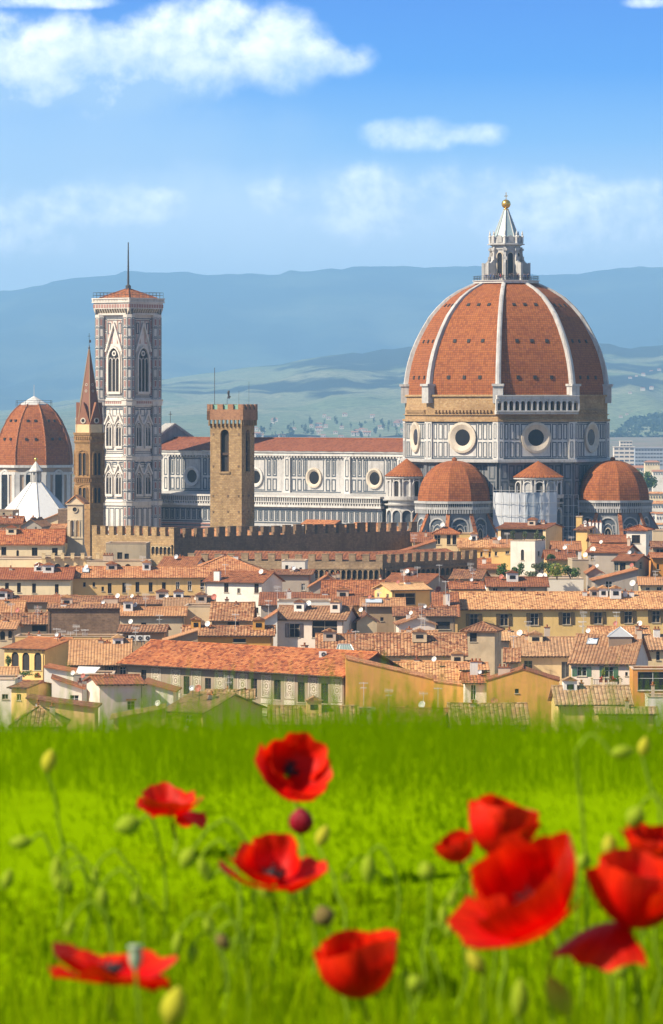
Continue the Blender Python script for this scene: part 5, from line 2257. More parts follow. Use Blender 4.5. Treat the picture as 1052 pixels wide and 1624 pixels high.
def sheet(mb, O, U, S, poly, tcol, pitch=0.6, amp=0.085, uoff=0.0):
    """corrugated tile sheet: convex polygon in (u along eave, v up the slope)"""
    Nn = U.cross(S).normalized()
    if Nn.z < 0:
        Nn = -Nn
    us = [p[0] for p in poly]
    u0, u1 = min(us), max(us)

    def span(u_):
        lo, hi = 1e9, -1e9
        n = len(poly)
        for i in range(n):
            (a, b), (c_, d_) = poly[i], poly[(i + 1) % n]
            if min(a, c_) - 1e-6 <= u_ <= max(a, c_) + 1e-6:
                if abs(c_ - a) < 1e-6:
                    vs = (b, d_)
                else:
                    t = (u_ - a) / (c_ - a)
                    vs = (b + (d_ - b) * t,)
                lo, hi = min(lo, *vs), max(hi, *vs)
        return lo, hi
    cols = []
    k = 0
    prof = ((0.0, 0.0), (0.22, 0.85), (0.5, 1.0), (0.78, 0.85))
    u_ = u0
    stops = sorted({u0, u1} | set(us))
    vals = []
    i0 = int(math.floor(u0 / pitch))
    i1 = int(math.ceil(u1 / pitch))
    for i in range(i0, i1 + 1):
        for f, h in prof:
            x = (i + f) * pitch
            if u0 <= x <= u1:
                vals.append((x, h))
    for s_ in stops:
        vals.append((s_, 0.3))
    vals.sort()
    last = None
    for x, h in vals:
        lo, hi = span(x)
        if hi < lo:
            continue
        jit = (vnoise(math.floor(x / pitch) * 1.7, O.y * .1 + O.x, 3) - .5) * .10
        a = O + U * x + S * (lo - (0 if lo > 0.01 else jit)) + Nn * h * amp
        b = O + U * x + S * hi + Nn * h * amp
        cur = (a, b, (x + uoff, lo), (x + uoff, hi))
        if last is not None and cur[0] is not None and x - last[4] > 1e-5:
            nseg = 3
            i_ = len(mb.v)
            for q in range(nseg):
                t0, t1 = q / nseg, (q + 1) / nseg
                L0, L1, M0, M1 = last[0].lerp(last[1], t0), cur[0].lerp(cur[1], t0), cur[0].lerp(cur[1], t1), last[0].lerp(last[1], t1)
                sag = lambda p, t: p - Nn * .05 * math.sin(math.pi * t) * (1 + vnoise(p.x * .3, p.y * .3, 8))
                vv0, vv1 = last[2][1] + (last[3][1] - last[2][1]) * t0, last[2][1] + (last[3][1] - last[2][1]) * t1
                mb.face([sag(L0, t0), sag(L1, t0), sag(M0, t1), sag(M1, t1)], [(last[2][0], vv0), (cur[2][0], vv0), (cur[2][0], vv1), (last[2][0], vv1)])
        last = cur + (x,)


HOUSE_N = 0


def house(name, label, x0, x1, s, ye, yr, roof='front', wall='cream', tile='orange', wins=(), swins=(), d=None, dep=None, yaw=None, ch=(), ov=.55, group=None, pitch=None,
          extras=(), cat='house', ants=None, apex=None, floor=None, shut=WOODB):
    global HOUSE_N
    HOUSE_N += 1
    rg = random.Random(HOUSE_N * 77 + 5)
    d = depth_of(ye) if d is None else d
    mpp = d / F
    dep = dep if dep else (11.0 if roof != 'hip' else 10.0)
    if yaw is None:
        yaw = -math.asin(max(-.85, min(.85, s * mpp / dep)))
        if s == 0:
            yaw = R(rg.uniform(-3, 3))
    else:
        yaw = R(yaw)
        if s != 0 and abs(math.sin(yaw)) > .05:
            dep = abs(s * mpp / math.sin(yaw))
    U_ = Vector((math.cos(yaw), math.sin(yaw), 0))
    V_ = Vector((-math.sin(yaw), math.cos(yaw), 0))
    t0, t1 = (x0 - CX) / F, (x1 - CX) / F
    if yaw <= 0:
        B = P(x1, ye, d)
        Wd = (B.x - t0 * B.y) / (U_.x - t0 * U_.y)
        A = B - U_ * Wd
    else:
        A = P(x0, ye, d)
        Wd = (t1 * A.y - A.x) / (U_.x - t1 * U_.y)
    ze = ZZ(ye, d)
    zg = 0.0
    A = Vector((A.x, A.y, 0))
    ctr = A + U_ * Wd / 2 + V_ * dep / 2
    th = thing(name, label, cat, (ctr.x, ctr.y, zg), group)
    front = Wall(A, U_)
    right = Wall(A + U_ * Wd, V_)
    backw = Wall(A + U_ * Wd + V_ * dep, -U_)
    left = Wall(A + V_ * dep, -V_)
    wmat = wall if not isinstance(wall, str) else MATS['plaster_' + wall]
    tmat = TILE[tile]
    dm = d + dep / 2 * math.cos(yaw)
    if roof in ('front', 'hip', 'pyr'):
        rise = ZZ(yr, dm) - ze
        run = dep / 2
    elif roof == 'gable':
        rise = ZZ(yr, d) - ze
        run = Wd / 2
    elif roof in ('shed_back',):        # slopes up away from the camera
        rise = ZZ(yr, d + dep * math.cos(yaw)) - ze
        run = dep
    elif roof in ('shed_l', 'shed_r'):  # high on the left / right
        rise = ZZ(yr, d) - ze
        run = Wd
    else:
        rise, run = 0, 1
    if roof != 'flat':
        rise = max(run * .13, min(run * .62, rise))
    # ---- walls
    wb = MB()
    fh, rh_, lh = [], [], []
    wparts = []
    for (wl, wlist, holes, L_) in ((front, wins, fh, Wd), (right if yaw <= 0 else left, swins, rh_ if yaw <= 0 else lh, dep)):
        for wd in wlist:
            px, py, w_, h_ = wd[:4]
            kind = wd[4] if len(wd) > 4 else 'p'
            uc, zz = wl.at(px, py)
            ww = w_ * mpp / max(.25, abs(wl.U.x) if abs(wl.U.x) > .25 else 1.0)
            hh = h_ * mpp
            if uc - ww / 2 < .1 or uc + ww / 2 > L_ - .1:
                uc = max(.15 + ww / 2, min(L_ - .15 - ww / 2, uc))
            hole = (uc - ww / 2, uc + ww / 2, zz - hh / 2, zz + hh / 2)
            holes.append(hole)
            wparts.append((wl, hole, kind))
    for wl, L_, holes in ((front, Wd, fh), (right, dep, rh_), (backw, Wd, []), (left, dep, lh)):
        wl.pierced(wb, 0, L_, zg, ze, holes)
    up = lambda p, z: Vector((p.x, p.y, z))
    c0, c1, c2, c3 = A, A + U_ * Wd, A + U_ * Wd + V_ * dep, A + V_ * dep
    if roof == 'front':
        for a, b in ((c1, c2), (c3, c0)):
            m_ = (a + b) / 2
            wb.face([up(a, ze), up(b, ze), up(m_, ze + rise)])
    elif roof == 'gable':
        for a, b in ((c0, c1), (c2, c3)):
            m_ = (a + b) / 2
            wb.face([up(a, ze), up(b, ze), up(m_, ze + rise)])
    elif roof == 'shed_back':
        wb.face([up(c1, ze), up(c2, ze), up(c2, ze + rise)])
        wb.face([up(c3, ze), up(c0, ze), up(c3, ze + rise)])
        wb.face([up(c2, ze), up(c3, ze), up(c3, ze + rise), up(c2, ze + rise)])
    elif roof in ('shed_l', 'shed_r'):
        hl, hr = (rise, 0) if roof == 'shed_l' else (0, rise)
        wb.face([up(c0, ze), up(c1, ze), up(c1, ze + hr), up(c0, ze + hl)] if hl and hr else ([up(c0, ze), up(c1, ze), up(c0, ze + hl)] if hl else [up(c0, ze), up(c1, ze), up(c1, ze + hr)]))
        wb.face([up(c2, ze), up(c3, ze), up(c3, ze + hl)] if hl else [up(c2, ze), up(c3, ze), up(c2, ze + hr)])
        if hl:
            wb.face([up(c3, ze), up(c0, ze), up(c0, ze + hl), up(c3, ze + hl)])
        else:
            wb.face([up(c1, ze), up(c2, ze), up(c2, ze + hr), up(c1, ze + hr)])
    wallo = wb.build('wall', wmat, th)
    # ---- roof
    pt = pitch or (0.58 if tile in ('stripe', 'mossy') else 0.5)
    am = 0.11 if tile in ('stripe', 'mossy') else 0.08
    rf = MB()
    o = ov
    uo = rg.uniform(0, 200)

    def slope(O_, Ud, Sh, L_, run_, poly=None):
        S_ = (Sh * run_ + Vector((0, 0, rise))).normalized()
        sl = math.hypot(run_, rise) / run_
        sheet(rf, O_, Ud, S_, poly, tmat, pt, am, uoff=uo)
        # soffit and fascia below
        k = [O_ + Ud * p[0] + S_ * p[1] - Vector((0, 0, .14)) for p in poly]
        rf.face(list(reversed(k)))
        n = len(poly)
        for i in range(n):
            a, b = poly[i], poly[(i + 1) % n]
            p0, p1 = O_ + Ud * a[0] + S_ * a[1], O_ + Ud * b[0] + S_ * b[1]
            rf.face([p0 - Vector((0, 0, .14)), p1 - Vector((0, 0, .14)), p1, p0])
        return S_, sl
    if roof == 'front':
        sl = math.hypot(run, rise) / run
        oz = ze + .10 - o * rise / run
        pl = [(-o, 0), (Wd + o, 0), (Wd + o, (run + o) * sl), (-o, (run + o) * sl)]
        slope(up(A - V_ * o, oz), U_, V_, Wd, run, pl)
        slope(up(c2 + V_ * o, oz), -U_, -V_, Wd, run, pl)
        m0, m1 = up(A + V_ * run - U_ * o, ze + .2 + rise), up(A + V_ * run + U_ * (Wd + o), ze + .2 + rise)
        rf.tube([m0, m0.lerp(m1, .5) - Vector((0, 0, .08)), m1], .17, 6)
    elif roof == 'gable':
        sl = math.hypot(run, rise) / run
        oz = ze + .10 - o * rise / run
        pl = [(-o, 0), (dep + o, 0), (dep + o, (run + o) * sl), (-o, (run + o) * sl)]
        slope(up(c1 + U_ * o, oz), V_, -U_, dep, run, pl)
        slope(up(c3 - U_ * o, oz), -V_, U_, dep, run, pl)
        m0 = up(A + U_ * Wd / 2 - V_ * o, ze + .2 + rise)
        rf.tube([m0, m0 + V_ * (dep + 2 * o)], .17, 6)
    elif roof in ('hip', 'pyr'):
        sl = math.hypot(run, rise) / run
        oz = ze + .10 - o * rise / run
        L_, D_ = Wd + 2 * o, dep + 2 * o
        r_ = run + o
        kx = min(r_, L_ / 2)
        if roof == 'pyr':
            kx = L_ / 2
        top = r_ * sl
        tr = [(0, 0), (L_, 0), (L_ - kx, top), (kx, top)] if L_ - 2 * kx > .05 else [(0, 0), (L_, 0), (L_ / 2, top)]
        O0 = up(A - V_ * o - U_ * o, oz)
        slope(O0, U_, V_, L_, run, tr)
        O2 = up(c2 + V_ * o + U_ * o, oz)
        slope(O2, -U_, -V_, L_, run, tr)
        rise_k = rise
        # hip ends: own run kx
        zt_ = oz + (run + o) * rise / run
        for O_, Ud, Sh in ((up(c1 + U_ * o - V_ * o, oz), V_, -U_), (up(c3 - U_ * o + V_ * o, oz), -V_, U_)):
            S_ = (Sh * kx + Vector((0, 0, zt_ - oz))).normalized()
            tl = math.hypot(kx, zt_ - oz)
            tri = [(0, 0), (D_, 0), (D_ / 2, tl)]
            sheet(rf, O_, Ud, S_, tri, tmat, pt, am, uoff=uo + 50)
            kk = [O_ + Ud * p[0] + S_ * p[1] - Vector((0, 0, .14)) for p in tri]
            rf.face(list(reversed(kk)))
            rf.face([kk[0], kk[1], kk[1] + Vector((0, 0, .14)), kk[0] + Vector((0, 0, .14))])
        a_, b_ = up(A + V_ * run + U_ * (kx - o), zt_ + .1), up(A + V_ * run + U_ * (Wd + o - kx), zt_ + .1)
        if (b_ - a_).length > .2:
            rf.tube([a_, b_], .17, 6)
        for q, e_ in ((O0, a_), (up(c1 + U_ * o - V_ * o, oz), b_), (O2, b_), (up(c3 - U_ * o + V_ * o, oz), a_)):
            rf.tube([q + Vector((0, 0, .08)), e_], .15, 6)
    elif roof == 'shed_back':
        sl = math.hypot(run, rise) / run
        oz = ze + .10 - o * rise / run
        pl = [(-o, 0), (Wd + o, 0), (Wd + o, (run + o) * sl), (-o, (run + o) * sl)]
        slope(up(A - V_ * o, oz), U_, V_, Wd, run, pl)
    elif roof in ('shed_l', 'shed_r'):
        sl = math.hypot(run, rise) / run
        oz = ze + .10 - o * rise / run
        pl = [(-o, 0), (dep + o, 0), (dep + o, (run + 1.2 * o) * sl), (-o, (run + 1.2 * o) * sl)]
        if roof == 'shed_l':
            slope(up(c1 + U_ * o, oz), V_, -U_, dep, run, pl)
        else:
            slope(up(c3 - U_ * o, oz), -V_, U_, dep, run, pl)
    else:
        rf.box(up(ctr, ze - .35), (Wd - .2, dep - .2, .2), (U_, V_, Vector((0, 0, 1))))
        for wl, L_ in ((front, Wd), (right, dep), (backw, Wd), (left, dep)):
            wl.bar(rf, -.08, L_ + .08, ze, ze + .14, -.32, .10)
    rmat = tmat if roof != 'flat' else plaster('terrace_coping', (0.60, 0.45, 0.32), .6)
    ro = rf.build('roof', rmat, th)
    # eaves: rafters, gutter
    if roof in ('front', 'hip', 'shed_back') and d < 1080:
        ev = MB()
        wl = front
        oz = ze + .10 - o * rise / run
        if d < 900:
            n = int(Wd / .9)
            for i in range(n + 1):
                u_ = Wd * i / max(1, n)
                wl.bar(ev, u_ - .06, u_ + .06, oz - .25, oz - .11, 0, o * .9)
        ev.tube([wl.p(-o * .8, oz - .06, o + .08), wl.p(Wd + o * .8, oz - .06, o + .08)], .08, 6)
        ev.build('gutter', WOODD, ro)
        if Wd > 5:
            dp = MB()
            u_ = rg.choice([.25, Wd - .25])
            dp.tube([wl.p(u_, oz - .1, o * .7), wl.p(u_, oz - .9, .12), wl.p(u_, 2, .12)], .06, 5)
            dp.build('downpipe', flat('copper_pipe', (0.16, 0.10, 0.07), .5), wallo)
    # ---- windows
    for wl, (a, b, z0, z1), kind in wparts:
        ww, hh = b - a, z1 - z0
        pn = MB()
        wl.bar(pn, a - .02, b + .02, z0 - .02, z1 + .02, -.30, -.22)
        if kind in ('d', 'a'):
            wo_ = pn.build('window', DARK, th)
        else:
            wo_ = pn.build('window', GLASS, th)
            fr = MB()
            fw = .07 if d < 950 else .09
            wl.frame(fr, a, b, z0, z1, fw, -.22, -.15)
            if ww > .7:
                wl.bar(fr, (a + b) / 2 - fw / 2, (a + b) / 2 + fw / 2, z0, z1, -.22, -.16)
            if hh > 1.2:
                wl.bar(fr, a, b, z0 + hh * .62, z0 + hh * .62 + fw * .8, -.22, -.165)
            fr.build('window_frame', WHITEP if kind in ('w', 'g') else TRIM if kind != 'b' else WOODD, wo_)
        if kind == 'a':
            ah = MB()
            pts = wl.arch(a, b, z0, z1, 'round', 0)[2:]
            for j in range(len(pts) - 1):
                ta, tb_ = (pts[j] - wl.p(0, 0)).dot(wl.U), (pts[j + 1] - wl.p(0, 0)).dot(wl.U)
                ah.hexa([pts[j] - wl.N * .2, pts[j + 1] - wl.N * .2, pts[j], pts[j] + wl.N * .0, wl.p(ta, z1, -.2), wl.p(tb_, z1, -.2), wl.p(tb_, z1, 0.004), wl.p(ta, z1, 0.004)]) if False else ah.face([pts[j], pts[j + 1], wl.p(tb_, z1, 0.0), wl.p(ta, z1, 0.0)])
            ah.build('arch_head', wmat, wo_)
        si = MB()
        wl.bar(si, a - .12, b + .12, z0 - .12, z0, -.2, .14)
        si.build('sill', TRIM, wo_)
        if kind in ('t',):
            tr_ = MB()
            wl.bar(tr_, a - .2, b + .2, z1 + .12, z1 + .32, -.1, .28)
            tr_.build('lintel', TILE['red'], wo_)
        if kind in ('s', 'g', 'c', 'k'):
            sm = WOODG if kind == 'g' else (WOODS if kind == 'k' else shut)
            sw = min(ww / 2, .75)
            for sd in (0, 1):
                sh = MB()
                if kind in ('c', 'k'):
                    p0, p1 = (a, (a + b) / 2 - .01) if sd == 0 else ((a + b) / 2 + .01, b)
                    n0, n1 = -.14, -.06
                else:
                    p0, p1 = (a - sw - .03, a - .03) if sd == 0 else (b + .03, b + sw + .03)
                    n0, n1 = .03, .09
                wl.frame(sh, p0, p1, z0, z1, .07, n0, n1)
                nsl = max(4, int(hh / .16))
                for q in range(nsl):
                    zq = z0 + .07 + (hh - .14) * (q + .5) / nsl
                    sh.box(wl.p((p0 + p1) / 2, zq, (n0 + n1) / 2), (p1 - p0 - .14, .07, .045), wl.ax)
                sh.build('shutter', sm, wo_)
    # ---- chimneys: (px, py_top, wpx, hpx, white?)
    for c_ in ch:
        px, py, w_, h_ = c_[:4]
        wm_ = c_[4] if len(c_) > 4 else 0
        dd = d + dep * (.45 if roof != 'shed_back' else .7) * math.cos(yaw)
        chimney(th, ro, P(px, py, dd), w_ * dd / F, h_ * dd / F + 1.2, wm_, U_, V_)
    if not ch and roof in ('front', 'shed_back', 'hip', 'gable') and Wd > 4:
        for i in range(rg.choice((1, 1, 2, 2, 3))):
            q = up(A + U_ * Wd * rg.uniform(.1, .9) + V_ * dep * rg.uniform(.4, .62), ze + rise + rg.uniform(.3, .9))
            chimney(th, ro, q, rg.uniform(.55, 1.2), 1.6 + rise * .4, rg.random() < .35, U_, V_)
    if roof == 'front' and Wd > 9 and name != 'fresco_house':
        for i in range(int(Wd / 13) + (rg.random() < .6)):
            f = rg.uniform(.12, .88)
            w_, hh_ = rg.uniform(1.6, 2.6), rg.uniform(.9, 1.4)
            b0 = up(A + U_ * Wd * f + V_ * dep * rg.uniform(.30, .5), ze + rise * .75)
            dm_ = MB()
            dm_.box(b0 + Vector((0, 0, hh_ / 2)), (w_, 2.0, hh_ + .8), (U_, V_, Vector((0, 0, 1))))
            do_ = dm_.build('dormer', rg.choice((wmat, CHIM, CHIMW)), th)
            dr = MB()
            dr.prism([b0 - U_ * (w_ / 2 + .25) - V_ * 1.25 + Vector((0, 0, hh_ + .35)), b0 + U_ * (w_ / 2 + .25) - V_ * 1.25 + Vector((0, 0, hh_ + .35)), b0 - V_ * 1.25 + Vector((0, 0, hh_ + .95))], V_ * 2.5)
            dr.build('dormer_roof', tmat, do_)
            dw = MB()
            dw.box(b0 - V_ * 1.0 + Vector((0, 0, hh_ * .55)), (w_ * .5, .1, hh_ * .6), (U_, V_, Vector((0, 0, 1))))
            dw.build('dormer_window', GLASS, do_)
    if rg.random() < .4 and roof not in ('flat',) and d > 650:
        dish(th, up(A + U_ * Wd * rg.uniform(.1, .9) + V_ * dep * .35, ze + rise + rg.uniform(.2, .9)), rg.uniform(.35, .55), rg.choice('wwgr'))
    for e_ in extras:
        kind = e_[0]
        dd = d + (e_[5] if len(e_) > 5 else dep * .3)
        if kind == 'dish':
            dish(th, P(e_[1], e_[2], dd), e_[3] * dd / F, e_[4])
        elif kind == 'ant':
            antenna(th, P(e_[1], e_[2], dd), e_[3] * dd / F, rg)
        elif kind == 'sky':
            dd = d + dep * .25 * math.cos(yaw)
            roofpanel(th, e_, d, dep, A, U_, V_, ze, rise, run, o)
    if ants is None:
        ants = 1 if (rg.random() < .55 and 700 < d < 1130 and roof != 'flat') else 0
    for i in range(ants):
        q = up(A + U_ * Wd * rg.uniform(.15, .85) + V_ * dep * rg.uniform(.3, .5), ze + rise * rg.uniform(.6, 1) + rg.uniform(1.8, 3.2))
        antenna(th, q, 3.0, rg)
    return th


def chimney(th, ro, top, w_, h_, white, U_, V_):
    Z_ = Vector((0, 0, 1))
    mb = MB()
    mb.box(top - Z_ * (h_ / 2 + .35), (w_, max(.5, w_ * .7), h_), (U_, V_, Z_))
    c_ = mb.build('chimney', CHIMW if white else CHIM, th)
    cp = MB()
    cp.box(top - Z_ * .30, (w_ + .2, max(.5, w_ * .7) + .2, .12), (U_, V_, Z_))
    n = max(1, int(w_ / .55))
    for i in range(n):
        q = top + U_ * ((i + .5) / n - .5) * w_
        cp.lathe(q.x, q.y, [(.14, top.z - .25), (.16, top.z + .05), (.2, top.z + .08), (.2, top.z + .14), (.02, top.z + .2)], 8)
    cp.build('chimney_pot', TILE['red'], c_)


def antenna(th, top, h_, rg):
    mb = MB()
    r_ = .042
    mb.tube([top - Vector((0, 0, h_ + .5)), top], r_, 5)
    az = rg.uniform(-.5, .5)
    dx = Vector((math.cos(az), math.sin(az), 0))
    for zz, n, L_ in ((-.15, 7, 1.5), (-.9, 5, 1.1)) if rg.random() < .6 else ((-.2, 6, 1.4),):
        c_ = top + Vector((0, 0, zz))
        mb.tube([c_ - dx * L_ / 2, c_ + dx * L_ / 2], r_ * .8, 4)
        dv = Vector((0, 0, 1)) if rg.random() < .5 else Vector((-dx.y, dx.x, 0)) + Vector((0, 0, .35))
        for i in range(n):
            q = c_ + dx * L_ * ((i + .5) / n - .5)
            k = .38 * (1 - .4 * i / n)
            mb.tube([q - dv * k, q + dv * k], r_ * .6, 4)
    mb.build('antenna', ALU, th)


def dish(th, c, r_, col):
    mb = MB()
    ax = Vector((-.45, -.8, .38)).normalized()
    a = ax.cross(Vector((0, 0, 1))).normalized()
    b = ax.cross(a)
    rows = []
    for j in range(5):
        t = j / 4
        rows.append([c + (a * math.cos(2 * math.pi * k / 18) + b * math.sin(2 * math.pi * k / 18)) * r_ * max(t, .02) + ax * (t * t * r_ * .3) for k in range(18)])
    mb.grid(rows, closed=True)
    o = mb.build('satellite_dish', {'w': WHITEP, 'r': flat('red_dish', (0.45, 0.13, 0.09), .6), 'g': METAL}[col], th, True)
    ar = MB()
    ar.tube([c - ax * .05, c - ax * .25 - Vector((0, 0, .2)), c - ax * .25 - Vector((0, 0, 1.6))], .045, 5)
    ar.tube([c - b * r_ * .9, c + ax * r_ * .95], .025, 4)
    ar.tube([c + ax * r_ * .85, c + ax * r_ * 1.05], .07, 6)
    ar.build('dish_arm', IRON, o)


def roofpanel(th, e_, d, dep, A, U_, V_, ze, rise, run, o):
    _, px, py, w_, h_ = e_[:5]
    # the spot on the front slope seen at that pixel
    S_ = (V_ * run + Vector((0, 0, rise))).normalized()
    Nn = U_.cross(S_).normalized()
    O_ = Vector((A.x, A.y, ze + .15))
    ray = Vector(((px - CX) / F, 1, -(py - HY) / F))
    org = Vector((0, 0, CZ))
    t = (O_ - org).dot(Nn) / ray.dot(Nn)
    q = org + ray * t
    wm = w_ * d / F
    mb = MB()
    hm = h_ * d / F / max(.2, (S_.z + .06))
    mb.box(q + Nn * .1, (wm, hm, .12), (U_, S_, Nn))
    r_ = mb.build('roof_window', flat('skylight_pane', (0.62, 0.68, 0.74), .12, 0, .1), th)
    fr = MB()
    for s in (-1, 1):
        fr.box(q + U_ * s * wm / 2 + Nn * .13, (.1, hm + .1, .16), (U_, S_, Nn))
        fr.box(q + S_ * s * hm / 2 + Nn * .13, (wm + .1, .1, .16), (U_, S_, Nn))
    fr.build('roof_window_frame', ZINC, r_)

# ================= traced houses, back rows first (photo pixels) =================
H = house
# --- far left, in front of the white pyramid
H('town_house', 'low house with bright red roof at the left frame edge under the white pyramid', -30, 33, 0, 830, 820, 'front', 'dim', 'red', [(20, 838, 5, 5)], d=1230, dep=9)
H('town_house', 'grey gabled house end standing against the white pyramid roof', 33, 66, 12, 834, 820, 'gable', 'grey', 'brown', [(57, 838, 3, 5)], d=1215)
H('town_house', 'small cream house with sloping top right below the white pyramid', 64, 92, 0, 826, 815, 'shed_r', 'pale', 'orange', [(76, 838, 4, 6)], d=1240)
H('brick_house', 'plain brown brick block between the white pyramid and the bell gable', 92, 107, 6, 808, 806, 'flat', BRICKW, 'red', d=1230)
H('brick_house', 'small brown box house at the left frame edge below the far red dome', -10, 20, 6, 810, 806, 'flat', 'stone', 'red', [(6, 815, 4, 4)], d=1235)
H('town_house', 'tiny house with orange roof at the foot of the bell gable', 82, 102, 3, 838, 833, 'front', 'yellow', 'orange', [(92, 843, 3, 4)], d=1180)
# --- E1.. between the palace and the cathedral
H('town_house', 'cream attic tower with red hipped roof right of the dark battlements', 688, 727, 3, 846, 836, 'pyr', 'cream', 'fire', [(693, 856, 10, 15, 'p'), (712, 856, 6, 15, 'b'), (721, 856, 6, 15, 'b')], d=1130, dep=7)
H('town_house', 'low yellow house with pale flat tiled roof beside the cream attic tower', 729, 792, 0, 868, 855, 'front', 'yellow', 'pale', [(735, 876, 4, 6, 'a'), (747, 876, 4, 6, 'a'), (764, 879, 4, 8), (777, 879, 4, 9), (787, 880, 4, 6)], d=1115)
H('town_house', 'narrow ochre block behind the cream attic tower with flat top', 727, 752, 3, 847, 845, 'flat', 'yellow', 'orange', d=1160)
H('town_house', 'small red roofed house wedged behind the right end of the dark battlements', 655, 690, 0, 860, 845, 'shed_back', 'tan', 'red', d=1150)
H('town_house', 'beige gabled end with tiled slope under the dark battlements', 636, 692, 0, 876, 858, 'shed_r', 'beige', 'red', [(668, 880, 6, 6)], d=1106)
loggia = H('loggia_house', 'cream house with open dark roof loggia and long sloping right wall', 790, 866, 30, 838, 832, 'front', 'cream', 'red', [(828, 851, 66, 22, 'd')], d=1125, dep=13, ants=0)
H('town_house', 'square white tower block with one arched window below the loggia', 810, 849, 19, 858, 856, 'flat', 'white', 'orange', [(829, 880, 5, 17, 'a')], [(855, 878, 4, 8, 'p')], d=1095, dep=8)
H('town_house', 'small yellow wall with two windows left of the white tower block', 780, 812, 0, 868, 862, 'shed_back', 'yellow', 'orange', [(787, 878, 4, 7), (805, 876, 6, 5)], d=1105)
H('town_house', 'yellow house with row of white chimneys in front of the right apse', 914, 932, 23, 840, 834, 'front', 'yellow', 'brown', [], [(938, 842, 4, 6, 'b'), (948, 841, 4, 6, 'b')], d=1130, dep=9, ch=[(929, 826, 4, 10, 1), (936, 825, 4, 10, 1), (941, 826, 4, 10, 1), (947, 826, 4, 10, 1), (953, 826, 4, 10, 1)])
H('town_house', 'narrow yellow stair tower rising beside the row of white chimneys', 914, 923, 4, 820, 818, 'flat', 'yellow', 'orange', d=1142, dep=6)
H('town_house', 'white attic house with red hipped roof below the right apse', 994, 1025, 14, 841, 834, 'pyr', 'white', 'fire', [(1009, 855, 13, 13, 'b')], [(1031, 855, 6, 14, 'b')], d=1120, dep=9)
H('town_house', 'plain cream block at the right frame edge beside the white attic house', 1036, 1075, 0, 842, 838, 'flat', 'beige', 'orange', [(1048, 870, 10, 8)], d=1135)
H('town_house', 'long dark red roof strip in front of the striped apse wall', 940, 996, 0, 860, 850, 'front', 'dim', 'red', d=1118)
H('town_house', 'grey gabled house with dark red roof left of the white attic house', 932, 992, 24, 876, 865, 'front', 'grey', 'red', [(940, 884, 5, 8)], d=1085, ch=[(998, 852, 5, 14)], extras=[('dish', 941, 872, 5, 'w')])
H('town_house', 'low house with satellite dish and steep red roof below the yellow house', 878, 920, 0, 872, 860, 'front', 'dim', 'red', d=1100)
H('town_house', 'shabby house with red roof and two shuttered windows among grey gables', 974, 1008, 26, 890, 881, 'front', 'stone', 'red', [(978, 899, 6, 13, 'k'), (988, 899, 9, 13, 'b')], [(1017, 897, 5, 12, 'p')], d=1065, dep=10)
H('town_house', 'bright orange house at the right frame edge with one small window', 1036, 1070, 0, 885, 878, 'front', 'orange', 'red', [(1044, 899, 4, 8, 'b')], d=1070)
H('town_house', 'dark roofed house under the plain cream block at the right frame edge', 1036, 1075, 0, 868, 860, 'front', 'dim', 'brown', [(1047, 874, 12, 7)], d=1095, ch=[(1033, 868, 5, 22)])
H('town_house', 'rear house with tilted orange roof over grey wall and glazed door', 944, 1012, 0, 920, 903, 'shed_r', 'grey', 'orange', [(966, 930, 11, 17, 'w')], d=1035, dep=9)
H('town_house', 'small white house with orange roof right of the tilted orange roof', 1016, 1075, 0, 928, 917, 'front', 'cream', 'orange', [(1028, 934, 6, 5), (1046, 934, 8, 6)], d=1015, extras=[('dish', 1004, 925, 5, 'w'), ('ant', 1040, 905, 16)])
H('town_house', 'grey gable with tiled verge between the garden wall and the tilted roof', 933, 956, 0, 908, 899, 'gable', 'grey', 'red', d=1045)
H('town_house', 'narrow grey stair block with green awning right of the roof garden', 908, 934, 0, 888, 885, 'flat', 'stone', 'red', d=1055, ch=[(920, 872, 5, 14, 1)], extras=[('dish', 929, 880, 4, 'w')])
H('town_house', 'dark roofs cluster house right of the white tower block', 868, 912, 0, 887, 874, 'front', 'tan', 'red', [(880, 893, 5, 5)], d=1080, ch=[(883, 868, 4, 8)], extras=[('ant', 900, 862, 20)])
gard = H('town_house', 'white walled terrace house carrying the roof garden bushes', 783, 926, 0, 918, 916, 'flat', 'white', 'orange', d=1030, dep=16, ants=0)
H('town_house', 'dark red roofed house with glazed strip below the roof garden', 775, 868, 0, 930, 917, 'front', 'beige', 'red', [(786, 935, 8, 6, 'w'), (812, 935, 8, 6, 'w'), (830, 935, 10, 6, 'w')], d=1012, dep=8, ch=[(794, 920, 5, 16)], extras=[('dish', 770, 932, 4, 'g')])
# --- palace wings fill, right of the dark second wing
H('town_house', 'red roof behind the end of the lower battlements', 756, 792, 0, 902, 886, 'shed_back', 'dim', 'red', d=1100)
H('town_house', 'beige gabled house with tiled slope right of the lower battlements', 716, 762, 16, 918, 905, 'front', 'beige', 'brown', [(772, 922, 5, 6)], d=1025)
H('town_house', 'low brown roofed house under the beige gable', 716, 766, 0, 934, 924, 'front', 'dim', 'red', d=1000, dep=8)
H('town_house', 'red roofed house with grey gable below the lower battlements', 607, 676, 36, 926, 912, 'front', 'grey', 'red', [(682, 930, 4, 8)], d=1010, extras=[('dish', 696, 935, 5, 'r'), ('ant', 697, 895, 30)], ch=[(604, 913, 4, 16)])
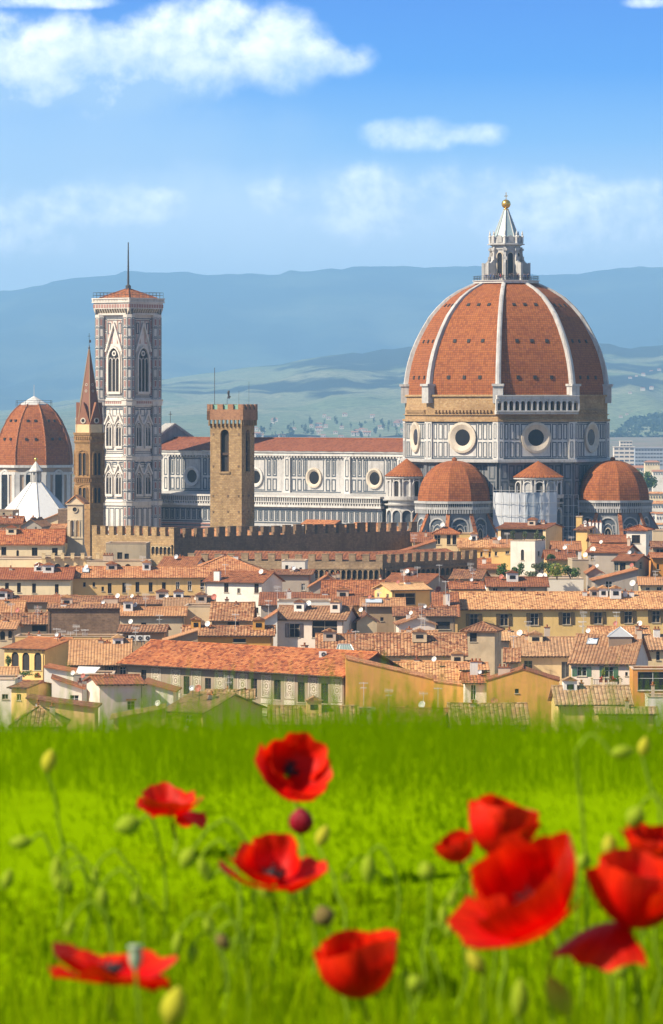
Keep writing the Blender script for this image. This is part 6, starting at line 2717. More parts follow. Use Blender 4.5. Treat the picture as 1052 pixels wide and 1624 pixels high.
# --- left middle: church house and long house
H('church_house', 'white long house with big bright red roof left of the bell gable', -30, 99, 0, 863, 841, 'front', 'pale', 'fire', [(6, 874, 8, 13, 'b'), (28, 878, 4, 11, 'a'), (55, 875, 9, 13, 'b'), (87, 875, 9, 12, 'b')], d=1085, dep=15, ants=0)
H('terrace_house', 'cream lower wing with ledge in front of the bright red roofed house', -30, 70, 0, 887, 884, 'flat', 'pale', 'orange', d=1060, dep=18, ants=0)
terr = H('terrace_house', 'cream terrace with row of parapet posts and dark arches', 66, 140, 0, 886, 884, 'flat', 'cream', 'orange', [(76, 900, 10, 12, 'a'), (91, 900, 10, 12, 'a'), (107, 901, 10, 12, 'a'), (123, 902, 10, 12, 'a')], d=1052, dep=12, ants=0)
H('terrace_house', 'brown chimney wall and low terrace with two arches right of the posts', 138, 236, 0, 890, 888, 'flat', 'beige', 'orange', [(187, 899, 12, 9, 'a'), (203, 899, 10, 9, 'a')], d=1050, dep=10, ch=[(172, 878, 16, 16)], ants=0)
H('ruined_house', 'old grey weathered wall block under the lit battlements', 168, 232, 0, 862, 860, 'flat', 'stone', 'red', [(190, 882, 8, 12, 'd'), (201, 884, 7, 12, 'd')], d=1068, dep=10, ants=0)
H('long_house', 'long cream house with red roof and four narrow windows at the left edge', -30, 112, 0, 919, 902, 'front', 'pale', 'fire', [(11, 932, 6, 15, 'b'), (30, 932, 6, 15, 'b'), (54, 933, 6, 15, 'b'), (90, 934, 6, 15, 'b')], d=1015, dep=13, ch=[(17, 898, 5, 8)], yaw=-2, ants=0)
H('long_house', 'long tan house with orange roof and ten dark narrow windows', 112.5, 330, 0, 916, 900, 'front', 'tan', 'orange', [(134, 927, 4, 7, 'b'), (149, 927, 4, 7, 'b'), (163, 934, 4, 7, 'b'), (174, 933, 6, 16, 'b'), (197, 932, 6, 16, 'b'), (218, 931, 6, 16, 'b'), (239, 931, 6, 15, 'b'), (260, 931, 6, 15, 'b'), (282, 930, 6, 15, 'w'), (301, 929, 6, 15, 'w'), (321, 927, 6, 15, 'b')], d=1020, dep=12, yaw=2, extras=[('sky', 136, 905, 10, 7)], ants=1)
H('town_house', 'large orange roof with little white gable beyond the tan long house', 286, 432, 0, 914, 882, 'hip', 'tan', 'orange', d=1028, dep=22, ants=0)
H('town_house', 'small red roof with white side gable on the tan long house row', 252, 306, 20, 900, 885, 'front', 'white', 'red', d=1045, dep=9, ants=0)
H('town_house', 'low red roof strip under the windows of the cream long house', -30, 118, 0, 955, 946, 'front', 'dim', 'red', d=960, dep=8, ants=0)
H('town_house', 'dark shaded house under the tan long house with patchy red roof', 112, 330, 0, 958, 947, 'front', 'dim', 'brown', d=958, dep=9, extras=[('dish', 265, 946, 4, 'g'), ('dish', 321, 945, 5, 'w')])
# --- middle
H('town_house', 'white house with dark narrow shutters and grey right gable beside the long house', 325, 415, 32, 924, 908, 'front', 'white', 'red', [(359, 932, 7, 15, 'c'), (407, 933, 7, 15, 'c'), (379, 937, 5, 8, 'p'), (407, 968, 6, 9, 'b')], d=995, dep=11, ch=[(345, 903, 10, 10, 1)])
H('town_house', 'grey unplastered house with one small window behind the white house', 428, 492, 8, 912, 905, 'front', 'grey', 'brown', [(481, 931, 6, 11, 'w')], d=1010, ch=[(466, 900, 12, 8)])
H('town_house', 'grey gable end with white edged roof right of the grey unplastered house', 492, 548, 0, 930, 909, 'gable', 'grey', 'red', d=1000, dep=12)
H('town_house', 'small white rooftop block in front of the lower battlements', 447, 484, 4, 890, 888, 'flat', 'white', 'orange', [(477, 903, 4, 6, 'b'), (455, 901, 5, 9, 'd')], d=1040)
H('town_house', 'wide dark red roof below the lower battlements', 512, 606, 0, 945, 922, 'front', 'dim', 'red', d=985, dep=14)
H('town_house', 'dark red roof with aerials right of the grey unplastered house', 414, 492, 0, 960, 940, 'shed_back', 'grey', 'red', d=960, extras=[('ant', 440, 930, 26), ('ant', 455, 935, 22)])
H('town_house', 'flat red roof behind the white parapet wall', 490, 570, 0, 960, 944, 'front', 'tan', 'red', d=955, dep=12)
H('town_house', 'white parapet house with stair gable left of the big dark windows', 440, 524, 0, 954, 952, 'flat', 'white', 'orange', d=930, dep=10, ch=[(450, 960, 12, 14)], ants=0)
H('town_house', 'white tall wall house left of the big dark windows', 417, 440, 0, 985, 958, 'shed_r', 'white', 'orange', d=900, dep=9)
H('town_house', 'beige house with two big dark windows and striped roof in the middle', 437, 546, 20, 983, 963, 'front', 'pink', 'stripe', [(467, 1000, 16, 22, 's'), (515, 998, 40, 27, 'p')], [(555, 998, 8, 18, 'd')], d=900, dep=11)
H('town_house', 'pale narrow house with antenna right of the big dark windows', 566, 598, 0, 985, 968, 'gable', 'beige', 'brown', d=905, ants=1)
H('town_house', 'yellow attic house with wide glazed window and white left gable', 622, 682, -27, 936, 926, 'front', 'yellow', 'pale', [(643, 950, 33, 19, 'p')], [(600, 944, 4, 6, 'p'), (615, 946, 4, 8, 'p')], d=968, dep=10)
H('town_house', 'dark beige house with glass roof panel under the yellow attic house', 575, 640, 0, 962, 950, 'front', 'dim', 'pale', [(606, 982, 5, 6, 'd')], d=945, extras=[('sky', 593, 954, 26, 6)])
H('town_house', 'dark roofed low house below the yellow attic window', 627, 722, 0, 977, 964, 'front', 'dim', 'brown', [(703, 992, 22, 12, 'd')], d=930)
H('town_house', 'small pale gabled house with dark top window below the yellow attic', 633, 690, 0, 990, 980, 'gable', 'pink', 'stripe', [(671, 987, 8, 5, 'd')], d=885, dep=9)
H('town_house', 'white block with chimneys at the left foot of the ochre corner roof', 688, 716, 0, 948, 946, 'flat', 'beige', 'orange', d=990, ch=[(690, 938, 7, 10, 1)])
H('long_house', 'long ochre house with seven pairs of dark brown shutters on the right', 724, 1085, 0, 966, 940, 'front', 'yellow', 'pale', [(752, 983, 13, 19, 's'), (800, 983, 13, 19, 's'), (848, 982, 13, 19, 's'), (899, 981, 13, 19, 's'), (949, 980, 13, 19, 's'), (997, 979, 13, 19, 's'), (1041, 978, 13, 19, 's')], d=955, dep=16, yaw=2,
  ch=[(853, 940, 5, 9), (862, 942, 6, 10, 1), (928, 936, 7, 12, 1), (942, 936, 8, 12, 1), (955, 936, 9, 12, 1), (992, 935, 7, 12, 1), (1002, 936, 8, 12, 1)], extras=[('ant', 838, 985, 25, 0, -9), ('ant', 926, 970, 40, 0, -9), ('ant', 978, 970, 36, 0, -8), ('dish', 977, 989, 4, 'r', -1)], ants=0)
H('town_house', 'ochre corner house with red hipped roof and shaded wall at the long ochre house', 690, 726, 0, 978, 940, 'shed_back', 'tan', 'red', [(706, 995, 18, 14, 'd')], d=945, dep=14)
# --- left middle rows
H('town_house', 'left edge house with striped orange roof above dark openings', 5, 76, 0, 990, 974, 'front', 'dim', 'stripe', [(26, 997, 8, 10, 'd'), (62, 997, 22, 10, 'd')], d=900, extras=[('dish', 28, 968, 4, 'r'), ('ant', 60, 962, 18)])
H('town_house', 'pale orange roof with chimneys at the far left edge behind the stripes', -30, 34, 0, 974, 955, 'front', 'beige', 'pale', d=925, ch=[(9, 950, 4, 12), (60, 962, 4, 12)])
H('town_house', 'wide pale roof behind the dark brick wall', 78, 190, 0, 970, 958, 'front', 'beige', 'pale', d=925, ch=[(176, 946, 22, 18)], extras=[('dish', 187, 945, 4, 'w')])
H('brick_wall_house', 'big windowless dark brick wall with thin tiled coping', 76, 189, 0, 966, 960, 'shed_back', BRICKW, 'stripe', d=885, dep=5, ov=.25, ants=0)
H('town_house', 'beige house with pale striped roof right of the dark brick wall', 188, 292, 0, 977, 964, 'front', 'beige', 'pale', [(228, 992, 8, 9, 'b')], d=908, ch=[(210, 964, 4, 14)], extras=[('ant', 253, 975, 22, 0, -4)])
H('town_house', 'blank grey beige side wall between the pale striped roofs', 292, 336, 0, 962, 958, 'flat', 'beige', 'orange', d=915)
H('town_house', 'steep orange striped roof over dark window below the white house', 336, 398, 0, 984, 957, 'front', 'dim', 'stripe', [(370, 990, 18, 9, 'd')], d=905, dep=14)
H('town_house', 'broad striped roof running behind the blank grey wall', 262, 338, 0, 966, 950, 'front', 'beige', 'stripe', d=925, dep=12, ch=[(360, 948, 6, 10)], extras=[('dish', 340, 947, 5, 'r')])
H('town_house', 'low striped roof with little chimneys over a yellow wall', 292, 432, 0, 1008, 994, 'front', 'ochre', 'stripe', [(380, 1016, 20, 6, 'd')], d=865, dep=10, ch=[(291, 993, 8, 12, 1), (335, 992, 6, 12), (400, 994, 12, 12, 1)])
H('town_house', 'lean to roof with air conditioners beside the dark brick wall', 190, 260, 0, 1003, 993, 'front', 'dim', 'stripe', [(205, 1012, 8, 7, 'd'), (222, 1012, 8, 7, 'd')], d=870, ch=[(236, 994, 8, 16, 1)], extras=[('ant', 215, 995, 22, 0, -3)])
H('town_house', 'grey brown gable with round vent left of the fresco house', 262, 314, 0, 1016, 1000, 'shed_r', 'dim', 'orange', d=850, dep=8)
# --- front middle: fresco house and its ochre neighbours
fres = H('fresco_house', 'long dark house painted with pale scroll panels under a deep red roof', 201, 545, 0, 1068, 1036, 'front', plaster('fresco_grey', (0.30, 0.235, 0.165), .5), 'fire', [(228, 1075, 9, 26, 'b'), (296, 1087, 10, 30, 'b'), (330, 1090, 10, 30, 'b'), (365, 1086, 10, 28, 'b'), (403, 1091, 10, 30, 'b'), (440, 1094, 11, 32, 'b'), (478, 1098, 11, 32, 'b'), (515, 1100, 11, 32, 'b')], d=760, dep=13, yaw=-46, ov=1.3, ants=0)
H('ochre_house', 'huge blank ochre wall with roof sloping down to the right', 549, 690, 0, 1078, 1045, 'shed_l', 'ochre', 'orange', d=752, dep=10, ov=.15, ants=0, extras=[('ant', 577, 1082, 32, 0, -2), ('ant', 617, 1094, 40, 0, -2), ('ant', 672, 1098, 40, 0, -3), ('dish', 670, 1118, 6, 'w', -4)])
H('ochre_house', 'lower ochre wall with little roof slits right of the huge blank wall', 688, 741, 0, 1088, 1082, 'shed_l', 'ochre', 'orange', d=748, dep=8, ov=.15, ants=0, extras=[('ant', 695, 1090, 30, 0, -2)])
H('town_house', 'wide striped roof over beige wall behind the huge ochre wall', 600, 738, 0, 1039, 1006, 'front', 'beige', 'stripe', [(627, 1052, 12, 8, 'k'), (672, 1052, 10, 5, 'p'), (712, 1050, 12, 6, 'd')], d=825, dep=14, ch=[(697, 1044, 20, 8)])
H('town_house', 'striped roof over beige wall left of the wide striped roof', 505, 612, 0, 1030, 1007, 'front', 'yellow', 'stripe', d=838, dep=12, extras=[('ant', 564, 1000, 24)])
H('town_house', 'small red tiled ridge house behind the wide striped roof', 640, 690, 0, 1012, 1002, 'front', 'pink', 'stripe', d=855, dep=7)
H('town_house', 'patched striped roofs with terrace behind the lower ochre wall', 624, 738, 0, 1081, 1052, 'front', 'ochre', 'pale', d=770, dep=14, ch=[(681, 1068, 6, 8)], ants=0)
H('town_house', 'long low striped roof beside the square turret', 640, 752, 0, 1062, 1050, 'front', 'beige', 'pale', d=795, dep=8, ants=0)
H('turret_house', 'square beige turret with small pyramid roof and peeling plaster', 735, 785, 13, 1001, 988, 'pyr', plaster('peeling', (0.60, 0.46, 0.30), .9, .5), 'stripe', [(751, 1011, 11, 14, 'd')], [(791, 1010, 4, 14, 'd')], d=848, dep=8, ants=0)
H('town_house', 'pale striped roof lean to behind the square turret', 786, 835, 0, 1016, 1002, 'front', 'beige', 'pale', d=870, ch=[(808, 996, 5, 10), (868, 992, 9, 17)], extras=[('dish', 825, 1004, 5, 'w')])
H('town_house', 'small striped roof fragment below the square turret', 803, 822, 0, 1049, 1030, 'front', 'beige', 'stripe', d=805, dep=8)
H('town_house', 'cream house with grey shutters and striped roof right of the turret', 818, 915, 0, 1040, 1012, 'front', 'cream', 'stripe', [(838, 1057, 13, 18, 'k'), (897, 1063, 12, 27, 'k')], d=812, dep=13, ch=[(838, 1005, 10, 8)], extras=[('ant', 924, 985, 45)], ants=0)
H('town_house', 'cream house with green shutters and red flower boxes below a metal roof lantern', 906, 1004, 33, 1052, 1009, 'front', 'pink', 'stripe', [(923, 1065, 15, 15, 'g'), (966, 1066, 14, 17, 'g'), (994, 1069, 4, 6, 'd')], d=795, dep=14, extras=[('sky', 940, 1018, 16, 9)], ch=[(1015, 996, 8, 10)], ants=0)
H('town_house', 'small roofs and chimneys at the right frame edge behind the metal roof lantern', 1010, 1085, 0, 1030, 1008, 'front', 'cream', 'stripe', [(1044, 1040, 6, 14)], d=840, ch=[(1042, 995, 10, 14, 1), (1012, 990, 8, 14)])
H('town_house', 'pale roofs in front of the long ochre house behind the metal lantern', 940, 1030, 0, 1008, 995, 'front', 'cream', 'pale', d=875, dep=9, ch=[(1013, 991, 8, 12)], ants=0)
H('orange_house', 'orange house with large white framed veranda window at the right frame edge', 1004, 1080, 0, 1062, 1058, 'flat', 'orange', 'brown', [(1036, 1080, 48, 30, 'w')], d=770, dep=9, ants=0)
H('town_house', 'white chimney walled house at the bottom right frame edge', 1028, 1080, 0, 1106, 1103, 'flat', 'white', 'orange', d=700, dep=8, ch=[(1036, 1083, 5, 18)], ants=0)
H('town_house', 'low mossy striped roof under the flower boxes', 886, 1000, 0, 1117, 1090, 'front', 'lime', 'mossy', d=705, dep=11, ants=0)
H('town_house', 'low mossy roof at the grass edge right of the big ochre gable', 950, 1040, 0, 1133, 1124, 'front', 'lime', 'mossy', [(1000, 1140, 10, 5)], d=665, dep=8, ch=[(995, 1108, 6, 14)], ants=0)
H('ochre_house', 'broad ochre gable with one tiny window and brick chimney', 772, 887, 0, 1080, 1062, 'gable', 'ochre', 'red', [(820, 1096, 6, 7, 'd')], d=735, dep=9, ov=.12, ch=[(800, 1055, 19, 12)], extras=[('dish', 785, 1112, 6, 'r', -2)], ants=0)
H('town_house', 'white fronted house with tall barred window and red roof left of the ochre gable', 738, 774, 0, 1083, 1069, 'front', 'white', 'red', [(751, 1098, 8, 24, 'w')], d=742, dep=9, ch=[(752, 1046, 12, 20, 1)], ants=0)
H('town_house', 'small house with clustered chimney pots above the white front', 733, 772, 0, 1063, 1055, 'front', 'beige', 'orange', [(746, 1068, 26, 9, 'd')], d=765, ch=[(758, 1046, 13, 12)], ants=0)
H('town_house', 'dark red roofed house with louvered front at the grass edge', 720, 836, 0, 1149, 1118, 'front', 'lime', 'mossy', [(778, 1160, 16, 18, 'k'), (806, 1160, 16, 18, 'k')], d=640, dep=12, ch=[(750, 1112, 9, 14)], ants=0)
H('town_house', 'red roof with pale gable in front of the huge ochre wall', 610, 690, 40, 1146, 1126, 'front', 'beige', 'red', d=640, dep=10, ants=0)
H('town_house', 'wide faded striped roof at the grass edge below the fresco house', 432, 566, 0, 1149, 1122, 'front', 'lime', 'mossy', d=642, dep=12, ch=[(577, 1128, 14, 12)], ants=0)
H('town_house', 'small box house with dark opening right of the faded striped roof', 566, 596, 0, 1128, 1126, 'flat', 'beige', 'orange', [(572, 1146, 9, 7, 'd')], d=655, dep=7, ants=0)
H('town_house', 'lime yellow house with green shutters and mossy roof near the grass', 260, 322, 92, 1130, 1102, 'front', 'lime', 'mossy', [(269, 1144, 8, 18, 'd'), (300, 1144, 12, 18, 'g')], d=690, dep=15, ch=[(336, 1098, 10, 16)], extras=[('dish', 315, 1092, 6, 'r')], ants=0)
H('town_house', 'low metal roof shed beside the lime yellow house', 330, 400, 0, 1108, 1096, 'front', 'lime', 'mossy', d=722, dep=8, ants=1)
# --- front left
H('loggia_house', 'yellow house with three arched bays and plants under a red roof at left', 7, 71, 76, 1030, 1014, 'front', 'yellow', 'fire', [(24, 1048, 12, 28, 'a'), (41, 1049, 12, 28, 'a'), (60, 1049, 12, 28, 'a')], d=818, dep=15, ants=0)
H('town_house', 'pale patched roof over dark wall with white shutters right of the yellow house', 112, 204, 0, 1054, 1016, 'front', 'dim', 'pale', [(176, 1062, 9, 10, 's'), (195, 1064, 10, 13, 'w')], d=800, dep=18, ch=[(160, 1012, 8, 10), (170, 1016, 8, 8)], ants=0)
H('town_house', 'left edge roof with arcade under it below the striped orange roof', -30, 22, 0, 998, 986, 'front', 'beige', 'orange', [(4, 1008, 8, 14, 'a'), (16, 1006, 6, 12, 'a')], d=872, ants=0)
H('terrace_house', 'cluttered roof terrace with poles below the dark brick wall', 24, 190, 0, 1010, 1006, 'flat', 'tan', 'orange', d=845, dep=8, ch=[(46, 1004, 8, 10), (62, 1002, 5, 10, 1)], extras=[('ant', 90, 996, 20), ('ant', 98, 1000, 18), ('ant', 121, 992, 24), ('ant', 135, 998, 20), ('ant', 112, 1002, 16)], ants=0)
H('town_house', 'small striped roof at the left edge beside the loggia plants', -30, 24, 0, 1073, 1060, 'front', 'cream', 'pale', d=775, ants=0)
H('town_house', 'orange roofed little house with rounded white wall behind the cream cottage', 70, 118, 0, 1066, 1058, 'shed_l', 'white', 'fire', d=770, dep=8, ch=[(84, 1062, 9, 18)], ants=0)
H('town_house', 'grey terrace block with dark red brick sides right of the rounded white wall', 118, 180, 0, 1070, 1068, 'flat', 'grey', 'red', d=765, dep=9, extras=[('dish', 132, 1072, 4, 'r', -1)], ants=0)
H('town_house', 'cream terrace house at the left frame edge with white walls', -30, 24, 0, 1078, 1075, 'flat', 'white', 'orange', [(8, 1105, 10, 8)], d=745, ch=[(26, 1073, 9, 12, 1)], ants=0)
H('town_house', 'small ochre cottage with cream front and low striped roof', 18, 42, 40, 1091, 1082, 'front', 'yellow', 'brown', [(30, 1106, 7, 10, 'p')], d=728, dep=9, ants=0)
H('town_house', 'white house with dark window between the cottage and the big white house', 82, 130, 0, 1092, 1076, 'shed_l', 'white', 'red', [(118, 1111, 14, 17, 'w')], d=730, dep=9, ch=[(127, 1077, 7, 16)], ants=0)
H('town_house', 'big blank pinkish white house with red roof and one low window', 158, 227, -26, 1086, 1073, 'front', 'pink', 'red', [(208, 1119, 12, 14, 't')], d=722, dep=11, ants=0)
H('town_house', 'lower white wing stepping down right of the big white house', 227, 275, 0, 1096, 1082, 'shed_l', 'white', 'red', d=725, dep=9, ants=0)
H('town_house', 'blurred hipped tile roof at the bottom left by the grass', 20, 96, 0, 1152, 1122, 'hip', 'lime', 'mossy', d=640, dep=12, ants=0)
H('town_house', 'long grey brown wall with tiled top behind the bottom left hipped roof', 42, 150, 0, 1122, 1116, 'shed_l', 'tan', 'brown', d=690, dep=8, ants=0)
H('town_house', 'dim low roof at the grass edge below the big white house', 180, 262, 0, 1140, 1124, 'shed_r', 'lime', 'mossy', d=668, dep=9, ants=0)

# fresco panels, deep cornice and base moulding of the fresco house
def fresco():
    th = fres
    d = 760.0
    yaw = R(-46)
    U_ = Vector((math.cos(yaw), math.sin(yaw), 0))
    B = P(545, 1068, d)
    t0 = (201 - CX) / F
    Wd = (B.x - t0 * B.y) / (U_.x - t0 * U_.y)
    wl = Wall(Vector((B.x, B.y, 0)) - U_ * Wd, U_)
    ze = ZZ(1068, d)
    pale = plaster('fresco_pale', (0.60, 0.53, 0.42), .4)
    cen = [248, 279, 312, 349, 385, 423, 460, 498, 535]
    zt_, zb_ = ze - 1.0, ze - 4.6
    for px in cen:
        u_, _ = wl.at(px, 1085)
        hw = 1.15
        if u_ + hw > Wd:
            hw = Wd - u_ - .1
        fp = MB()
        wl.frame(fp, u_ - hw, u_ + hw, zb_, zt_, .14, -.05, .08)
        wl.frame(fp, u_ - hw + .3, u_ + hw - .3, zb_ + .3, zt_ - .3, .09, -.05, .05)
        for k in range(3):
            zq = zb_ + (zt_ - zb_) * (k + .5) / 3
            rr = min(.5, hw * .45) * (1.25 if k == 1 else .9)
            fp.ring(wl.disc(u_, zq, rr, 0, 14), wl.disc(u_, zq, rr * .72, 0, 14), wl.N * .05)
            fp.prism(wl.disc(u_, zq, rr * .35, 0, 8), wl.N * .05)
            for s in (-1, 1):
                for t_ in (-1, 1):
                    q = wl.disc(u_ + s * rr * .95, zq + t_ * rr * .85, rr * .34, 0, 10)
                    q2 = wl.disc(u_ + s * rr * .95, zq + t_ * rr * .85, rr * .18, 0, 10)
                    fp.ring(q, q2, wl.N * .05)
        fp.build('scroll_panel', pale, th)
        bs = MB()
        wl.bar(bs, u_ - hw - .1, u_ + hw + .1, zb_ - 1.0, zb_ - .25, -.05, .14)
        bs.build('panel_base', pale, th)
        bs = MB()
        wl.bar(bs, u_ - hw - .1, u_ + hw + .1, zt_ + .15, zt_ + .4, -.05, .14)
        bs.build('panel_cap', pale, th)
    mo = MB()
    wl.bar(mo, 0, Wd, zb_ - 1.5, zb_ - 1.15, -.05, .25)
    wl.bar(mo, 0, Wd, zb_ - 2.6, zb_ - 2.2, -.05, .6)
    wl.bar(mo, 0, Wd, zb_ - 3.0, zb_ - 2.6, -.05, .35)
    mo.build('moulding', plaster('moulding_cream', (0.62, 0.58, 0.36), .4), th)


fresco()


# glass roof lantern and an air conditioner on the fresco house's right end
def roof_lantern():
    d = 775.0
    a, b = P(527, 1043, d), P(573, 1043, d)
    t = thing('glass_skylight', 'green hipped glass skylight on the right end of the fresco house roof', 'skylight', ((a.x + b.x) / 2, d, a.z))
    z0, z1 = a.z - 1, ZZ(1023, d)
    p_ = [Vector((a.x, d, z0)), Vector((b.x, d, z0)), Vector((b.x, d + 4, z0)), Vector((a.x, d + 4, z0))]
    e0, e1 = Vector((a.x + 1.0, d + 2, z1)), Vector((b.x - 1.7, d + 2, z1))
    g = MB()
    g.face([p_[0], p_[1], e1, e0]); g.face([p_[2], p_[3], e0, e1]); g.face([p_[1], p_[2], e1]); g.face([p_[3], p_[0], e0])
    gm = flat('green_glass', (0.30, 0.40, 0.36), .15, 0, .3)
    go = g.build('glass', gm, t)
    f_ = MB()
    f_.tube([e0, e1], .09, 5)
    for q, e_ in ((p_[0], e0), (p_[1], e1), (p_[2], e1), (p_[3], e0)):
        f_.tube([q, e_], .08, 5)
    for i in range(1, 6):
        f_.tube([p_[0].lerp(p_[1], i / 6), e0.lerp(e1, i / 6)], .05, 4)
    f_.tube([p_[0], p_[1]], .1, 5)
    f_.build('glazing_bar', METAL, t)
    kb = MB()
    kb.box(((a.x + b.x) / 2, d + 2, z0 - 1.2), (b.x - a.x + .2, 4.2, 2.4))
    kb.build('kerb', MATS['plaster_beige'], t)


roof_lantern()


def ac_unit(px, py, d, label):
    c = P(px, py, d)
    t = thing('air_conditioner', label, 'air conditioner', (c.x, d, c.z - .4))
    b = MB()
    b.box(c, (1.2, .5, .95))
    b.build('case', WHITEP, t)
    f_ = MB()
    f_.ring([c + Vector((.15 + .38 * math.cos(k * .45), -.26, .38 * math.sin(k * .45))) for k in range(14)], [c + Vector((.15 + .1 * math.cos(k * .45), -.26, .1 * math.sin(k * .45))) for k in range(14)], (0, -.04, 0))
    f_.build('fan', IRON, t)
    l_ = MB()
    l_.box(c - Vector((.4, 0, .9)), (.1, .4, 1.0)); l_.box(c - Vector((-.4, 0, .9)), (.1, .4, 1.0))
    l_.build('bracket', IRON, t)


ac_unit(512, 1038, 770, 'white air conditioner on the fresco house roof beside the green skylight')
for px, lb in ((209, 'leftmost grey'), (221, 'middle grey'), (233, 'rightmost grey')):
    ac_unit(px, 1012, 866, lb + ' air conditioner of three under the lean to beside the dark brick wall')


# box dormer with metal pyramid roof on the green-shuttered house
def metal_lantern():
    d = 800.0
    c = P(984.5, 1024, d)
    t = thing('roof_lantern', 'grey box lantern with pale metal pyramid roof on the striped tiles', 'roof lantern', (c.x, d, c.z))
    w_ = 37 * d / F
    z1 = ZZ(1010, d)
    b = MB()
    b.box((c.x, d + w_ / 2, (c.z - 1.5 + z1) / 2), (w_, w_, z1 - c.z + 1.5))
    b.build('wall', plaster('lantern_box', (0.34, 0.24, 0.17), .5), t)
    r_ = MB()
    e = .2
    q = [Vector((c.x - w_ / 2 - e, d - e, z1)), Vector((c.x + w_ / 2 + e, d - e, z1)), Vector((c.x + w_ / 2 + e, d + w_ + e, z1)), Vector((c.x - w_ / 2 - e, d + w_ + e, z1))]
    ap = Vector((c.x + .1, d + w_ / 2, ZZ(995, d)))
    for k in range(4):
        r_.face([q[k], q[(k + 1) % 4], ap])
    ro = r_.build('roof', METAL, t)
    e_ = MB()
    for k in range(4):
        e_.tube([q[k], ap], .07, 5)
    e_.build('roof_edge', ZINC, ro)


metal_lantern()


def white_skylight():
    d = 768.0
    a, b = P(119, 1071, d), P(158, 1071, d)
    t = thing('white_canopy', 'white folded canopy on the grey terrace block at left', 'canopy', ((a.x + b.x) / 2, d, a.z))
    z1 = ZZ(1060, d)
    m_ = MB()
    m_.hexa([Vector((a.x, d, a.z)), Vector((b.x - .7, d, a.z + .3)), Vector((b.x, d + 3, z1 - .1)), Vector((a.x + .4, d + 3, z1)), Vector((a.x, d, a.z + .15)), Vector((b.x - .7, d, a.z + .45)), Vector((b.x, d + 3, z1 + .05)), Vector((a.x + .4, d + 3, z1 + .15))])
    m_.build('sheet', WHITEP, t)
    l_ = MB()
    for q in (Vector((a.x + .1, d + .1, 0)), Vector((b.x - .8, d + .1, 0)), Vector((b.x - .1, d + 2.9, 0)), Vector((a.x + .5, d + 2.9, 0))):
        l_.tube([Vector((q.x, q.y, a.z - 1.2)), Vector((q.x, q.y, a.z + .2))], .05, 5)
    l_.build('frame', IRON, t)


white_skylight()


# parapet posts of the cream terrace
def posts():
    d = 1051.0
    for i, px in enumerate((69, 84, 99, 115, 131, 155)):
        c = P(px, 886, d)
        m_ = MB()
        h_ = ZZ(878, d) - c.z
        m_.box((c.x, d + .4, c.z + h_ / 2), (.75, .7, h_))
        m_.box((c.x, d + .4, c.z + h_ + .06), (.9, .85, .12))
        m_.build('parapet_post', MATS['plaster_cream'], terr)
    rl = MB()
    a, b = P(69, 881, d), P(131, 881, d)
    rl.tube([a + Vector((0, .4, 0)), b + Vector((0, .4, 0))], .06, 5)
    rl.build('rail', IRON, terr)


posts()


# planted tubs and greenery
def bush(name, label, px, py, wpx, hpx, d, leaf, n=420, ls=.22, group=None):
    rg_ = random.Random(int(px * 13 + py))
    c = P(px, py + hpx / 2, d)
    w_, h_ = wpx * d / F, hpx * d / F
    t = thing(name, label, 'bush', (c.x, d, c.z), group)
    m_ = MB()
    clump(m_, (c.x, d, c.z + h_ * .52), w_ * .6, w_ * .45, h_ * .62, n, ls, rg_)
    m_.build('crown', leaf, t)
    s_ = MB()
    for k in range(5):
        a = rg_.uniform(0, 6.3)
        s_.tube([(c.x, d, c.z - .3), (c.x + math.cos(a) * w_ * .2, d + math.sin(a) * w_ * .15, c.z + h_ * .5)], [.07, .03], 5)
    s_.build('stem', BARK, t)


dg = 1027
bush('garden_bush', 'dark green leafy bush at the left end of the roof garden', 802, 905, 26, 20, dg, LEAF, 700)
bush('garden_bush', 'mid green tall shrub second from the left in the roof garden', 822, 903, 20, 20, dg + 2, LEAF, 500)
bush('garden_bush', 'grey olive shrub in front of the white tower block', 856, 897, 26, 16, dg + 5, LEAFO, 600)
bush('garden_bush', 'bright yellow green bush in the middle right of the roof garden', 884, 907, 22, 22, dg - 1, LEAFY, 700)
bush('garden_bush', 'green bush filling the right end of the roof garden', 905, 906, 28, 20, dg, LEAF, 800)
bush('garden_bush', 'small green shrub between the olive and the yellow bush', 872, 902, 16, 18, dg + 1, LEAF, 400)
bush('garden_bush', 'low pale shrub below the white tower block', 842, 912, 22, 10, dg - 2, LEAFO, 350)
bush('garden_bush', 'pale low shrub under the yellow bush', 866, 914, 12, 8, dg - 3, LEAFY, 200)
bush('garden_bush', 'round dark bush right of the white tower block', 874, 883, 12, 9, 1072, LEAF, 300)
for px, lb in ((814, 'leftmost'), (832, 'middle'), (851, 'right of the middle')):
    bush('terrace_plant', lb + ' climbing plant on the loggia terrace rail', px, 849, 8, 12, 1098, LEAFO, 260, .16)
bush('terrace_plant', 'low clump of green leaves on the loggia terrace at its right end', 861, 852, 10, 7, 1098, LEAF, 200, .16)
bush('balcony_plant', 'tall dark plant at the left end of the arched loggia house', 13, 1049, 10, 18, 814, LEAF, 420, .14)
bush('balcony_plant', 'leafy pots along the loggia of the yellow arched house', 38, 1068, 30, 7, 812, LEAF, 420, .12)
for px, c_ in ((34, 0), (44, 1)):
    pass
bush('balcony_plant', 'green trailing plant on the flower balcony of the green shuttered house', 981, 1077, 14, 11, 788, LEAF, 300, .12)
bush('balcony_plant', 'climbing green plant beside the left green shutter over the flower boxes', 956, 1066, 9, 16, 790, LEAFY, 260, .12)
FLW = flat('red_blossom', (0.62, 0.03, 0.02), .6)


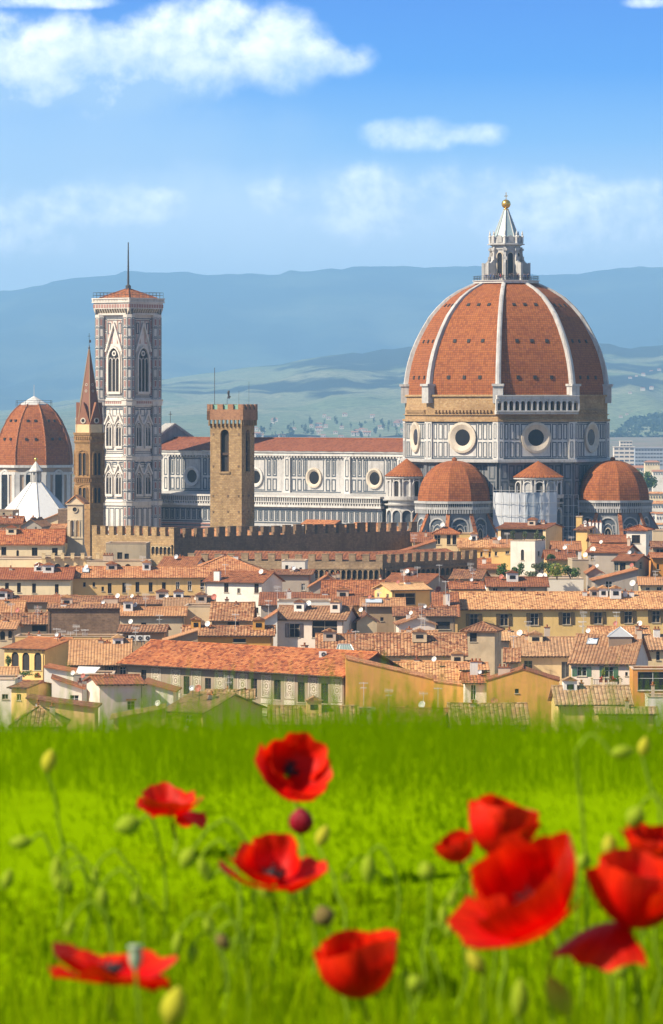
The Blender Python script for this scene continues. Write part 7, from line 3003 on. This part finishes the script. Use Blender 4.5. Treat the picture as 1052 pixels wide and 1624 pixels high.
def flowers(px, py, wpx, d, label):
    rg_ = random.Random(int(px))
    c = P(px, py, d)
    w_ = wpx * d / F
    t = thing('flower_box', label, 'flower box', (c.x, d, c.z - .5))
    b = MB()
    b.box((c.x, d, c.z - .35), (w_, .4, .4))
    b.build('box', TILE['red'], t)
    l_ = MB()
    clump(l_, (c.x, d - .05, c.z), w_ * .6, .35, .35, 160, .11, rg_)
    l_.build('leaves', LEAF, t)
    f_ = MB()
    clump(f_, (c.x, d - .18, c.z + .12), w_ * .6, .3, .3, 60, .12, rg_)
    f_.build('blossom', FLW, t)


flowers(957, 1077, 13, 786, 'flower box with red blossoms under the left green shutter')
flowers(972, 1076, 10, 786, 'flower box with red blossoms under the right green shutter')
flowers(60, 1070, 10, 811, 'flower box with small red blossoms under the right arch of the yellow house')


def balcony():
    d = 786.0
    a, b = P(938, 1086, d), P(985, 1086, d)
    t = thing('balcony', 'small flower balcony with pale posts under the green shutters', 'balcony', ((a.x + b.x) / 2, d, a.z))
    m_ = MB()
    m_.box(((a.x + b.x) / 2, d + .5, a.z - .1), (b.x - a.x, 1.4, .2))
    m_.build('slab', MATS['plaster_cream'], t)
    r_ = MB()
    z1 = ZZ(1078, d)
    for i in range(19):
        x = a.x + (b.x - a.x) * i / 18
        r_.tube([(x, d - .1, a.z), (x, d - .1, z1)], .035, 4)
    r_.tube([(a.x, d - .1, z1), (b.x, d - .1, z1)], .05, 5)
    r_.build('railing', IRON, t)
    for f in (.02, .42, .98):
        p_ = MB()
        x = a.x + (b.x - a.x) * f
        p_.box((x, d - .1, (a.z + z1) / 2 + .1), (.35, .35, z1 - a.z + .3))
        p_.box((x, d - .1, z1 + .3), (.5, .5, .12))
        p_.build('post', MATS['plaster_pale'], t)


balcony()

# big pair of satellite dishes on the roof garden
for px, lb in ((857, 'left'), (864, 'right')):
    c = P(px, 914, 1020)
    t = thing('dish_aerial', 'white satellite dish on the roof garden wall, ' + lb + ' one of the pair', 'satellite dish', (c.x, 1020, c.z - .8))
    dish(t, c, .7, 'w')


# ------------------------------------------------------------------ crenellated palace round the keep
def battlement(th, a, b, z0, z1, zm, n, mat, thick=1.0, gap=.55, arches=None, mmat=None):
    """wall from a to b with n merlons; a part per merlon"""
    a, b = Vector((a.x, a.y, 0)), Vector((b.x, b.y, 0))
    wl = Wall(a, b - a)
    L = (b - a).length
    w_ = MB()
    wl.bar(w_, 0, L, z0, z1, -thick, 0)
    wo_ = w_.build('wall', mat, th)
    cell = L / (n - gap)
    for i in range(n):
        m_ = MB()
        u_ = cell * i
        jit = .12 * math.sin(i * 5.3)
        wl.bar(m_, u_, u_ + cell * (1 - gap), z1, zm + jit, -thick + .1, .0 + .03)
        wl.bar(m_, u_ - .08, u_ + cell * (1 - gap) + .08, zm + jit, zm + jit + .12, -thick, .1)
        m_.build('merlon', mmat or mat, th)
    if arches:
        za0, za1, na, u0f, u1f = arches
        c_ = MB()
        us0, us1 = L * u0f, L * u1f
        st = (us1 - us0) / na
        wl.bar(c_, us0 - .2, us1 + .2, za1 + .1, za1 + .45, -.1, .55)
        for i in range(na + 1):
            wl.bar(c_, us0 + st * i - .13, us0 + st * i + .13, za0, za1, -.1, .45)
        co_ = c_.build('arcade_course', mat, th)
        for i in range(na):
            ar = MB()
            uc = us0 + st * (i + .5)
            hw = st / 2 - .13
            pts = wl.arch(uc - hw, uc + hw, za0, za1 - .05, 'round', .42, 6)[2:]
            for j in range(len(pts) - 1):
                ta, tb_ = (pts[j] - wl.p(0, 0)).dot(wl.U), (pts[j + 1] - wl.p(0, 0)).dot(wl.U)
                ar.face([pts[j], pts[j + 1], wl.p(tb_, za1 + .1, .42), wl.p(ta, za1 + .1, .42)])
            ar.build('arch', MATS['plaster_pale'] if za1 > 0 and mmat is None and mat is STONE else mat, co_)
            dk = MB()
            wl.bar(dk, uc - hw, uc + hw, za0, za1 - .05, -.02, .03)
            dk.build('niche', DARK, co_)
    return wl, L


dA = 1102.0
A_ = P(146, 850, dA + 18)
B_ = P(276, 850, dA)
C_ = P(662, 850, dA + 62)
pal = thing('crenellated_palace', 'old stone palace with long dark shaded front and row of square merlons', 'palace', (B_.x, B_.y, 0))
zt_, zmm = ZZ(853, dA), ZZ(838.5, dA)
battlement(pal, A_, B_, 0, ZZ(851, dA), ZZ(837, dA), 10, STONE, 1.0, .42, (ZZ(879, dA), ZZ(867, dA), 5, .74, .98))
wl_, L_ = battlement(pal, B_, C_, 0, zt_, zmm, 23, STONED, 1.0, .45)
# inner court roofs behind the merlons, lit through the gaps
rf = MB()
Up = (C_ - B_).normalized()
Up.z = 0
Vp = Vector((-Up.y, Up.x, 0))
q0 = Vector((B_.x, B_.y, 0)) + Vp * 1.4 + Up * 1.2
for (o_, r0, r1, f0, f1) in ((0, 0, 7, 0.0, 1.0),):
    a, b = q0, q0 + Up * (L_ - 2)
    S_ = (Vp * 7 + Vector((0, 0, 2.0))).normalized()
    sheet(rf, Vector((a.x, a.y, zt_ - .2)), Up, S_, [(0, 0), (L_ - 2, 0), (L_ - 2, 6.5), (0, 6.5)], None, .75)
rf.build('roof', TILE['orange'], pal)
rf = MB()
Ul = (B_ - A_).normalized(); Ul.z = 0; Ul.normalize()
Vl = Vector((-Ul.y, Ul.x, 0))
a = Vector((A_.x, A_.y, 0)) + Vl * 1.3
La = (B_ - A_).length
sheet(rf, Vector((a.x, a.y, ZZ(850, dA))), Ul, (Vl * 7 + Vector((0, 0, 1.6))).normalized(), [(1, 0), (La - 1, 0), (La - 1, 6), (1, 6)], None, .75)
rf.build('roof', TILE['red'], pal)

dL = 1062.0
A2, B2, C2 = P(298, 893, dL + 8), P(607, 893, dL), P(757, 893, dL + 30)
wing = thing('crenellated_wing', 'lower stone palace wing with arcaded cornice and merlons below the dark front', 'palace wing', (B2.x, B2.y, 0))
battlement(wing, A2, B2, 0, ZZ(891, dL), ZZ(880, dL), 15, masonry('wing_stone', (0.44, 0.31, 0.18), (0.32, 0.21, 0.12), (.30, .22, .14), .75, .42, .6), 1.0, .5, (ZZ(918, dL), ZZ(904, dL), 13, .62, .985))
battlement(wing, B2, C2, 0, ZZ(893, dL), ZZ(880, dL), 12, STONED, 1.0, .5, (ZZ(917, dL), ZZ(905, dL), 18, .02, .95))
rf = MB()
Ul = (B2 - A2).normalized(); Ul.z = 0; Ul.normalize()
Vl = Vector((-Ul.y, Ul.x, 0))
La = (B2 - A2).length
a = Vector((A2.x, A2.y, 0)) + Vl * 1.3
sheet(rf, Vector((a.x, a.y, ZZ(890, dL))), Ul, (Vl * 7 + Vector((0, 0, 1.9))).normalized(), [(0, 0), (La - 1, 0), (La - 1, 7), (0, 7)], None, .75)
Ur = (C2 - B2).normalized(); Ur.z = 0; Ur.normalize()
Vr = Vector((-Ur.y, Ur.x, 0))
Lr = (C2 - B2).length
a = Vector((B2.x, B2.y, 0)) + Vr * 1.3
sheet(rf, Vector((a.x, a.y, ZZ(892, dL))), Ur, (Vr * 7 + Vector((0, 0, 2.2))).normalized(), [(1, 0), (Lr - 1, 0), (Lr - 1, 7), (1, 7)], None, .75)
rf.build('roof', TILE['red'], wing)
wr_ = MB()
a, b = P(536, 887, dL + 6), P(594, 887, dL + 4)
wr_.hexa([a, b, b + Vector((0, 5, 1.0)), a + Vector((.5, 5, 1.0)), a + Vector((0, 0, .3)), b + Vector((0, 0, .3)), b + Vector((0, 5, 1.3)), a + Vector((.5, 5, 1.3))])
wr_.build('white_roof_sheet', WHITEP, wing)

# ------------------------------------------------------------------ meadow in front of the lens
def petal_mat(name, base, edge):
    m_, t, b = principled(name)
    uvn = t.new('ShaderNodeUVMap').outputs[0]
    x, y, _ = t.sep(uvn)
    vein = t.noise(t.comb(t.m('MULTIPLY', x, 26), t.m('MULTIPLY', y, 2.0), 0.0), 1.0, 3, .6)
    c_ = t.mix(t.smooth(y, .55, 1.0), base, edge)
    c_ = t.mix(t.m('MULTIPLY', t.smooth(vein, .42, .66), .6), c_, mul(base, .5))
    blotch = t.m('MULTIPLY', t.smooth(y, .16, .05), .8)
    c_ = t.mix(blotch, c_, (0.012, 0.004, 0.006))
    t.put(b.inputs['Base Color'], c_)
    b.inputs['Roughness'].default_value = 0.5
    b.inputs['Specular IOR Level'].default_value = 0.25
    bump(t, b, vein, .7, .002)
    tr = t.new('ShaderNodeBsdfTranslucent')
    t.put(tr.inputs[0], c_)
    ms = t.new('ShaderNodeMixShader')
    ms.inputs[0].default_value = .42
    t.l.new(b.outputs[0], ms.inputs[1])
    t.l.new(tr.outputs[0], ms.inputs[2])
    t.l.new(ms.outputs[0], t.n.get('Material Output').inputs[0])
    return m_


PET = petal_mat('poppy_petal', (0.80, 0.002, 0.001), (0.86, 0.03, 0.003))
PETD = petal_mat('poppy_petal_crimson', (0.42, 0.006, 0.03), (0.50, 0.03, 0.06))


def green_mat(name, c1, c2, tr_=.35):
    m_, t, b = principled(name)
    pos = t.new('ShaderNodeNewGeometry').outputs['Position']
    rp = t.new('ShaderNodeNewGeometry').outputs['Random Per Island']
    c_ = t.mix(rp, c1, c2)
    c_ = t.mix(t.m('MULTIPLY', t.noise(pos, 30, 3, .6), .5), c_, mul(c1, .7))
    t.put(b.inputs['Base Color'], c_)
    b.inputs['Roughness'].default_value = 0.7
    b.inputs['Specular IOR Level'].default_value = 0.0
    tn = t.new('ShaderNodeBsdfTranslucent')
    t.put(tn.inputs[0], mul(c2, 1.15))
    ms = t.new('ShaderNodeMixShader')
    ms.inputs[0].default_value = tr_
    t.l.new(b.outputs[0], ms.inputs[1])
    t.l.new(tn.outputs[0], ms.inputs[2])
    t.l.new(ms.outputs[0], t.n.get('Material Output').inputs[0])
    MATS[name] = m_
    return m_


STEM = green_mat('stem_green', (0.22, 0.36, 0.02), (0.30, 0.44, 0.04), .3)
BUDG = green_mat('bud_green', (0.26, 0.37, 0.02), (0.36, 0.46, 0.04), .25)
BUDY = green_mat('bud_yellow', (0.42, 0.42, 0.03), (0.52, 0.48, 0.05), .2)
BUDD = green_mat('bud_brown', (0.16, 0.14, 0.05), (0.24, 0.16, 0.06), .1)
GRASS = green_mat('grass_blade', (0.10, 0.185, 0.0005), (0.30, 0.42, 0.002), .5)
LAWN = green_mat('lawn_blade', (0.21, 0.34, 0.0005), (0.26, 0.39, 0.001), .6)
POD = flat('seed_pod', (0.30, 0.36, 0.25), .6)
STAM = flat('stamen', (0.02, 0.012, 0.018), .7)

CAMR = Vector((1, 0, 0))


def stem_pts(top, lean, rg, bend=None):
    base = Vector((top.x + lean + rg.uniform(-.02, .02), top.y + rg.uniform(-.03, .06), 0))
    base.z = gz(base.x, base.y) - .01
    pts = []
    if bend:
        # nodding stem: rises past the top and hooks over
        hook = Vector((bend[0], bend[1] * .3, 0))
        apex = top + hook * .55 + Vector((0, 0, bend[2]))
        side = top + hook + Vector((0, 0, bend[2] * .15))
        base.x = side.x + lean
        for i in range(7):
            t = i / 6
            p_ = base.lerp(side, t)
            p_.x += math.sin(t * math.pi) * .01
            pts.append(p_)
        for a, b in ((.35, .75), (.7, 1.0)):
            pts.append(side.lerp(apex, a) + Vector((0, 0, (bend[2] * .25) * b * .6)))
        pts.append(apex)
        pts.append(apex.lerp(top, .55) + Vector((0, 0, bend[2] * .18)))
        pts.append(top)
    else:
        for i in range(9):
            t = i / 8
            p_ = base.lerp(top, t)
            p_.x += math.sin(t * math.pi) * rg.uniform(.004, .012)
            pts.append(p_)
    return pts


def poppy(label, px, py, d, L, axis, beta, seed, roll=0.0, lean=0.0, crimson=False, ruffle=.10, squash=1.0, betas=None, pod=False):
    """axis given as (right, up, towards the lens); beta opening in degrees; L petal length in metres"""
    rg_ = random.Random(seed)
    c = P(px, py, d)
    n_ = Vector((axis[0], -axis[2], axis[1])).normalized()
    a_ = n_.cross(Vector((0, -1, 0.2))).normalized()
    b_ = n_.cross(a_).normalized()
    base = c - n_ * L * .42
    t = thing('poppy', label, 'poppy', (c.x, c.y, gz(c.x, c.y)))
    mat = PETD if crimson else PET
    for k in range(4):
        inner = k % 2 == 0
        th0 = roll + math.pi / 2 * k + rg_.uniform(-.12, .12)
        half = R(104 if not inner else 96)
        bt = R((betas[k] if betas else beta) * rg_.uniform(.93, 1.07))
        Lk = L * rg_.uniform(.94, 1.06) * (1.0 if not inner else .93)
        ph = rg_.uniform(0, 6)
        nr, nc = 14, 25
        rows, uvs = [], []
        for i in range(nr + 1):
            r_ = .04 + .96 * i / nr
            row, ur = [], []
            for j in range(nc):
                s = -1 + 2 * j / (nc - 1)
                wdt = min(1, .35 + .75 * math.sqrt(r_))
                th = th0 + s * half * wdt
                edge = 1 - .20 * abs(s) ** 3.2 + .03 * math.sin(6 * s + ph) * r_
                rr = r_ * edge
                # tangent angle from the axis runs from flat at the base to bt at the rim
                rad = hgt = 0.0
                for q in range(8):
                    g_q = rr * (q + .5) / 8
                    fi = R(86) + (bt - R(86)) * min(1, g_q * 1.25) ** .9
                    rad += math.sin(fi) * rr / 8
                    hgt += math.cos(fi) * rr / 8
                wv = .022 * r_ ** 1.3 * math.sin(9 * s + ph * 1.7 + 2 * r_) + .012 * r_ * math.sin(17 * s + ph) + 1.5 * ruffle * r_ ** 3 * (math.sin(4.1 * s + ph) + .5 * math.sin(9.3 * s + ph * 2.1) + .4 * math.sin(19 * s + ph * 3) + .25 * math.sin(37 * s)) * .6
                rad = Lk * (rad + wv * math.cos(bt))
                hgt = Lk * (hgt + wv * math.sin(bt))
                p_ = base + (a_ * math.cos(th) + b_ * math.sin(th) * squash) * (rad + .0015 * (not inner)) + n_ * (hgt - .002 * (not inner))
                row.append(p_)
                ur.append(((s + 1) / 2, r_))
            rows.append(row)
            uvs.append(ur)
        m_ = MB()
        m_.grid(rows, uvs)
        m_.build('petal', mat, t, True)
    ce = MB()
    ce.ball(base + n_ * L * .16, L * .09, 10, 1.2)
    for k in range(40):
        q = rg_.uniform(0, 6.28)
        r_ = L * rg_.uniform(.10, .2)
        tip = base + n_ * L * rg_.uniform(.16, .28) + (a_ * math.cos(q) + b_ * math.sin(q)) * r_
        ce.tube([base + n_ * L * .05, tip], .0004, 3)
        ce.ball(tip, .0012, 4)
    ce.build('stamens', STAM, t)
    st = MB()
    pts = stem_pts(base - n_ * .004, lean, rg_)
    mid = pts[-2].lerp(base, .5) - n_ * L * .18
    pts = pts[:-1] + [mid, base]
    st.tube(pts, [.0019] * (len(pts) - 2) + [.0016, .0015], 6)
    st.build('stem', STEM, t, True)
    return t


def bud(label, px, py, d, lpx, wpx, tilt, mat, hook=0, seed=1, group=None, red=False, name='poppy_bud'):
    """tilt: degrees of the bud axis from straight up, positive to the right; hook: bend of the stem to that side"""
    rg_ = random.Random(seed)
    c = P(px, py, d)
    L, w_ = lpx * d / F, wpx * d / F
    a = R(tilt)
    ax = Vector((math.sin(a), 0, math.cos(a)))
    t = thing(name, label, 'poppy bud', (c.x, c.y, gz(c.x, c.y)), group)
    m_ = MB()
    rows = []
    s1 = ax.cross(Vector((0, 1, 0))).normalized()
    s2 = Vector((0, 1, 0))
    for i in range(9):
        q = i / 8
        r_ = w_ / 2 * math.sin(math.pi * (q * .94 + .03)) ** .75 * (1.08 - .25 * q)
        rows.append([c + ax * L * (q - .5) + (s1 * math.cos(k * .5236) + s2 * math.sin(k * .5236)) * r_ * (1 + .05 * math.cos(k * 3.1416)) for k in range(12)])
    m_.grid(rows, closed=True)
    bo = m_.build('bud', mat, t, True)
    hr = MB()
    for k in range(40):
        q, ang = rg_.uniform(.1, .9), rg_.uniform(0, 6.28)
        r_ = w_ / 2 * math.sin(math.pi * (q * .94 + .03)) ** .75
        dv = s1 * math.cos(ang) + s2 * math.sin(ang)
        p_ = c + ax * L * (q - .5) + dv * r_
        hr.tube([p_, p_ + dv * .002 + ax * .0006], .00012, 3)
    hr.build('hairs', mat, bo)
    if red:
        pt = MB()
        pt.grid([[c + ax * L * (q - .1) + (s1 * math.cos(k * .5236) + s2 * math.sin(k * .5236)) * w_ * .42 * math.sin(math.pi * (.35 + .6 * q)) for k in range(8)] for q in (.0, .2, .4, .6)])
        pt.build('petal', PET, bo, True)
    st = MB()
    foot = c - ax * L * .48
    if hook:
        hk = (hook, 0.0, abs(hook) * .55)
        pts = stem_pts(foot, rg_.uniform(-.01, .01), rg_, hk)
    else:
        pts = stem_pts(foot, rg_.uniform(-.02, .02), rg_)
    st.tube(pts, .0014, 5)
    st.build('stem', STEM, t, True)
    return t


poppy('cup shaped poppy highest in the field, its dark heart showing', 466, 1212, 4.7, .048, (.30, .50, .75), 52, 11, roll=.45, ruffle=.08, betas=[38, 20, 15, 40])
poppy('small ruffled poppy at left nodding over a round green bud', 270, 1266, 4.9, .040, (.0, .97, .12), 66, 23, roll=.2, ruffle=.12, betas=[100, 25, 70, 45])
poppy('half open crimson poppy as a small ball under the highest poppy', 478, 1297, 4.6, .034, (.05, .9, .3), 26, 31, crimson=True, ruffle=.05, betas=[-45, -45, -45, -45])
poppy('wide bowl poppy with pale left edge in the middle of the field', 433, 1364, 4.2, .054, (.05, .94, .26), 60, 47, roll=.2, ruffle=.09, betas=[66, 0, 40, 52])
poppy('flat winged poppy low at left behind a grey seed pod', 181, 1512, 3.5, .050, (.10, .99, .02), 78, 53, roll=-.1, ruffle=.10, betas=[82, 55, 62, 74])
poppy('large glossy red poppy low in the middle with creased petals', 565, 1528, 3.75, .062, (-.16, .95, .12), 50, 61, roll=.45, ruffle=.05, betas=[8, -8, 8, 2])
poppy('broad rounded poppy behind the biggest flower on the right', 797, 1308, 4.0, .061, (.22, .95, .10), 56, 71, roll=.5, ruffle=.05, betas=[15, -12, 10, -5])
poppy('small round poppy peeping out left of the broad rounded one', 724, 1342, 4.1, .030, (-.30, .85, .25), 42, 83, ruffle=.07, betas=[10, 0, 20, 0])
poppy('biggest poppy opened wide with dark slit between its folded petals', 826, 1410, 3.4, .078, (-.46, .74, .42), 50, 97, roll=.6, ruffle=.06, betas=[5, -20, 45, 10])
poppy('hanging poppy cut by the right frame edge with one long drooping petal', 1014, 1408, 3.4, .066, (.15, .95, .12), 70, 101, roll=.25, ruffle=.07, betas=[20, 0, 135, 5])
poppy('poppy half hidden behind the hanging one at the right frame edge', 1040, 1338, 3.9, .038, (.1, .9, .2), 56, 113, roll=.2, betas=[20, 5, 30, 10])

bud('upright yellow green bud on a long stem high at the left', 78, 1207, 4.6, 38, 24, 12, BUDY, 0, 1)
bud('plump green bud lying level right beside the small ruffled poppy', 203, 1309, 4.4, 42, 32, -105, BUDG, .012, 2)
bud('level green bud at the far left edge of the meadow', 33, 1336, 4.5, 36, 22, -95, BUDG, .014, 3)
bud('hanging oval bud on a hooked stem under the small ruffled poppy', 298, 1362, 4.3, 36, 28, -150, BUDG, .05, 4)
bud('slanting yellow bud touching the crimson ball', 512, 1326, 4.4, 36, 22, 22, BUDY, 0, 5)
bud('dim hanging bud right of the wide bowl poppy', 585, 1380, 4.5, 46, 24, 178, BUDG, .018, 6)
bud('round bud left of the biggest poppy', 677, 1382, 4.0, 32, 26, -20, BUDG, 0, 7)
bud('pale upright bud between the biggest and the hanging poppy', 967, 1342, 3.9, 38, 24, -5, BUDY, 0, 8)
bud('hanging bud on a thin arch right of the pale upright bud', 1008, 1296, 3.9, 36, 30, 205, BUDG, .02, 9)
bud('level bud on a tall curved stem high at the right', 988, 1193, 4.0, 38, 22, 82, BUDG, -.03, 10)
bud('upright dim bud beside the tall curved stem at the right', 1022, 1184, 4.4, 32, 20, 10, BUDY, 0, 11)
bud('fat yellow bud at the bottom left of the meadow', 276, 1598, 3.3, 68, 42, 14, BUDY, 0, 12)
bud('dark brown bud above the glossy poppy', 514, 1453, 3.9, 34, 34, -25, BUDD, 0, 13)
bud('yellow bud leaning left under the biggest poppy', 755, 1526, 3.6, 46, 24, -35, BUDY, 0, 14)
bud('large yellow green bud leaning left at the bottom right', 886, 1580, 3.4, 70, 36, -28, BUDY, 0, 15)
bud('long dim bud standing at the bottom under the biggest poppy', 825, 1584, 3.5, 66, 28, 2, BUDG, 0, 16)
bud('bursting bud with red tip under the hanging poppy', 958, 1512, 3.6, 40, 30, -10, BUDD, 0, 17, red=True)
bud('small bud right of the biggest poppy under the pale upright bud', 926, 1366, 4.1, 28, 22, 30, BUDG, 0, 18)
bud('hanging bud on an arched stem at the left below the level green bud', 90, 1384, 4.4, 52, 20, 182, BUDG, .02, 19)
bud('bud low at left of the winged poppy with arched stem', 163, 1424, 4.2, 34, 20, 170, BUDG, .03, 20)
bud('small brown green bud in the grass right of the winged poppy', 354, 1494, 3.9, 30, 20, 140, BUDD, .02, 21)
bud('green bud in the grass right of the dark brown bud', 660, 1560, 3.6, 28, 30, 60, BUDG, 0, 22)
bud('small olive bud in the grass at the right under the hanging poppy', 985, 1540, 3.7, 24, 26, 70, BUDG, 0, 23)
rgb_ = random.Random(99)
for i in range(40):
    px, py = rgb_.uniform(-10, 1060), rgb_.uniform(1375, 1560)
    bud('slim green bud nodding among the grass stems', px, py, rgb_.uniform(4.1, 4.9), rgb_.uniform(26, 40), rgb_.uniform(13, 19), rgb_.choice((170, 190, 178, 15, -10)), BUDG, rgb_.choice((.02, -.02, .03)), 200 + i, 'slim green buds nodding in the grass')

# seed pod on its stalk before the winged poppy
rg_ = random.Random(3)
c = P(215, 1517, 3.35)
sp_t = thing('seed_pod', 'grey green seed pod with flat cap before the winged poppy', 'seed pod', (c.x, c.y, gz(c.x, c.y)))
m_ = MB()
m_.lathe(c.x, c.y, [(.0015, c.z - .010), (.0045, c.z - .004), (.005, c.z + .001), (.0042, c.z + .005), (.0056, c.z + .0062), (.0052, c.z + .0078), (.0005, c.z + .0084)], 14)
m_.build('pod', POD, sp_t, True)
m_ = MB()
m_.tube(stem_pts(c - Vector((0, 0, .009)), .01, rg_), .0013, 6)
m_.build('stem', STEM, sp_t, True)

# grass: nobody could count it
gm = MB()
rg_ = random.Random(12)


def blade(x, y, h_, w_, lean, az, n=4):
    z = gz(x, y) - .003
    dx, dy = math.cos(az), math.sin(az)
    sx_, sy_ = math.cos(az + 1.5708), math.sin(az + 1.5708)
    rows = []
    for i in range(n + 1):
        t = i / n
        o_ = lean * t * t
        ww = w_ * (1 - t ** 1.8) + .0002
        q = Vector((x + dx * o_, y + dy * o_, z + h_ * t * (1 - .25 * (lean / max(h_, .01)) ** 2 * t)))
        rows.append([q - Vector((sx_, sy_, 0)) * ww / 2, q + Vector((sx_, sy_, 0)) * ww / 2])
    gm.grid(rows)


for i in range(17000):
    y = 3.0 + 1.65 * rg_.random()
    x = rg_.uniform(-1, 1) * (.075 * y + .35)
    lim = 1590 if y < 3.8 else (1590 - 200 * (y - 3.8) if y < 4.4 else 1470 - 120 * (y - 4.4))      # blades end below the flowers
    h_ = CZ - (lim - 25 + 200 * rg_.random() - HY) * y / F - gz(x, y)
    blade(x, y, max(.02, h_), rg_.uniform(.0025, .005), rg_.uniform(.0, .5) * h_, rg_.uniform(0, 6.28))
for i in range(1100):
    y = 4.0 + 1.0 * rg_.random()
    x = rg_.uniform(-1, 1) * (.075 * y + .3)
    h_ = CZ - (1390 + 260 * rg_.random() - HY) * y / F - gz(x, y)
    if h_ > .02:
        blade(x, y, h_, rg_.uniform(.0014, .0026), rg_.uniform(.02, .35) * h_, rg_.uniform(0, 6.28), 6)
g_ = gm.build('grass', GRASS)
tagset(g_, 'bright green out of focus meadow grass', None, None, 'stuff')
gm = MB()
for i in range(32000):
    y = 4.3 + 2.4 * rg_.random()
    x = rg_.uniform(-1, 1) * (.075 * y + .35)
    h_ = .007 + min(.03, rg_.expovariate(1 / .005))
    blade(x, y, h_, rg_.uniform(.002, .0035), rg_.uniform(.3, 1.0) * h_, rg_.uniform(0, 6.28), 3)
for i in range(5200):
    y = 5.3 + 1.3 * rg_.random()
    x = rg_.uniform(-1, 1) * (.075 * y + .35)
    h_ = .02 + min(.075, rg_.expovariate(1 / .018))
    blade(x, y, h_, rg_.uniform(.0009, .0017), rg_.uniform(.0, .4) * h_, rg_.uniform(0, 6.28), 4)
for i in range(11000):
    y = 5.4 + .7 * rg_.random()
    x = rg_.uniform(-1, 1) * (.075 * y + .35)
    k = .75 + .9 * fbm(x * 7, y * .7, 5, 3)
    h_ = .016 + min(.085, rg_.expovariate(1 / (.016 * k)))
    z, dx = gz(x, y), rg_.gauss(0, .10) * h_
    w2 = rg_.uniform(.0003, .0006)
    gm.face([(x - w2, y, z), (x + w2, y, z), (x + dx + w2 * .6, y, z + h_), (x + dx - w2 * .6, y, z + h_)])
g_ = gm.build('lawn', LAWN)
tagset(g_, 'short smooth grass at the brow of the meadow', None, None, 'stuff')

# ------------------------------------------------------------------ the air between here and the hills
hb = MB()
hb.box((0, 16400, (960 - 6) / 2), (9600, 33600, 960 + 8))
hz = hb.build('haze', None)
hm = bpy.data.materials.new('haze_air')
hm.use_nodes = True
hn = NT(hm.node_tree)
hn.n.clear()
pv = hn.new('ShaderNodeVolumePrincipled')
pv.inputs['Color'].default_value = (0.32, 0.62, 1.0, 1)
pv.inputs['Density'].default_value = 0.00006
pv.inputs['Anisotropy'].default_value = 0.0
ho = hn.new('ShaderNodeOutputMaterial')
hn.l.new(pv.outputs[0], ho.inputs['Volume'])
hz.data.materials.clear()
hz.data.materials.append(hm)
tagset(hz, 'bluish summer haze between the town and the hills', None, None, 'stuff')
